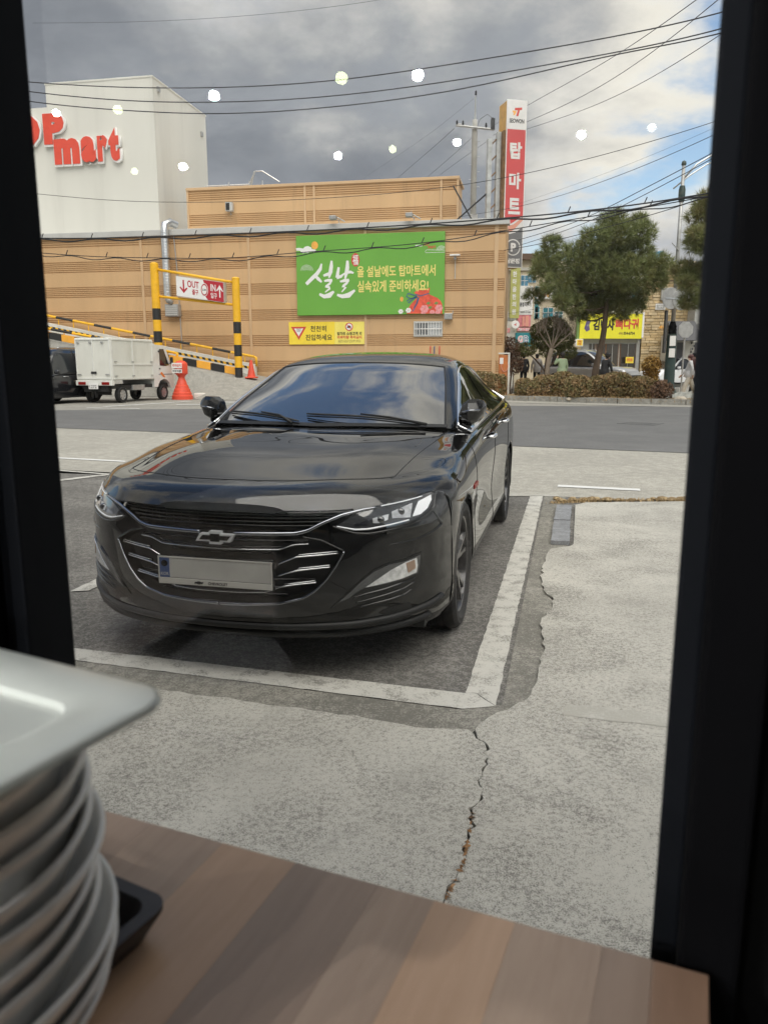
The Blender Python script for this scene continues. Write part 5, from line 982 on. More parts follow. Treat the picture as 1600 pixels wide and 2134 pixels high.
CABLES = [
  ('cable', 'thin faint cable across the top left corner of the sky', 0.01, [(-12.4, 30.0, 13.21), (-8.07, 28.52, 12.67), (-3.8, 26.9, 12.24), (-0.14, 25.35, 12.0), (2.69, 24.0, 11.92)]),
  ('cable', 'topmost of three dark cables sagging across the pale tower', 0.02, [(-8.38, 17.0, 7.09), (-6.91, 16.6, 6.85), (-4.58, 15.94, 6.54), (-3.12, 15.5, 6.4), (-0.85, 14.76, 6.28), (1.59, 13.88, 6.3), (3.69, 13.0, 6.34), (4.94, 12.4, 6.41), (5.67, 12.0, 6.49)]),
  ('cable', 'middle one of three dark cables sagging across the pale tower', 0.02, [(-8.39, 17.0, 6.96), (-6.92, 16.6, 6.67), (-4.59, 15.94, 6.3), (-3.13, 15.5, 6.15), (-1.73, 15.06, 6.06), (0.81, 14.18, 6.03), (3.04, 13.29, 6.09), (4.93, 12.41, 6.19), (5.69, 12.0, 6.28)]),
  ('cable', 'lowest of three dark cables sagging across the pale tower', 0.02, [(-8.41, 17.0, 6.8), (-6.94, 16.6, 6.49), (-4.6, 15.94, 6.12), (-3.33, 15.56, 5.97), (-0.85, 14.76, 5.85), (1.59, 13.88, 5.91), (3.71, 13.0, 6.08), (4.93, 12.41, 6.13), (5.7, 12.0, 6.22)]),
  ('cable', 'steepest cable rising from the tall sign to the top right', 0.022, [(5.53, 42.0, 13.22), (6.52, 38.3, 13.0), (7.68, 29.87, 11.81), (6.95, 18.98, 9.33), (5.52, 13.0, 7.34)]),
  ('cable', 'second steep cable rising from the tall sign to the top right', 0.022, [(5.54, 42.0, 12.77), (6.59, 38.56, 12.4), (7.94, 30.71, 11.38), (7.17, 18.31, 9.05), (5.81, 13.0, 7.38)]),
  ('cable', 'third steep cable rising from the tall sign to the right', 0.02, [(5.54, 42.0, 12.54), (6.64, 38.78, 12.15), (8.16, 31.45, 11.04), (7.8, 19.62, 8.87), (6.14, 13.0, 6.95)]),
  ('cable', 'thin cable low across the pale tower and the tan upper wall', 0.012, [(-10.11, 20.0, 5.62), (-8.14, 19.47, 5.34), (-6.25, 18.94, 5.1), (-4.34, 18.38, 4.95), (-1.02, 17.32, 4.84), (2.27, 16.12, 4.95), (4.43, 15.2, 5.26), (5.8, 14.53, 5.54), (6.77, 14.0, 5.78)]),
  ('cable', 'cable rising across the clouds right of the red sign', 0.014, [(2.75, 30.0, 6.7), (4.45, 26.9, 6.48), (5.99, 22.68, 6.31), (6.7, 16.72, 5.93), (6.29, 13.0, 5.43)]),
  ('cable', 'faintest cable across the clouds right of the red sign', 0.007, [(5.62, 34.0, 7.93), (7.53, 28.54, 7.82), (8.33, 20.82, 7.21), (7.73, 16.0, 6.46)]),
  ('cable_bundle', 'thick twisted cable bundle running just under the grey coping', 0.03, [(-11.25, 22.0, 4.79), (-8.96, 21.36, 4.63), (-5.43, 20.31, 4.52), (-3.26, 19.61, 4.48), (-1.12, 18.87, 4.45), (2.48, 17.47, 4.44), (4.84, 16.4, 4.49), (6.27, 15.66, 4.59), (7.39, 15.0, 4.7)]),
  ('cable', 'knotted cable crossing the top of the green banner', 0.02, [(-11.28, 22.0, 4.5), (-8.99, 21.36, 4.25), (-7.5, 20.93, 4.11), (-5.6, 20.35, 4.0), (-3.78, 19.78, 3.93), (-2.06, 19.2, 3.97), (1.39, 17.92, 4.07), (2.54, 17.45, 4.18), (4.42, 16.61, 4.36), (6.27, 15.66, 4.54), (7.39, 15.0, 4.68)]),
  ('cable', 'upper of two cables converging behind the big pine top', 0.02, [(4.67, 28.0, 5.59), (5.87, 24.79, 5.64), (6.64, 21.3, 5.78), (6.85, 17.15, 5.69), (6.31, 13.0, 5.26)]),
  ('cable', 'lower of two cables converging behind the big pine top', 0.018, [(4.67, 28.0, 5.4), (5.88, 24.79, 5.5), (6.65, 21.3, 5.63), (6.86, 17.15, 5.58), (6.32, 13.0, 5.16)]),
  ('cable', 'cable passing in front of the big pine from the tall sign', 0.022, [(4.47, 30.0, 5.52), (4.98, 29.29, 5.52), (6.41, 26.95, 5.58), (7.63, 24.31, 5.65), (8.23, 22.47, 5.67), (8.53, 21.15, 5.69), (8.85, 18.0, 5.59)]),
  ('cable', 'cable leaving the left end of the crossarm downwards', 0.018, [(3.56, 42.0, 13.09), (2.85, 46.66, 13.45), (2.07, 50.64, 13.65), (0.91, 55.41, 13.69), (-1.1, 62.0, 13.33)]),
  ('cable', 'cable leaving the middle of the crossarm downwards', 0.018, [(4.51, 42.0, 12.7), (4.05, 47.93, 13.34), (3.08, 55.33, 13.88), (1.83, 62.0, 14.02)]),
  ('cable', 'cable leaving the right end of the crossarm downwards', 0.018, [(5.32, 42.0, 12.54), (4.88, 47.81, 13.31), (3.88, 55.24, 13.95), (2.55, 62.0, 14.12)]),
  ('cable', 'thin stay cable from the utility pole tip to the left', 0.008, [(4.62, 42.0, 14.57), (2.76, 47.63, 14.48), (-0.32, 54.43, 14.13), (-3.53, 60.0, 13.45)]),
  ('cable', 'thin cable in front of the shop signs below the pine', 0.014, [(4.85, 40.0, 3.65), (5.86, 39.48, 3.76), (7.68, 38.48, 4.02), (10.08, 37.08, 4.23), (12.59, 35.45, 4.64), (14.06, 34.4, 4.82), (15.82, 33.0, 5.21)]),
]
def smooth_line(pts, n=10):
    P = np.array(pts, float); d = np.concatenate([[0], np.cumsum(np.linalg.norm(np.diff(P, axis=0), axis=1))]); return nspl(d, P, np.linspace(0, d[-1], n * (len(pts) - 1)))
for nm, lb, r_, pts in CABLES:
    sm = smooth_line(pts); o = MB().tube([tuple(p) for p in sm], r_ * .5, 5).build(nm, 'cable_black', None, smooth=True)
    if 'twisted' in lb or 'knotted' in lb:
        t_ = thing(nm, lb, 'cable', (0, 0, 0), 0, 'overhead cables'); o.name = 'strand'; o.parent = t_
        MB().tube([tuple(p + np.array([0, 0, .035 * math.sin(i * .9) - .05])) for i, p in enumerate(sm)], r_ * .6, 5).build('strand', 'cable_black', t_, smooth=True)
        for p in sm[3::6]: MB().tube([tuple(p), tuple(p + np.array([.05, 0, .12]))], .012, 5).build('cable_tie', 'cable_black', t_)
    else: tag(o, lb, 'cable', 'overhead cables')

# ================================================================== vehicles across the road
pm('truck_white', (.74, .74, .70), .35, var=.03, coat=.3, dirt=(.60, .59, .54), dscale=1.5); pm('box_white', (.72, .715, .65), .5, var=.03, dirt=(.56, .55, .48), dscale=1.2, stretch=(1, 1, .4)); pm('rim_silver', (.55, .56, .57), .3, .8); pm('car_white', (.76, .77, .78), .25, coat=.8); pm('car_silver', (.42, .42, .42), .3, .2, coat=.8); pm('car_dark', (.012, .013, .016), .25, coat=.8); pm('tint', (.015, .018, .022), .05, coat=.6, spec=.8); pm('chassis', (.02, .02, .02), .7); pm('orange_stripe', (.80, .22, .03), .4); pm('stripe_grey', (.30, .31, .33), .4)
def small_wheel(parent, x, y, r_, w_, s_, rimmat='rim_silver', spokes=7):
    wh = thing('wheel', None, None, (x, y, r_)); wh.parent = parent; rr_ = r_ * .64
    MB().lathe([(rr_, -w_ / 2 * s_), (r_ * .93, -w_ / 2 * s_), (r_, -w_ * .36 * s_), (r_, w_ * .36 * s_), (r_ * .93, w_ / 2 * s_), (rr_, w_ / 2 * s_), (rr_, w_ * .3 * s_), (rr_ * .99, -w_ * .3 * s_)], 28, axis='x').build('tyre', 'rubber', wh, smooth=True, angle=35)
    m = MB().lathe([(rr_ * 1.0, w_ * .40 * s_), (rr_ * .90, w_ * .42 * s_), (rr_ * .84, w_ * .25 * s_), (.0, w_ * .22 * s_)], 28, axis='x'); ri = m.build('rim', 'galv_dull', wh, smooth=True, angle=30)
    for k in range(spokes):
        a = 6.283 * k / spokes; ca, sa = math.cos(a), math.sin(a); p = lambda rad, off, h: (h * s_, rad * ca - off * sa, rad * sa + off * ca); hw = rr_ * .17
        MB().add([p(rr_ * .1, -hw, w_ * .40), p(rr_ * .1, hw, w_ * .40), p(rr_ * .93, hw * 1.1, w_ * .41), p(rr_ * .93, -hw * 1.1, w_ * .41), p(rr_ * .1, -hw, w_ * .2), p(rr_ * .1, hw, w_ * .2), p(rr_ * .93, hw, w_ * .2), p(rr_ * .93, -hw, w_ * .2)], [(0, 1, 2, 3), (0, 4, 5, 1), (1, 5, 6, 2), (2, 6, 7, 3), (3, 7, 4, 0)]).build('spoke', rimmat, ri)
    MB().lathe([(rr_ * 1.0, w_ * .41 * s_), (rr_ * .93, w_ * .46 * s_), (rr_ * .86, w_ * .40 * s_)], 28, axis='x').build('rim_edge', rimmat, ri, smooth=True)
    return wh
# ---- small white box truck
tk = thing('box_truck', 'small white box truck parked nose to the ramp at left', 'truck', (-10.08, 27.2, 0), R(-17))
MB().bbox(-.72, .72, .0, 2.55, .80, 2.25, .03).build('cargo_box', 'box_white', tk)
bx_ = [o for o in children(tk)][0]
for x in (-.70, -.02, .66): MB().box(x, x + .035, -.022, .0, .86, 2.2).build('door_post', 'truck_white', bx_)
for z in (.84, 2.17): MB().box(-.70, .70, -.026, -.001, z, z + .05).build('door_rail', 'truck_white', bx_)
for x in (-.62, -.12, .36): MB().bbox(x, x + .10, -.05, -.023, 2.06, 2.12, .01).build('hinge', 'galv_dull', bx_)
for x in (-.66, .48): MB().bbox(x, x + .16, -.045, -.023, .98, 1.02, .008).build('latch', 'galv_dull', bx_)
MB().bbox(-.10, .12, -.04, -.02, 1.02, 1.10, .01).build('handle_recess', 'chassis', bx_)
for y in (.02, 1.23, 2.46): MB().box(.721, .745, y, y + .06, .84, 2.2).build('side_post', 'truck_white', bx_)
for z in (.83, 1.32, 2.17): MB().box(.721, .742, .08, 2.46, z, z + .045).build('side_rail', 'truck_white', bx_)
for y in (.15, 1.15, 2.3):
    for z in (1.42, .93): MB().bbox(.743, .765, y, y + .14, z, z + .035, .006).build('latch', 'galv_dull', bx_)
MB().box(-.60, .60, .1, 3.7, .50, .62).box(-.50, .50, .05, .25, .40, .62).build('chassis_frame', 'chassis', tk); MB().bbox(.35, .66, 1.25, 2.0, .42, .62, .03).build('fuel_tank', 'galv_dull', tk)
MB().bbox(-.74, .74, -.06, .10, .62, .80, .02).build('rear_bumper', 'truck_white', tk)
for x in (-.62, .34): MB().bbox(x, x + .30, -.085, -.05, .645, .745, .01).build('tail_light', 'tail_red', tk)
pp = MB().bbox(-.19, .19, -.10, -.075, .50, .70, .006).build('number_plate', 'sign_white', tk); text('plate_lettering', '1272', 'print_black', pp, .0, .585, .1, -.1005, w=.28, h=.10, ext=.001)
MB().box(.0, .02, -.02, .1, .2, .5).box(-.30, .42, .3, .34, .28, .52).build('mudflap', 'chassis', tk)
cabp = [(2.57, .50), (2.57, 2.02), (2.66, 2.08), (3.25, 2.05), (3.42, 1.95), (3.80, 1.28), (3.90, 1.18), (3.93, .80), (3.93, .45), (3.68, .45), (3.60, .62), (3.45, .76), (3.22, .80), (2.98, .74), (2.84, .60), (2.80, .50)]
MB().prism(cabp, -.70, .70, 'x').build('cab', 'truck_white', tk)
MB().prism([(2.98, 1.30), (2.98, 1.92), (3.28, 1.92), (3.60, 1.32), (3.40, 1.28)], .701, .707, 'x').build('door_window', 'tint', tk); MB().prism([(2.98, 1.30), (2.98, 1.92), (3.28, 1.92), (3.60, 1.32), (3.40, 1.28)], -.707, -.701, 'x').build('door_window', 'tint', tk)
MB().add([(-.62, 3.47, 1.89), (.62, 3.47, 1.89), (.64, 3.80, 1.31), (-.64, 3.80, 1.31)], [(0, 1, 2, 3)]).build('windshield', 'tint', tk)
MB().prism([(2.97, 1.02), (3.10, 1.06), (3.32, .86), (3.18, .86)], .702, .706, 'x').build('orange_flash', 'orange_stripe', tk); MB().prism([(2.88, .95), (3.80, .95), (3.80, .99), (2.88, .99)], .702, .704, 'x').build('grey_band', 'stripe_grey', tk)
MB().bbox(.70, .715, 2.92, 3.0, 1.16, 1.20, .003).build('door_handle', 'chassis', tk); mi = MB().bbox(.74, .86, 3.62, 3.68, 1.36, 1.62, .02).build('mirror', 'chassis', tk); MB().tube([(.70, 3.55, 1.34), (.80, 3.65, 1.42)], .012, 6).build('mirror_arm', 'chassis', mi); MB().bbox(.705, .73, 2.90, 3.0, 1.80, 1.86, .005).build('vent', 'chassis', tk)
for s_ in (1, -1):
    for y in (.62, 3.22): small_wheel(tk, s_ * .60, y, .285, .17, s_)
# ---- generic estate / SUV shell
def suv(name, label, loc, rz, col, Lg=4.6, Wd=1.86, Ht=1.66, group='cars parked across the road'):
    t_ = thing(name, label, 'car', loc, rz, group); hw = Wd / 2; k = Lg / 4.6
    def sec(y, zt, w_, zs, yo=.0): return [(0, y - yo, zt), (.45 * w_, y - yo * .9, zt), (.80 * w_, y - yo * .4, zt - .02), (.95 * w_, y, zt - .09), (w_, y + .02, zt - .22), (w_ * .995, y + .02, .62), (w_ * .985, y + .02, .40), (w_ * .95, y + .02, zs)]
    B = [[(p[0], p[1] * k, p[2]) for p in q] for q in (sec(.10, .62, hw * .88, .28, .12), sec(.14, .80, hw * .92, .24, .12), sec(.32, .94, hw * .965, .22, .1), sec(.9, 1.02, hw * .99, .22), sec(1.4, 1.05, hw, .22), sec(2.4, 1.07, hw, .22), sec(3.5, 1.09, hw, .22), sec(4.2, 1.08, hw * .985, .24), sec(4.5, 1.02, hw * .95, .28, -.06), sec(4.58, .80, hw * .90, .32, -.08))]
    nb = Net(B); Hr = Ht
    Gs = [[(x, y * k, z) for x, y, z in q] for q in (
        [(0, 1.12, 1.03), (.45 * hw, 1.16, 1.035), (.80 * hw, 1.30, 1.03), (.86 * hw, 1.36, 1.02), (.91 * hw, 1.4, 1.0), (.955 * hw, 1.42, .97)],
        [(0, 1.62, Hr - .27), (.42 * hw, 1.66, Hr - .275), (.70 * hw, 1.76, Hr - .29), (.76 * hw, 1.80, Hr - .31), (.86 * hw, 1.8, 1.2), (.96 * hw, 1.8, 1.0)],
        [(0, 2.05, Hr - .05), (.40 * hw, 2.08, Hr - .06), (.64 * hw, 2.14, Hr - .085), (.70 * hw, 2.16, Hr - .12), (.84 * hw, 2.16, Hr * .79), (.965 * hw, 2.16, 1.01)],
        [(0, 2.9, Hr), (.40 * hw, 2.9, Hr - .01), (.63 * hw, 2.9, Hr - .04), (.69 * hw, 2.9, Hr - .085), (.84 * hw, 2.9, Hr * .80), (.965 * hw, 2.9, 1.03)],
        [(0, 3.85, Hr - .05), (.40 * hw, 3.84, Hr - .06), (.62 * hw, 3.80, Hr - .09), (.68 * hw, 3.78, Hr - .13), (.83 * hw, 3.78, Hr * .79), (.96 * hw, 3.78, 1.05)],
        [(0, 4.22, Hr - .28), (.40 * hw, 4.21, Hr - .285), (.64 * hw, 4.15, Hr - .30), (.71 * hw, 4.10, Hr - .32), (.83 * hw, 4.10, 1.22), (.95 * hw, 4.08, 1.06)],
        [(0, 4.50, 1.04), (.42 * hw, 4.49, 1.04), (.72 * hw, 4.42, 1.04), (.80 * hw, 4.36, 1.045), (.87 * hw, 4.33, 1.05), (.93 * hw, 4.30, 1.05)])]
    ng = Net(Gs); ar = (.92 * k, 3.62 * k)
    net_part('body', nb, 0, 9, 0, 7, 90, 40, col, 0, ar, parent=t_)
    net_part('windshield', ng, .05, 2, 0, 2.0, 20, 14, 'tint', 0, parent=t_); net_part('roof', ng, 2, 4.3, 0, 3.0, 24, 20, col, 0, parent=t_); net_part('rear_window', ng, 4.35, 5.85, 0, 2.2, 16, 14, 'tint', 0, parent=t_)
    for s_ in (1, -1):
        net_part('pillar', ng, 0, 2, 2.0, 3.1, 20, 6, col, s_, parent=t_); net_part('pillar', ng, 4.3, 6, 2.2, 5, 16, 10, col, s_, parent=t_); net_part('tailgate_strip', ng, 5.85, 6, 0, 2.2, 5, 10, col, s_, parent=t_)
        net_part('side_window', ng, .5, 2.75, 3.1, 4.9, 24, 10, 'tint', s_, parent=t_); net_part('side_window', ng, 2.85, 4.25, 3.1, 4.9, 16, 10, 'tint', s_, parent=t_); net_part('window_frame', ng, .0, 4.4, 3.0, 5, 30, 10, 'chassis', s_, off=-.006, parent=t_)
        net_part('tail_light', nb, 7.7, 8.9, 2.6, 4.5, 8, 8, 'tail_red', s_, off=.008, parent=t_); net_part('headlight', nb, .5, 1.6, 2.3, 4.3, 8, 8, 'lens_bright', s_, off=.006, parent=t_)
        MB().bbox(s_ * (hw - .02) if s_ > 0 else -hw - .16, hw + .16 if s_ > 0 else -hw + .02, 1.52 * k, 1.66 * k, 1.02, 1.16, .04).build('mirror', col, t_, smooth=True)
        for y in (1.95, 2.95): MB().tube([(s_ * (hw + .004), y * k, .93), (s_ * (hw + .03), (y + .05) * k, .935), (s_ * (hw + .03), (y + .2) * k, .935), (s_ * (hw + .004), (y + .25) * k, .93)], .013, 6).build('door_handle', 'rim_silver', t_, smooth=True)
        for y in ar:
            small_wheel(t_, s_ * (hw - .12), y, .338, .22, s_)
            vs = []
            for q in range(21):
                a = R(-25) + R(230) * q / 20; vs += [(s_ * (hw - .025), y + (AR + .001) * math.cos(a), max(.1, WR + (AR + .001) * math.sin(a))), (s_ * (hw - .33), y + (AR + .001) * math.cos(a), max(.1, WR + (AR + .001) * math.sin(a)))]
            MB().add(vs, [(2 * q, 2 * q + 1, 2 * q + 3, 2 * q + 2) for q in range(20)]).build('wheel_liner', 'chassis', t_)
        MB().box(s_ * (hw - .06) - .02, s_ * (hw - .06) + .02, 1.35 * k, 3.2 * k, .2, .34).build('sill', 'chassis', t_)
        MB().tube([(s_ * .60 * hw, 2.2 * k, Ht - .02), (s_ * .60 * hw, 2.3 * k, Ht + .02), (s_ * .59 * hw, 3.6 * k, Ht + .01), (s_ * .59 * hw, 3.7 * k, Ht - .04)], .016, 6).build('roof_rail', 'rim_silver', t_, smooth=True)
    MB().box(-hw * .85, hw * .85, .2 * k, 4.45 * k, .24, .5).build('underbody', 'chassis', t_); MB().bbox(-.26, .26, 4.60 * k, 4.64 * k, .62, .74, .005).build('number_plate', 'sign_white', t_); MB().box(-hw * .8, hw * .8, .0, .14, .30, .62).build('grille', 'chassis', t_)
    return t_
suv('parked_suv', 'black SUV half hidden behind the white box truck', (-12.54, 25.3, 0), R(-17), 'car_dark', 4.7, 1.92, 1.92)
suv('parked_suv', 'silver grey SUV behind the clipped hedge under the yellow sign', (11.6, 36.2, .222), R(49), 'car_silver', 4.6, 1.86, 1.78)
suv('parked_suv', 'white SUV parked behind the green lamp post', (15.4, 48.0 - 2.2, .05), R(-62), 'car_white', 4.4, 1.82, 1.68)
# ================================================================== shops across the street
BX = lambda p: .02915 * (p - 800); BZ = lambda p: 4.25 - (p - 657) * .0285
pm('wall_cream', (.58, .50, .36), .75, var=.08, vscale=.6, dirt=(.40, .34, .25)); pm('wall_pale', (.55, .53, .47), .75, var=.08, dirt=(.38, .36, .31)); pm('wall_grey', (.36, .36, .34), .7, var=.1); pm('stone_a', (.56, .42, .23), .85, var=.2, vscale=2., bump=.3, bscale=25); pm('stone_b', (.47, .345, .18), .85, var=.2, vscale=2., bump=.3, bscale=25); pm('stone_c', (.62, .49, .30), .85, var=.15, vscale=2., bump=.3, bscale=25); pm('mortar', (.30, .24, .15), .9); pm('roof_brown', (.12, .075, .05), .7); pm('teal_glass', (.03, .22, .27), .15, coat=.5, var=.25, vscale=1.); pm('teal_trim', (.03, .26, .28), .5); pm('blue_glass', (.10, .25, .36), .12, coat=.5, var=.2, vscale=1.5); pm('shop_glass', (.035, .030, .026), .1, coat=.5); pm('sign_yellow', (.80, .74, .03), .5, var=.04); pm('sign_olive', (.42, .42, .13), .5, var=.08); pm('sign_teal', (.02, .22, .25), .5); pm('brick_tan', (.36, .19, .08), .8, var=.15); pm('poster_pink', (.62, .20, .22), .5, var=.35, vscale=2.5); pm('door_brown', (.20, .10, .05), .6); pm('awning_dark', (.08, .08, .085), .7); pm('print_violet', (.12, .09, .20), .5)
Y0 = 48.
def bld(name, label, px0): return thing(name, label, 'building', (BX(px0), Y0, 0), 0)
def rect(b, px0, name, mat, x0, x1, y0, y1, f, bk=.0, parent=None):
    """box on a facade given by photo-scale columns and rows; f = how far it stands out, bk = how far it goes in"""
    return MB().box(BX(x0) - BX(px0), BX(x1) - BX(px0), -f, bk, BZ(y1), BZ(y0)).build(name, mat, parent or b)
# building with olive sign and white banners
A = bld('shop_building', 'cream shop block with teal windows and stacked banners beside the tan building', 1040); r = lambda *a, **k: rect(A, 1040, *a, **k)
r('wall', 'wall_cream', 1040, 1200, 545, 806, .0, 8.); r('roof_edge', 'roof_brown', 1040, 1125, 533, 545, .35, 8.); r('upper_wall', 'wall_pale', 1040, 1200, 560, 566, .12, .0); r('side_bay', 'wall_pale', 1030, 1071, 670, 806, .5, .0)
for x0, x1, y0, y1, m_ in ((1082, 1096, 576, 597, 'blue_glass'), (1097, 1112, 572, 590, 'blue_glass'), (1112, 1119, 598, 664, 'teal_trim'), (1130, 1150, 642, 662, 'teal_glass'), (1154, 1170, 650, 662, 'teal_glass'), (1113, 1122, 640, 664, 'teal_glass'), (1041, 1072, 661, 672, 'pane_pale')):
    wf = r('window', 'sign_white', x0 - 1, x1 + 1, y0 - 1, y1 + 1, .04, .0); r('pane', m_, x0, x1, y0, y1, .06, .0, parent=wf)
    n_ = max(1, int((x1 - x0) / 7)); 
    for k in range(1, n_): r('mullion', 'sign_white', x0 + (x1 - x0) * k / n_ - .4, x0 + (x1 - x0) * k / n_ + .4, y0, y1, .075, .0, parent=wf)
    r('mullion', 'sign_white', x0, x1, (y0 + y1) / 2 - .4, (y0 + y1) / 2 + .4, .08, .0, parent=wf)
for k in range(9): r('wood_siding', 'brick_tan', 1168, 1200, 748 + k * 6, 753 + k * 6, .03 + .01 * (k % 2), .0)
r('counter_window', 'sign_teal', 1166, 1197, 738, 748, .06, .0)
sk_ = lambda nm, lb, ct='sign', x=1040: thing(nm, lb, ct, (BX(x), Y0, 0), 0, 'shop signs across the street')
def stext(p, px0, body, mat, cx, cy, w_, h_, f, bold=.01, sz=.4): return text('lettering', body, mat, p, BX(cx) - BX(px0), BZ(cy), sz, -f - .001, w=w_ * .02915, h=h_ * .0285, ext=.004, bold=bold)
s1 = sk_('clinic_sign', 'tall olive clinic sign with white vertical lettering'); rect(s1, 1040, 'panel', 'sign_olive', 1058, 1077, 556, 664, .55, -.40)
for k, ch in enumerate('한마음한의원'): stext(s1, 1040, ch, 'sign_white', 1066, 575 + k * 15.2, 8, 11, .55, .012)
s2 = sk_('gym_banner', 'white gym banner with black lettering between the windows'); rect(s2, 1040, 'cloth', 'sign_white', 1080, 1107, 597, 656, .10, -.05); stext(s2, 1040, '키즈킥복싱', 'print_black', 1093, 621, 23, 9, .10); stext(s2, 1040, '종합격투기', 'print_black', 1092, 635, 23, 9, .10); stext(s2, 1040, '입관상담 문의환영', 'print_black', 1093, 651, 22, 4, .10, .004)
flat('banner_emblem', ell(BX(1093) - BX(1040), BZ(606), .10, .14, 14), 'wall_grey', s2, -.101)
s3 = sk_('poster', 'pink photo poster under the white gym banner', 'poster'); rect(s3, 1040, 'sheet', 'poster_pink', 1077, 1104, 657, 681, .10, -.05); rect(s3, 1040, 'figure', 'salmon', 1087, 1091, 660, 680, .12, -.10); rect(s3, 1040, 'figure', 'salmon', 1093, 1100, 659, 680, .12, -.10); rect(s3, 1040, 'strip', 'print_pink', 1077, 1104, 683, 690, .10, -.05); stext(s3, 1040, '헬스 PT', 'sign_white', 1091, 686.5, 22, 5, .10, .006)
s4 = sk_('teal_shop_sign', 'teal shop sign with white outlined capital letters'); rect(s4, 1040, 'panel', 'sign_teal', 1071, 1112, 694, 722, .6, -.3); stext(s4, 1040, 'G', 'sign_white', 1081, 707, 11, 15, .6, .03); stext(s4, 1040, 'B', 'sign_white', 1093, 707, 10, 15, .6, .03); stext(s4, 1040, 'G', 'print_pink', 1081, 707, 9, 13, .605, .0); stext(s4, 1040, 'B', 'print_blue', 1093, 707, 8, 13, .605, .0)
s5 = sk_('white_logo_sign', 'white sign with a big red letter behind the pine branches'); rect(s5, 1040, 'panel', 'sign_white', 1114, 1165, 602, 624, .2, -.1); stext(s5, 1040, 'C', 'print_red', 1126, 611, 13, 17, .2, .03); stext(s5, 1040, '8', 'print_orange', 1138, 616, 7, 9, .2, .02)
s6 = sk_('clinic_side_sign', 'pink lettered pale sign on the bay beside the tan corner'); rect(s6, 1040, 'panel', 'wall_pale', 1036, 1070, 676, 704, .56, -.51); stext(s6, 1040, '안의과', 'print_pink', 1050, 690, 20, 12, .56, .02); rect(s6, 1040, 'notice', 'sign_white', 1040, 1056, 650, 662, .3, -.1); stext(s6, 1040, '보청기', 'print_black', 1048, 656, 12, 5, .3, .004)
s7 = sk_('round_sign', 'small round white sign with a red emblem on a bracket'); MB().lathe([(0, -.05), (.22, -.05), (.24, -.03), (.24, .03), (.22, .05), (0, .05)], 24, (BX(1068) - BX(1040), -.9, BZ(678)), 'y').build('disc', 'sign_white', s7); flat('emblem', [(BX(1068) - BX(1040) + .1 * math.cos(a) * (1 if k % 2 else .4), BZ(678) + .1 * math.sin(a) * (1 if k % 2 else .4)) for k, a in enumerate(np.linspace(0, 6.28, 6, endpoint=False))], 'print_red', s7, -.952); MB().box(BX(1068) - BX(1040) - .02, BX(1068) - BX(1040) + .02, -.88, -.5, BZ(690), BZ(689)).build('bracket', 'galv_dull', s7)
# bone soup shop
B = bld('restaurant', 'restaurant front with long yellow sign behind the pine trunk', 1200); r = lambda *a, **k: rect(B, 1200, *a, **k)
r('wall', 'wall_pale', 1200.2, 1335, 556, 806, .0, 8.); r('fascia', 'wall_grey', 1204, 1334, 704, 716, .12, .0); r('side_pier', 'stone_c', 1200.4, 1210, 706, 806, .16, .0); r('side_pier', 'wall_grey', 1326, 1333, 706, 806, .16, .0)
for x0, x1, y0, y1, m_ in ((1212, 1228, 718, 770, 'wall_grey'), (1229, 1240, 716, 770, 'shop_glass'), (1265, 1289, 717, 770, 'shop_glass'), (1295, 1325, 714, 772, 'shop_glass'), (1245, 1262, 716, 770, 'shop_glass')):
    wf = r('window', 'door_brown' if m_ == 'shop_glass' else 'wall_grey', x0 - 1.5, x1 + 1.5, y0 - 2, y1 + 2, .06, .0); r('pane', m_, x0, x1, y0, y1, .08, .0, parent=wf)
    if m_ == 'shop_glass': r('mullion', 'galv_dull', (x0 + x1) / 2 - .6, (x0 + x1) / 2 + .6, y0, y1, .095, .0, parent=wf)
for k in range(5): wf = r('upper_window', 'sign_white', 1206 + k * 26, 1226 + k * 26, 600, 640, .05, .0); r('pane', 'teal_glass', 1207.5 + k * 26, 1224.5 + k * 26, 602, 638, .07, .0, parent=wf)
s8 = sk_('restaurant_sign', 'long yellow restaurant sign with black and red lettering', 'sign', 1200); rect(s8, 1200, 'panel', 'sign_yellow', 1203, 1331, 655, 706, .55, -.16); rect(s8, 1200, 'end_panel', 'sign_white', 1331.2, 1335, 652, 704, .55, -.16); rect(s8, 1200, 'end_panel', 'leaf_print', 1198, 1202.8, 658, 708, .5, -.16)
stext(s8, 1200, '김박사', 'print_black', 1252, 678, 44, 22, .55, .018); stext(s8, 1200, '뼈다귀', 'print_red', 1300, 676, 47, 22, .55, .016); stext(s8, 1200, '354-6734', 'print_black', 1305, 695, 23, 6, .55, .012); stext(s8, 1200, '055)', 'door_brown', 1288, 696, 8, 5, .55, .004)
q = lambda l: [(BX(a) - BX(1200), BZ(b)) for a, b in l]
flat('bone_emblem', q([(1212, 685), (1216, 670), (1226, 668), (1222, 678), (1224, 688), (1217, 692)]), 'print_violet', s8, -.551); flat('emblem_eye', ell(BX(1219) - BX(1200), BZ(679), .05, .06, 10), 'stripe_grey', s8, -.5555)
s9 = sk_('lamp_sign', 'small yellow box sign at the left end of the restaurant', 'sign', 1200); rect(s9, 1200, 'box', 'sign_white', 1194, 1209, 707, 722, .8, -.5); rect(s9, 1200, 'face', 'banner_yellow', 1196.5, 1208, 708.5, 720.5, .81, -.79); stext(s9, 1200, '족발', 'print_red', 1202, 712, 7, 4, .812, .006); stext(s9, 1200, '국밥', 'print_red', 1202, 717, 7, 4, .812, .006)
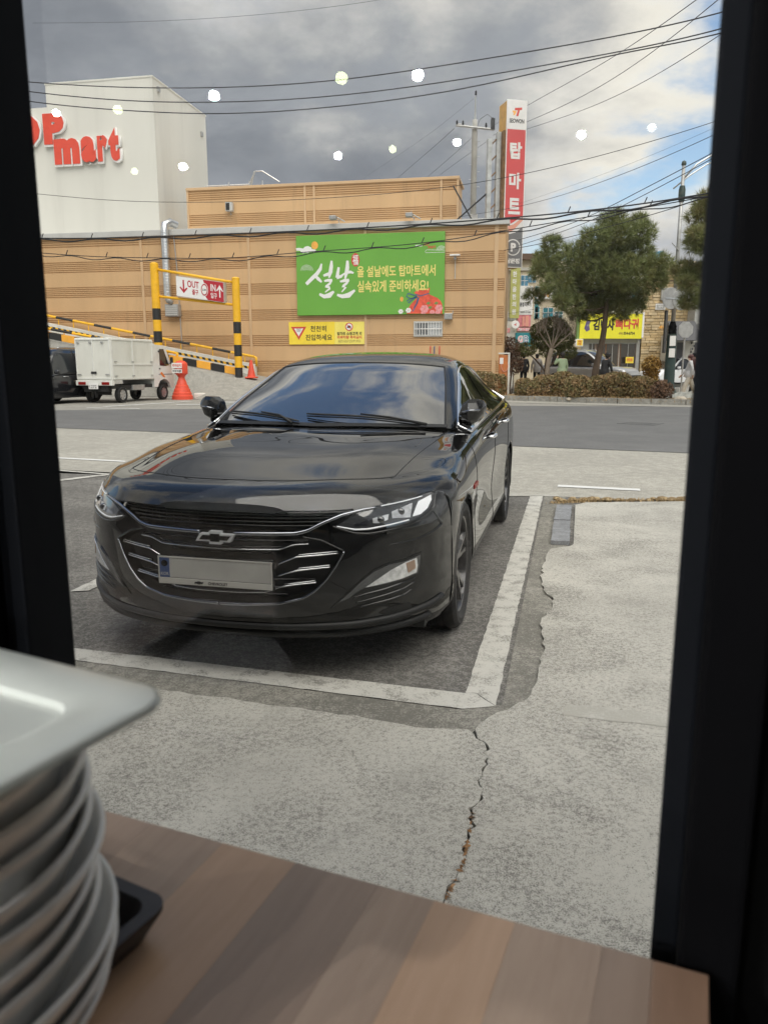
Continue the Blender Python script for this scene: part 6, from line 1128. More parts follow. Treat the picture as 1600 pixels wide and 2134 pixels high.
s10 = sk_('floor_notice', 'low yellow notice leaning at the restaurant window', 'notice', 1200); rect(s10, 1200, 'board', 'banner_yellow', 1302, 1318, 744, 757, .5, -.45); stext(s10, 1200, '영업중', 'print_red', 1310, 750, 12, 7, .5, .006)
# stone clad house
Cb = bld('stone_building', 'narrow building clad in cream split stone right of the yellow sign', 1335); r = lambda *a, **k: rect(Cb, 1335, *a, **k)
r('wall', 'mortar', 1335.5, 1436, 552, 806, .16, 8.); r('parapet', 'wall_cream', 1334, 1437, 548, 560, .30, 8.2); r('band', 'roof_brown', 1368, 1404, 586, 588, .30, .0)
rs = random.Random(8); zc = 0.02; row = 0; stones = []
while zc < BZ(562):
    hh = rs.uniform(.13, .19); x = BX(1336) - BX(1335) - (rs.random() * .2); xe = BX(1432) - BX(1335)
    while x < xe:
        w_ = rs.uniform(.28, .62); stones.append((max(x, .0), min(x + w_ - .02, xe), zc, zc + hh - .018)); x += w_
    zc += hh; row += 1
vis = [s for s in stones if s[0] < BX(1412) - BX(1335)]
vis.sort(key=lambda s: -(s[1] - s[0]) * (s[3] - s[2])); sset = set(vis[:290]); proto = {}
for i, s in enumerate(stones):
    if s not in sset: continue
    d_ = .20 + rs.uniform(.0, .06); MB().bbox(s[0], s[1], -d_, -.161, s[2], s[3], .02).build('stone', ('stone_a', 'stone_b', 'stone_c')[rs.randrange(3)], Cb)
rest = MB()
for s in stones:
    if s not in sset: rest.box(s[0], s[1], -.20 - rs.uniform(0, .05), -.161, s[2], s[3])
rest.build('small_stones', 'stone_a', Cb)['kind'] = 'stuff'
s11 = sk_('upper_shop_sign', 'small grey sign with dark capital letter high on the stone wall', 'sign', 1335); rect(s11, 1335, 'panel', 'wall_grey', 1368, 1396, 602, 627, .45, -.28); stext(s11, 1335, 'n', 'print_orange', 1378, 620, 6, 8, .45, .02); stext(s11, 1335, 'B', 'print_blue', 1388, 618, 8, 11, .45, .03)
s12 = sk_('plaque', 'small framed plaque on the stone wall', 'plaque', 1335); rect(s12, 1335, 'frame', 'sign_white', 1359, 1379, 634, 646, .32, -.27); rect(s12, 1335, 'field', 'wall_grey', 1360.5, 1377.5, 636, 644.5, .33, -.31); stext(s12, 1335, '세탁', 'sign_white', 1369, 640, 10, 5, .332, .004)
s13 = sk_('orange_wall_lettering', 'two small orange characters on the stone wall by the awning', 'sign', 1335); stext(s13, 1335, '생', 'print_orange', 1372, 683, 6, 8, .30, .02); stext(s13, 1335, '생', 'print_orange', 1379, 683, 6, 8, .30, .02)
# awning house at the right
D = bld('corner_shop', 'pale shop with dark awning at the right edge behind the lamp post', 1400); r = lambda *a, **k: rect(D, 1400, *a, **k)
r('wall', 'wall_pale', 1374, 1500, 700, 806, 1.6, -.4); r('upper_wall', 'wall_grey', 1425, 1500, 600, 700, 1.5, -.4); MB().prism([(-2.4, BZ(710)), (-1.6, BZ(690)), (-.4, BZ(665))] and [(-3.0, BZ(712)), (-1.6, BZ(672)), (-1.6, BZ(712))], BX(1370) - BX(1400), BX(1425) - BX(1400), 'x').build('awning', 'awning_dark', D)
r('door', 'awning_dark', 1392, 1404, 715, 800, 1.64, -1.6); r('door', 'awning_dark', 1428, 1450, 715, 800, 1.64, -1.6); r('light_panel', 'sign_white', 1432, 1452, 676, 696, 1.7, -1.5); 
for k in range(14): r('brick', 'print_black' if k % 2 else 'wall_grey', 1420 + (k % 3) * 2.5, 1422.2 + (k % 3) * 2.5, 708 + (k // 2) * 6, 712 + (k // 2) * 6, 1.66, -1.6)
bp = thing('rooftop_panel', 'tilted blue rooftop panel behind the right pine', 'panel', (BX(1378), Y0 + 2, 0), 0)
MB().prism([(-.55, BZ(548)), (.42, BZ(548)), (.52, BZ(516)), (-.48, BZ(520))], 0, .08, 'y').build('sheet', 'blue_glass', bp); MB().tube([(.42, .0, BZ(550)), (.54, .0, BZ(514))], .03, 6).build('edge_post', 'galv_dull', bp); MB().tube([(-.4, .3, BZ(560)), (-.4, .04, BZ(530))], .03, 6).build('edge_post', 'galv_dull', bp)

# ================================================================== planter strip
pl_kerb = [(2.6, 30.4), (4.44, 29.35), (6.3, 28.1), (8.1, 26.9), (10.09, 25.95), (12.4, 25.1), (15.5, 24.3)]
struct(sheet('planter_bed', [(p[0], p[1] + .1) for p in pl_kerb] + [(17, 29), (14.5, 33.8), (9, 36), (5.5, 33.2), (2.4, 32.4)], .10, 'dry_soil', .0))
struct(sheet('gutter', [(p[0], p[1] - .12) for p in pl_kerb] + [(p[0] - .35, p[1] - 1.5 + .05 * i) for i, p in list(enumerate(pl_kerb))[::-1]], .012, 'lane_concrete'))
struct(sheet('forecourt', [(5.4, 36.4), (9.2, 36.6), (12.8, 35.0), (14.2, 37.5), (14.4, 47.2), (5.4, 47.2)], .222, 'lot_ground', .005))
kb = thing('planter_kerb', 'pale concrete kerb of the planted strip across the road', 'kerb', (0, 0, 0))
for a, b in zip(pl_kerb[:-1], pl_kerb[1:]):
    a, b = Vector(a), Vector(b); n_ = 2
    for k in range(n_):
        p, q_ = a.lerp(b, k / n_ + .004), a.lerp(b, (k + 1) / n_ - .004); d = (q_ - p).normalized(); nn = Vector((-d.y, d.x)) * .10
        MB().prism([tuple(p - nn), tuple(q_ - nn), tuple(q_ + nn), tuple(p + nn)], .0, .19 + .006 * (k % 2), 'z').build('kerb_stone', 'kerb_stone', kb)
tag(grass_tuft('dry_grass', [(3.5, 30.6), (6.0, 29.0), (8.5, 27.5), (10.3, 26.5), (12.5, 26.2), (12.8, 29.5), (11.2, 30.5)], 5200, .13, 'dry_grass', .38, 4), 'straw coloured dry grass on the planted strip', 'grass', kind='stuff'); COL.objects[-1].location = (0, 0, .09)
# ---- foliage helpers
def leafmat(name, a, b_, c_, sc=1.6):
    m = bpy.data.materials.new(name); m.use_nodes = True; t = NT(m.node_tree); M[name] = m; b = t.n['Principled BSDF']; b.inputs['Roughness'].default_value = .65; b.inputs['Specular IOR Level'].default_value = .3
    g_ = t.add('ShaderNodeNewGeometry'); tc_ = t.add('ShaderNodeTexCoord')
    col = t.mix(g_.outputs['Random Per Island'], a, b_); col = t.mix(t.ss(t.noise(tc_.outputs['Object'], sc, 4, .6), .45, .62), col, c_); t.link(col, b.inputs['Base Color']); b.inputs['Subsurface Weight'].default_value = 0.0
    return m
leafmat('pine_needle', (.12, .155, .052), (.26, .285, .115), (.20, .205, .075)); leafmat('pine_needle_b', (.14, .165, .055), (.27, .285, .11), (.22, .20, .08)); leafmat('hedge_leaf', (.29, .19, .09), (.16, .165, .065), (.33, .22, .11), 3.); leafmat('topiary_leaf', (.09, .11, .028), (.19, .195, .06), (.13, .12, .04), 1.8); leafmat('brown_leaf', (.13, .075, .045), (.22, .13, .08), (.10, .06, .04), 2); leafmat('gold_leaf', (.30, .17, .035), (.42, .26, .07), (.22, .12, .03), 2.); pm('bark', (.105, .075, .052), .9, var=.35, vscale=6, bump=.6, bscale=18, stretch=(1, 1, .3)); pm('bark_pale', (.27, .22, .17), .9, var=.25, vscale=5, bump=.4, bscale=20, stretch=(1, 1, .3))
def tufts(centers, dens, L_, wd, n_needle, seed, updir=.45):
    """pine foliage: bundles of needles on the outside and inside of each clump"""
    g_ = np.random.default_rng(seed); V = []; F = []
    for (cx, cy, cz, rx, ry, rz) in centers:
        n = int(dens * rx * rz); d = g_.normal(size=(n, 3)); d /= np.linalg.norm(d, axis=1, keepdims=True); rad = g_.random(n) ** .38
        P = d * rad[:, None] * np.array([rx, ry, rz]) + np.array([cx, cy, cz])
        for p, dd in zip(P, d):
            axis = dd * .7 + np.array([0, 0, updir]) + g_.normal(size=3) * .25; axis /= np.linalg.norm(axis)
            e = g_.normal(size=(n_needle, 3)) * .62 + axis; e /= np.linalg.norm(e, axis=1, keepdims=True); ln_ = L_ * g_.uniform(.65, 1.15, n_needle)
            s_ = np.cross(e, g_.normal(size=(n_needle, 3))); s_ /= np.linalg.norm(s_, axis=1, keepdims=True) + 1e-9
            for k in range(n_needle):
                b = len(V); V += [p - s_[k] * wd, p + s_[k] * wd, p + e[k] * ln_[k]]; F.append((b, b + 1, b + 2))
    return V, F
def leaves(blobs, n, size, seed, shell=.35):
    """small leaf quads through rounded volumes; blob = centre, radii, squareness"""
    g_ = np.random.default_rng(seed); V = []; F = []; vol = [b[3] * b[4] * b[5] for b in blobs]; tot = sum(vol)
    for b_, v in zip(blobs, vol):
        m = int(n * v / tot); d = g_.normal(size=(m, 3)); d /= np.linalg.norm(d, axis=1, keepdims=True); pw = b_[6] if len(b_) > 6 else 1.
        if pw < 1: d = np.sign(d) * np.abs(d) ** pw; d /= np.maximum(np.abs(d).max(1, keepdims=True), 1e-6) ** (1 - pw)
        rad = 1 - shell * g_.random(m) ** 2 + g_.normal(size=m) * .035; P = d * rad[:, None] * np.array(b_[3:6]) + np.array(b_[0:3])
        a = g_.normal(size=(m, 3)); a /= np.linalg.norm(a, axis=1, keepdims=True); c_ = np.cross(a, g_.normal(size=(m, 3))); c_ /= np.linalg.norm(c_, axis=1, keepdims=True); s_ = size * g_.uniform(.5, 1.2, m)[:, None]
        q = np.stack([P - a * s_, P + c_ * s_ * .5, P + a * s_, P - c_ * s_ * .5], 1); base = len(V); V += list(q.reshape(-1, 3)); F += [tuple(range(base + 4 * i, base + 4 * i + 4)) for i in range(m)]
    return V, F
def fobj(name, vf, mat, parent=None): return mesh_obj(name, vf[0], vf[1], mat, parent)
def limb(pts, r0, r1, n=8): return MB().tube([tuple(p) for p in smooth_line(pts, 5)] if len(pts) > 2 else pts, list(np.linspace(r0, r1, 5 * (len(pts) - 1))) if len(pts) > 2 else [r0, r1], n)
# ---- big pine
PXX = lambda p: (p - 800) * .0200; PZZ = lambda p: 3.49 + (650 - p) * .0190
pn = thing('pine_tree', 'broad dark green pine standing in the planted strip', 'tree', (8.9, 33., 0), 0)
lx = lambda p: PXX(p) - 8.9
limb([(0, 0, 0), (.05, 0, 1.3), (.22, 0, 2.2), (.32, 0, 3.4), (.38, .1, 4.8), (.28, .1, 6.4)], .17, .05).build('trunk', 'bark', pn, smooth=True)
cl_ = []; rg = random.Random(4)
for px_, py_, rp in ((1255, 468, 26), (1262, 495, 30), (1312, 466, 18), (1312, 495, 26), (1215, 508, 30), (1140, 512, 20), (1145, 535, 26), (1270, 530, 42), (1325, 525, 36), (1180, 545, 36), (1128, 562, 26), (1230, 565, 46), (1290, 575, 46), (1345, 560, 28), (1150, 598, 30), (1122, 612, 20), (1200, 600, 38), (1260, 612, 42), (1320, 612, 36), (1348, 590, 22), (1180, 634, 26), (1290, 642, 30), (1235, 640, 28), (1335, 636, 18), (1215, 655, 16), (1155, 630, 18)):
    cl_.append((lx(px_), rg.uniform(-1.3, 1.2), PZZ(py_), rp * .0200 * 1.05, rp * .020 * 1.25, rp * .019 * .85))
fobj('crown', tufts(cl_, 760, .30, .0095, 17, 3), 'pine_needle', pn)
for (cx, cy, cz, rx, ry, rz) in cl_[::2]: limb([(.3, .05, min(cz - .1, 5.6)), (cx * .5 + .15, cy * .5, cz - .25), (cx, cy, cz)], .05, .015, 6).build('branch', 'bark', pn, smooth=True)
# ---- pine at the right edge
p2 = thing('pine_tree', 'pine at the right edge partly hidden by the window frame', 'tree', (11.6, 25.5, 0), 0)
limb([(0, 0, .1), (.0, 0, 2.5), (-.1, 0, 4.5), (-.1, 0, 7.2)], .17, .05).build('trunk', 'bark', p2, smooth=True)
QX = lambda p: (p - 800) * .01565 - 11.6; QZ = lambda p: 1.37 + (758 - p) * .0152
cl2 = [(QX(a), rg.uniform(-.7, .7), QZ(b), c_ * .0157, c_ * .018, c_ * .0125) for a, b, c_ in ((1455, 432, 30), (1440, 455, 26), (1480, 450, 34), (1428, 512, 30), (1462, 505, 34), (1412, 500, 16), (1450, 575, 36), (1425, 565, 26), (1415, 590, 16), (1465, 610, 34), (1440, 625, 24), (1500, 540, 40), (1505, 440, 40), (1500, 610, 40), (1545, 500, 40), (1560, 580, 40), (1540, 420, 36))]
fobj('crown', tufts(cl2, 1000, .27, .0085, 17, 5), 'pine_needle_b', p2)
for (cx, cy, cz, rx, ry, rz) in cl2: limb([(-.05, 0, cz - .4), (cx * .5, cy * .5, cz - .2), (cx, cy, cz)], .045, .012, 6).build('branch', 'bark', p2, smooth=True)
# ---- hedges and bushes
def bush(name, label, loc, blobs, n, size, mat, seed, group='clipped shrubs in the planted strip', stems=5, shell=.35, cat='bush'):
    t_ = thing(name, label, cat, loc, 0, group); fobj('foliage', leaves(blobs, n, size, seed, shell), mat, t_); rr_ = random.Random(seed)
    for k in range(stems):
        b_ = blobs[k % len(blobs)]; limb([(b_[0] + rr_.uniform(-.2, .2) * b_[3], b_[1], -.05), (b_[0] + rr_.uniform(-.3, .3) * b_[3], b_[1], b_[2]), (b_[0] + rr_.uniform(-.6, .6) * b_[3], b_[1], b_[2] + b_[5] * .7)], .025, .008, 5).build('stem', 'bark', t_, smooth=True)
    return t_
bush('hedge', 'long clipped brown green hedge in the planted strip', (5.75, 30.3, .1), [(.5 + k * .62 + .1 * math.sin(k * 3.), -.32 * k, .40 + .07 * math.sin(k * 2.1), .43 + .08 * math.cos(k * 1.7), .48, .44 + .09 * math.sin(k * 2.1), .82) for k in range(6)], 21000, .050, 'hedge_leaf', 1, stems=12)
bush('hedge', 'clipped hedge end nearest the tall lamp post', (9.35, 28.3, .1), [(.0, 0, .40, .42, .45, .42, .8), (.5, -.2, .33, .35, .4, .34, .8)], 6000, .048, 'hedge_leaf', 12, stems=6)
bush('round_bush', 'small round clipped bush in front of the long hedge', (6.95, 27.95, .1), [(0, 0, .42, .46, .42, .44, .85)], 6500, .045, 'hedge_leaf', 2)
bush('round_bush', 'low mounded bush at the left end of the long hedge', (5.35, 29.75, .1), [(0, 0, .36, .36, .36, .36, .85), (.36, 0, .28, .25, .3, .28)], 5200, .045, 'hedge_leaf', 3)
bush('hedge', 'clipped hedge at the foot of the tan building corner', (3.9, 31.3, .0), [(0, 0, .55, .5, .4, .52, .75), (.6, -.1, .5, .4, .4, .48, .75)], 7000, .05, 'hedge_leaf', 6)
bush('bare_shrub', 'scraggly dark shrub with dead leaves right of the hedge', (9.55, 26.75, .1), [(0, 0, .36, .40, .35, .36)], 1500, .05, 'brown_leaf', 7, stems=14, shell=.8)
bush('golden_shrub', 'yellow leaved shrub beside the silver grey car', (10.3, 30.2, .1), [(0, 0, 1.15, .36, .36, .42), (.1, 0, .6, .22, .3, .45)], 2600, .06, 'gold_leaf', 8, stems=8, shell=.8)
bush('brown_bush', 'reddish brown twiggy bush against the tan building corner', (5.45, 34.2, .0), [(0, 0, 1.95, .50, .5, .58), (.1, 0, 1.35, .55, .5, .5)], 4200, .05, 'brown_leaf', 9, stems=10, shell=.9)
tp = bush('topiary_tree', 'cloud pruned evergreen with round foliage pads behind the hedge', (7.1, 34.6, .0), [(-.92, -.2, 1.98, .50, .5, .30), (.0, .3, 2.45, .62, .6, .50), (.72, .2, 2.40, .58, .6, .46), (.35, .3, 2.95, .66, .6, .46), (-.25, .2, 2.78, .45, .5, .36), (.75, .4, 2.80, .42, .5, .34), (.05, -.1, 1.84, .36, .4, .22), (.92, -.1, 1.86, .46, .45, .34)], 19000, .045, 'topiary_leaf', 10, stems=0, cat='tree')
limb([(0, 0, 0), (.05, 0, .9), (.1, .05, 1.8), (.25, .2, 2.6)], .10, .05).build('trunk', 'bark', tp, smooth=True); limb([(.05, 0, 1.0), (-.4, -.1, 1.5), (-.9, -.2, 1.9)], .05, .02).build('branch', 'bark', tp, smooth=True); limb([(.05, 0, 1.1), (.5, 0, 1.5), (.92, -.1, 1.8)], .05, .02).build('branch', 'bark', tp, smooth=True)
bt = thing('bare_tree', 'pollarded bare tree in front of the cloud pruned evergreen', 'tree', (6.92, 33.2, 0), 0)
limb([(0, 0, 0), (.0, 0, .9), (.08, 0, 1.7), (.16, 0, 2.0)], .11, .09, 10).build('trunk', 'bark_pale', bt, smooth=True)
rt = random.Random(15)
for k, (dx, dz) in enumerate(((-.75, 1.25), (-.45, 1.5), (.05, 1.6), (.55, 1.2), (.95, 1.1), (.3, 1.5))):
    limb([(.16, 0, 1.95), (.16 + dx * .35, rt.uniform(-.2, .2), 1.95 + dz * .3), (.16 + dx, rt.uniform(-.3, .3), 1.95 + dz * .75)], .04, .014, 7).build('limb', 'bark_pale', bt, smooth=True)
    tw = MB()
    for j in range(16):
        a = (.16 + dx * rt.uniform(.5, 1), rt.uniform(-.25, .25), 1.95 + dz * rt.uniform(.45, .75)); tw.tube([a, (a[0] + rt.uniform(-.2, .25), a[1] + rt.uniform(-.1, .1), a[2] + rt.uniform(.2, .5)), (a[0] + rt.uniform(-.3, .4), a[1], a[2] + rt.uniform(.4, .8))], [.012, .008, .004], 4)
    tw.build('twigs', 'bark_pale', bt)['kind'] = 'stuff'
# ---- orange panel, lamp post, road signs, stones
ep = thing('electrical_cabinet', 'weathered orange utility cabinet with white frame at the building corner', 'cabinet', (4.78, 31.3, 0), R(-8)); pm('orange_panel', (.52, .17, .045), .6, var=.25, vscale=2.5, dirt=(.60, .30, .16), dscale=2)
MB().bbox(-.20, .16, .0, .25, .0, 1.72, .02).build('door', 'orange_panel', ep); MB().bbox(.165, .24, -.02, .27, .0, 1.74, .01).build('frame', 'ramp_white', ep); MB().bbox(-.22, .24, -.03, .27, 1.745, 1.80, .01).build('cap', 'ramp_white', ep); MB().bbox(-.16, -.02, -.02, -.001, 1.36, 1.60, .004).build('notice', 'sign_white', ep)
MB().tube([(.04 + .13 * math.cos(a), -.015, 1.28 + .22 * math.sin(a)) for a in np.linspace(R(20), R(-200), 16)], .014, 6).build('hose_loop', 'salmon', ep, smooth=True)
lp = thing('street_lamp', 'tall street lamp with dark green fluted base and posted papers', 'lamp post', (11.75, 32.2, .1), 0); pm('lamp_green', (.028, .055, .052), .5, var=.15, vscale=3, dirt=(.10, .10, .07), dscale=2)
MB().lathe([(.0, 0), (.36, 0), (.36, .07), (.30, .16), (.24, .30), (.215, .42), (.205, 1.5), (.185, 2.42), (.20, 2.46), (.0, 2.46)], 16).build('base', 'lamp_green', lp, smooth=True, angle=30)
MB().lathe([(.15, 2.46), (.17, 2.50), (.15, 2.55), (.17, 2.62), (.14, 2.68), (.16, 2.75), (.12, 2.85), (.10, 2.95)], 16).build('collar', 'frame_black', lp, smooth=True)
MB().tube([(0, 0, 2.9), (0, 0, 8.9)], [.085, .065], 12).build('shaft', 'galv_dull', lp, smooth=True); MB().lathe([(.10, 7.55), (.13, 7.7), (.13, 8.0), (.10, 8.15)], 14).build('upper_collar', 'lamp_green', lp, smooth=True); MB().lathe([(.07, 8.9), (.10, 8.95), (.08, 9.05), (.0, 9.1)], 12).build('finial', 'lamp_green', lp, smooth=True)
MB().tube([(0, 0, 8.4), (.5, 0, 8.95), (1.1, 0, 9.3), (2.0, 0, 9.5)], .04, 8).build('arm', 'galv', lp, smooth=True); MB().tube([(-.35, 0, 8.05), (.2, 0, 8.5), (.9, 0, 8.95), (2.0, 0, 9.3)], .03, 8).build('arm', 'galv', lp, smooth=True); MB().tube([(-.3, -.1, 6.0), (.0, -.1, 5.7)], .02, 6).build('stay', 'galv_dull', lp)
MB().bbox(1.8, 2.5, -.14, .14, 9.32, 9.46, .04).build('lantern', 'galv_dull', lp)
for z, h_ in ((1.52, .36), (1.98, .40)): MB().bbox(-.16, .08, -.235, -.2, z, z + h_, .004).build('paper', 'sign_white', lp)
MB().bbox(-.34, -.25, -.1, .1, 1.7, 3.4, .02).build('cable_duct', 'iron', lp)
for dx, dy, z, nm in ((-.22, -.2, 3.85, 'round grey back of a road sign on the lamp post, left one'), (.24, -.05, 3.82, 'round grey back of a road sign on the lamp post, right one')):
    rs_ = thing('road_sign', nm, 'sign', (11.75 + dx, 32.2 + dy, z + .1), R(20), 'road sign backs'); MB().lathe([(0, -.012), (.42, -.012), (.43, 0), (.42, .012), (0, .012)], 32, axis='y').build('disc', 'galv_dull', rs_, smooth=True, angle=30); MB().box(-.3, .3, -.04, -.014, -.02, .02).build('bracket', 'galv', rs_)
rs_ = thing('stop_sign', 'octagonal grey back of a road sign on its own thin post', 'sign', (12.9, 33.8, .1), R(10)); MB().prism([(.36 * math.cos(R(22.5 + 45 * k)), 2.7 + .36 * math.sin(R(22.5 + 45 * k))) for k in range(8)], -.012, .012, 'y').build('plate', 'galv_dull', rs_); MB().tube([(0, .04, 0), (0, .04, 3.0)], .035, 8).build('post', 'galv_dull', rs_)
gr = random.Random(2); pm('stone_pale', (.52, .46, .37), .9, var=.15, bump=.3, bscale=12)
for k, (x, y, s_, ds) in enumerate(((10.05, 26.35, .17, 'pale rock by the kerb under the scraggly shrub'), (10.9, 26.4, .10, 'small brown rock on the dry grass by the lamp post'), (6.6, 27.75, .08, 'small stone by the kerb in front of the round bush'))):
    bm = bmesh.new(); bmesh.ops.create_icosphere(bm, subdivisions=2, radius=s_)
    for v in bm.verts: v.co = Vector((v.co.x * 1.3, v.co.y, v.co.z * .75)) * gr.uniform(.82, 1.12)
    me = bpy.data.meshes.new('rock'); bm.to_mesh(me); bm.free(); me.materials.append(M['stone_pale']); o = bpy.data.objects.new('rock', me); COL.objects.link(o); o.location = (x, y, .1 + s_ * .4); tag(o, ds, 'rock')
# crumpled tarp
nu, nv = 22, 12; gg_ = np.random.default_rng(9); vs = []
for i in range(nu):
    for j in range(nv):
        u, v = i / (nu - 1), j / (nv - 1); h_ = .34 * math.sin(math.pi * u) ** .8 * math.sin(math.pi * v) * (1.1 - .7 * u) + gg_.normal() * .022; vs.append((u * 1.7 - .8 + gg_.normal() * .015, v * .8 - .4 + gg_.normal() * .015, max(.005, h_)))
pm('tarp', (.36, .36, .32), .55, var=.12); o = mesh_obj('tarp', vs, grid_faces(nu, nv), 'tarp'); o.location = (10.75, 27.6, .11); o.rotation_euler = (0, 0, R(-18)); tag(o, 'crumpled grey tarpaulin on the ground left of the lamp post', 'tarpaulin')

# ================================================================== people
pm('skin', (.50, .31, .22), .6); pm('hair_dark', (.02, .016, .014), .5); pm('hair_red', (.09, .03, .025), .5); pm('cloth_white', (.66, .66, .66), .8, var=.08, vscale=6, bump=.3, bscale=14); pm('cloth_cream', (.62, .57, .48), .85, var=.06, vscale=6); pm('cloth_green', (.36, .46, .29), .8, var=.08, vscale=6); pm('cloth_black', (.018, .018, .02), .8, var=.2, vscale=6); pm('cloth_grey', (.40, .38, .37), .8, var=.15, vscale=5); pm('cloth_maroon', (.075, .022, .028), .8, var=.15); pm('shoe', (.35, .35, .36), .7)
def person(label, loc, rz, top, legs, hair, h=1.66, stride=.0, arm_r=None, arm_l=None, lean=0., long_hair=False, cap=None, flare=1., skirt=1.0):
    """one continuous skinned body; x right, -y the way the person faces"""
    s_ = h / 1.70; t_ = thing('person', label, 'person', loc, rz, 'people across the road'); t_.scale = (s_, s_, s_)
    J = {'pel': (0, 0, .93, .155), 'wai': (0, -.01 - lean * .3, 1.10, .150), 'che': (0, -.01 - lean, 1.32, .165), 'nek': (0, -.015 - lean * 1.2, 1.47, .060), 'hea': (0, -.03 - lean * 1.3, 1.56, .085), 'top': (0, -.02 - lean * 1.3, 1.645, .070)}
    for sd, st_ in ((1, stride), (-1, -stride)):
        n = 'r' if sd > 0 else 'l'
        J['hip' + n] = (.09 * sd, 0, .87, .105); J['kne' + n] = (.10 * sd, -st_ * .55 - .02, .49, .072 * flare); J['ank' + n] = (.10 * sd, -st_ + (.06 if st_ < 0 else 0), .09, .050 * (1 + (flare - 1) * 1.6)); J['toe' + n] = (.11 * sd, -st_ - .15, .045, .04)
        J['sho' + n] = (.175 * sd, -.01 - lean, 1.40, .075); a_ = arm_r if sd > 0 else arm_l; a_ = a_ or ((.25 * sd, -.02 + st_ * .3 - lean, 1.14), (.26 * sd, -.10 + st_ * .7 - lean, .90))
        J['elb' + n] = (*a_[0], .056); J['wri' + n] = (*a_[1], .036); w_ = Vector(a_[1]); d_ = (w_ - Vector(a_[0])).normalized(); J['han' + n] = (*(w_ + d_ * .08), .035); J['fin' + n] = (*(w_ + d_ * .15 + Vector((0, -.02, 0))), .018); J['thu' + n] = (*(w_ + d_ * .09 + Vector((-.035 * sd, -.03, 0))), .015)
    names = list(J); idx = {k: i for i, k in enumerate(names)}; E = [('pel', 'wai'), ('wai', 'che'), ('che', 'nek'), ('nek', 'hea'), ('hea', 'top')]
    for n in 'rl': E += [('pel', 'hip' + n), ('hip' + n, 'kne' + n), ('kne' + n, 'ank' + n), ('ank' + n, 'toe' + n), ('che', 'sho' + n), ('sho' + n, 'elb' + n), ('elb' + n, 'wri' + n), ('wri' + n, 'han' + n), ('han' + n, 'fin' + n), ('han' + n, 'thu' + n)]
    me = bpy.data.meshes.new('body'); me.from_pydata([J[k][:3] for k in names], [(idx[a], idx[b]) for a, b in E], []); o = bpy.data.objects.new('body', me); COL.objects.link(o)
    md = o.modifiers.new('skin', 'SKIN'); md.use_smooth_shade = True; sv = me.skin_vertices[0].data
    for k in names: sv[idx[k]].radius = (J[k][3], J[k][3] * (.78 if k in ('che', 'wai', 'pel') else 1.)); sv[idx[k]].use_root = k == 'pel'
    o.modifiers.new('sub', 'SUBSURF').levels = 2
    ev = bpy.data.meshes.new_from_object(o.evaluated_get(bpy.context.evaluated_depsgraph_get())); bpy.data.objects.remove(o); ev.name = 'body'
    for m_ in ('skin', top, legs, 'shoe', hair): ev.materials.append(M[m_])
    kind = {'hea': 0, 'top': 0, 'nek': 0}; mi = []
    seg = [(Vector(J[a][:3]), Vector(J[b][:3]), a, b) for a, b in E]
    for p in ev.polygons:
        c_ = p.center; best = min(seg, key=lambda q: (c_ - (q[0] + (q[1] - q[0]) * max(0, min(1, (c_ - q[0]).dot(q[1] - q[0]) / (q[1] - q[0]).length_squared)))).length); b_ = best[3]
        if b_[:3] in ('han', 'fin', 'thu'): mi.append(0)
        elif b_ in ('hea', 'top'): mi.append(4 if (c_.y > J['hea'][1] + .0 or c_.z > 1.645) else 0)
        elif b_ == 'nek': mi.append(0 if c_.z > 1.45 else 1)
        elif b_[:3] == 'toe': mi.append(3)
        elif b_[:3] in ('kne', 'ank') or (b_[:3] == 'hip' and c_.z < .84 * skirt): mi.append(2)
        else: mi.append(1)
    ev.polygons.foreach_set('material_index', mi); ob_ = bpy.data.objects.new('body', ev); COL.objects.link(ob_); ob_.parent = t_
    hy = J['hea'][1]
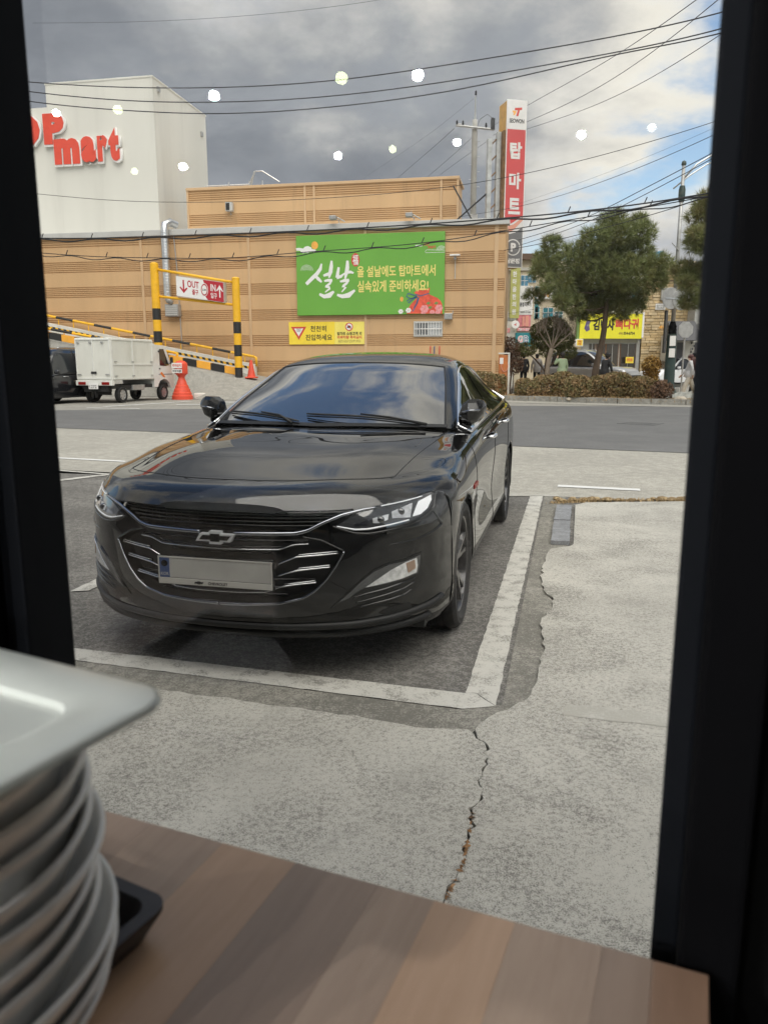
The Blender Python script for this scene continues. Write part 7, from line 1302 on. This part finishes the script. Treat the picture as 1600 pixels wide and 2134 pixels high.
    MB().ball((0, hy - .085, 1.575), (.013, .022, .018), 8, 6).build('nose', 'skin', t_, smooth=True)
    for sx in (-.032, .032): MB().ball((sx, hy - .078, 1.605), (.011, .008, .007), 8, 5).build('eye', 'hair_dark', t_, smooth=True)
    MB().ball((0, hy - .080, 1.535), (.022, .008, .007), 8, 5).build('mouth', 'print_pink', t_, smooth=True)
    hm = MB().ball((0, hy + .022, 1.625), (.105, .112, .100), 14, 9)
    if long_hair: hm.tube([(0, hy + .06, 1.60), (0, hy + .11, 1.45), (0, hy + .13, 1.30), (.01, hy + .11, 1.16)], [.09, .11, .105, .05], 10)
    hm.build('hair', hair, t_, smooth=True)
    MB().lathe([(.175, .80), (.20, .86), (.205, 1.0), (.19, 1.08)], 16, (0, -.01 - lean * .2, 0)).build('jacket_hem', top, t_, smooth=True)
    if cap: cp = MB().ball((0, hy + .01, 1.665), (.118, .125, .085), 14, 8).build('cap', cap, t_, smooth=True); MB().ball((0, hy - .10, 1.655), (.08, .08, .012), 12, 5).build('cap_peak', cap, cp, smooth=True)
    return t_
person('person in white padded jacket and cream trousers walking past the lamp post', (11.5, 29.4, .1), R(-105), 'cloth_white', 'cloth_cream', 'hair_red', 1.60, .26, long_hair=True, flare=1.35)
person('person in dark cap and maroon coat beside the white-jacketed walker', (12.15, 30.6, .1), R(-90), 'cloth_maroon', 'cloth_black', 'hair_dark', 1.66, .2, cap='cloth_black')
pg = person('person in pale green jacket holding a phone to the ear', (7.5, 33.0, .1), R(200), 'cloth_green', 'cloth_black', 'hair_dark', 1.72, .0, arm_r=((.30, -.10, 1.22), (.17, -.14, 1.47)))
person('person in black padded jacket under the left foliage pad', (6.60, 37.0, .222), R(185), 'cloth_black', 'cloth_black', 'hair_dark', 1.60); person('person in mottled grey jacket next to the black-jacketed one', (7.30, 37.4, .222), R(175), 'cloth_grey', 'cloth_black', 'hair_dark', 1.60)
person('person in black hat and coat leaning over behind the long hedge', (8.75, 31.2, .1), R(120), 'cloth_black', 'cloth_black', 'hair_dark', 1.66, .0, lean=.14, cap='cloth_black')
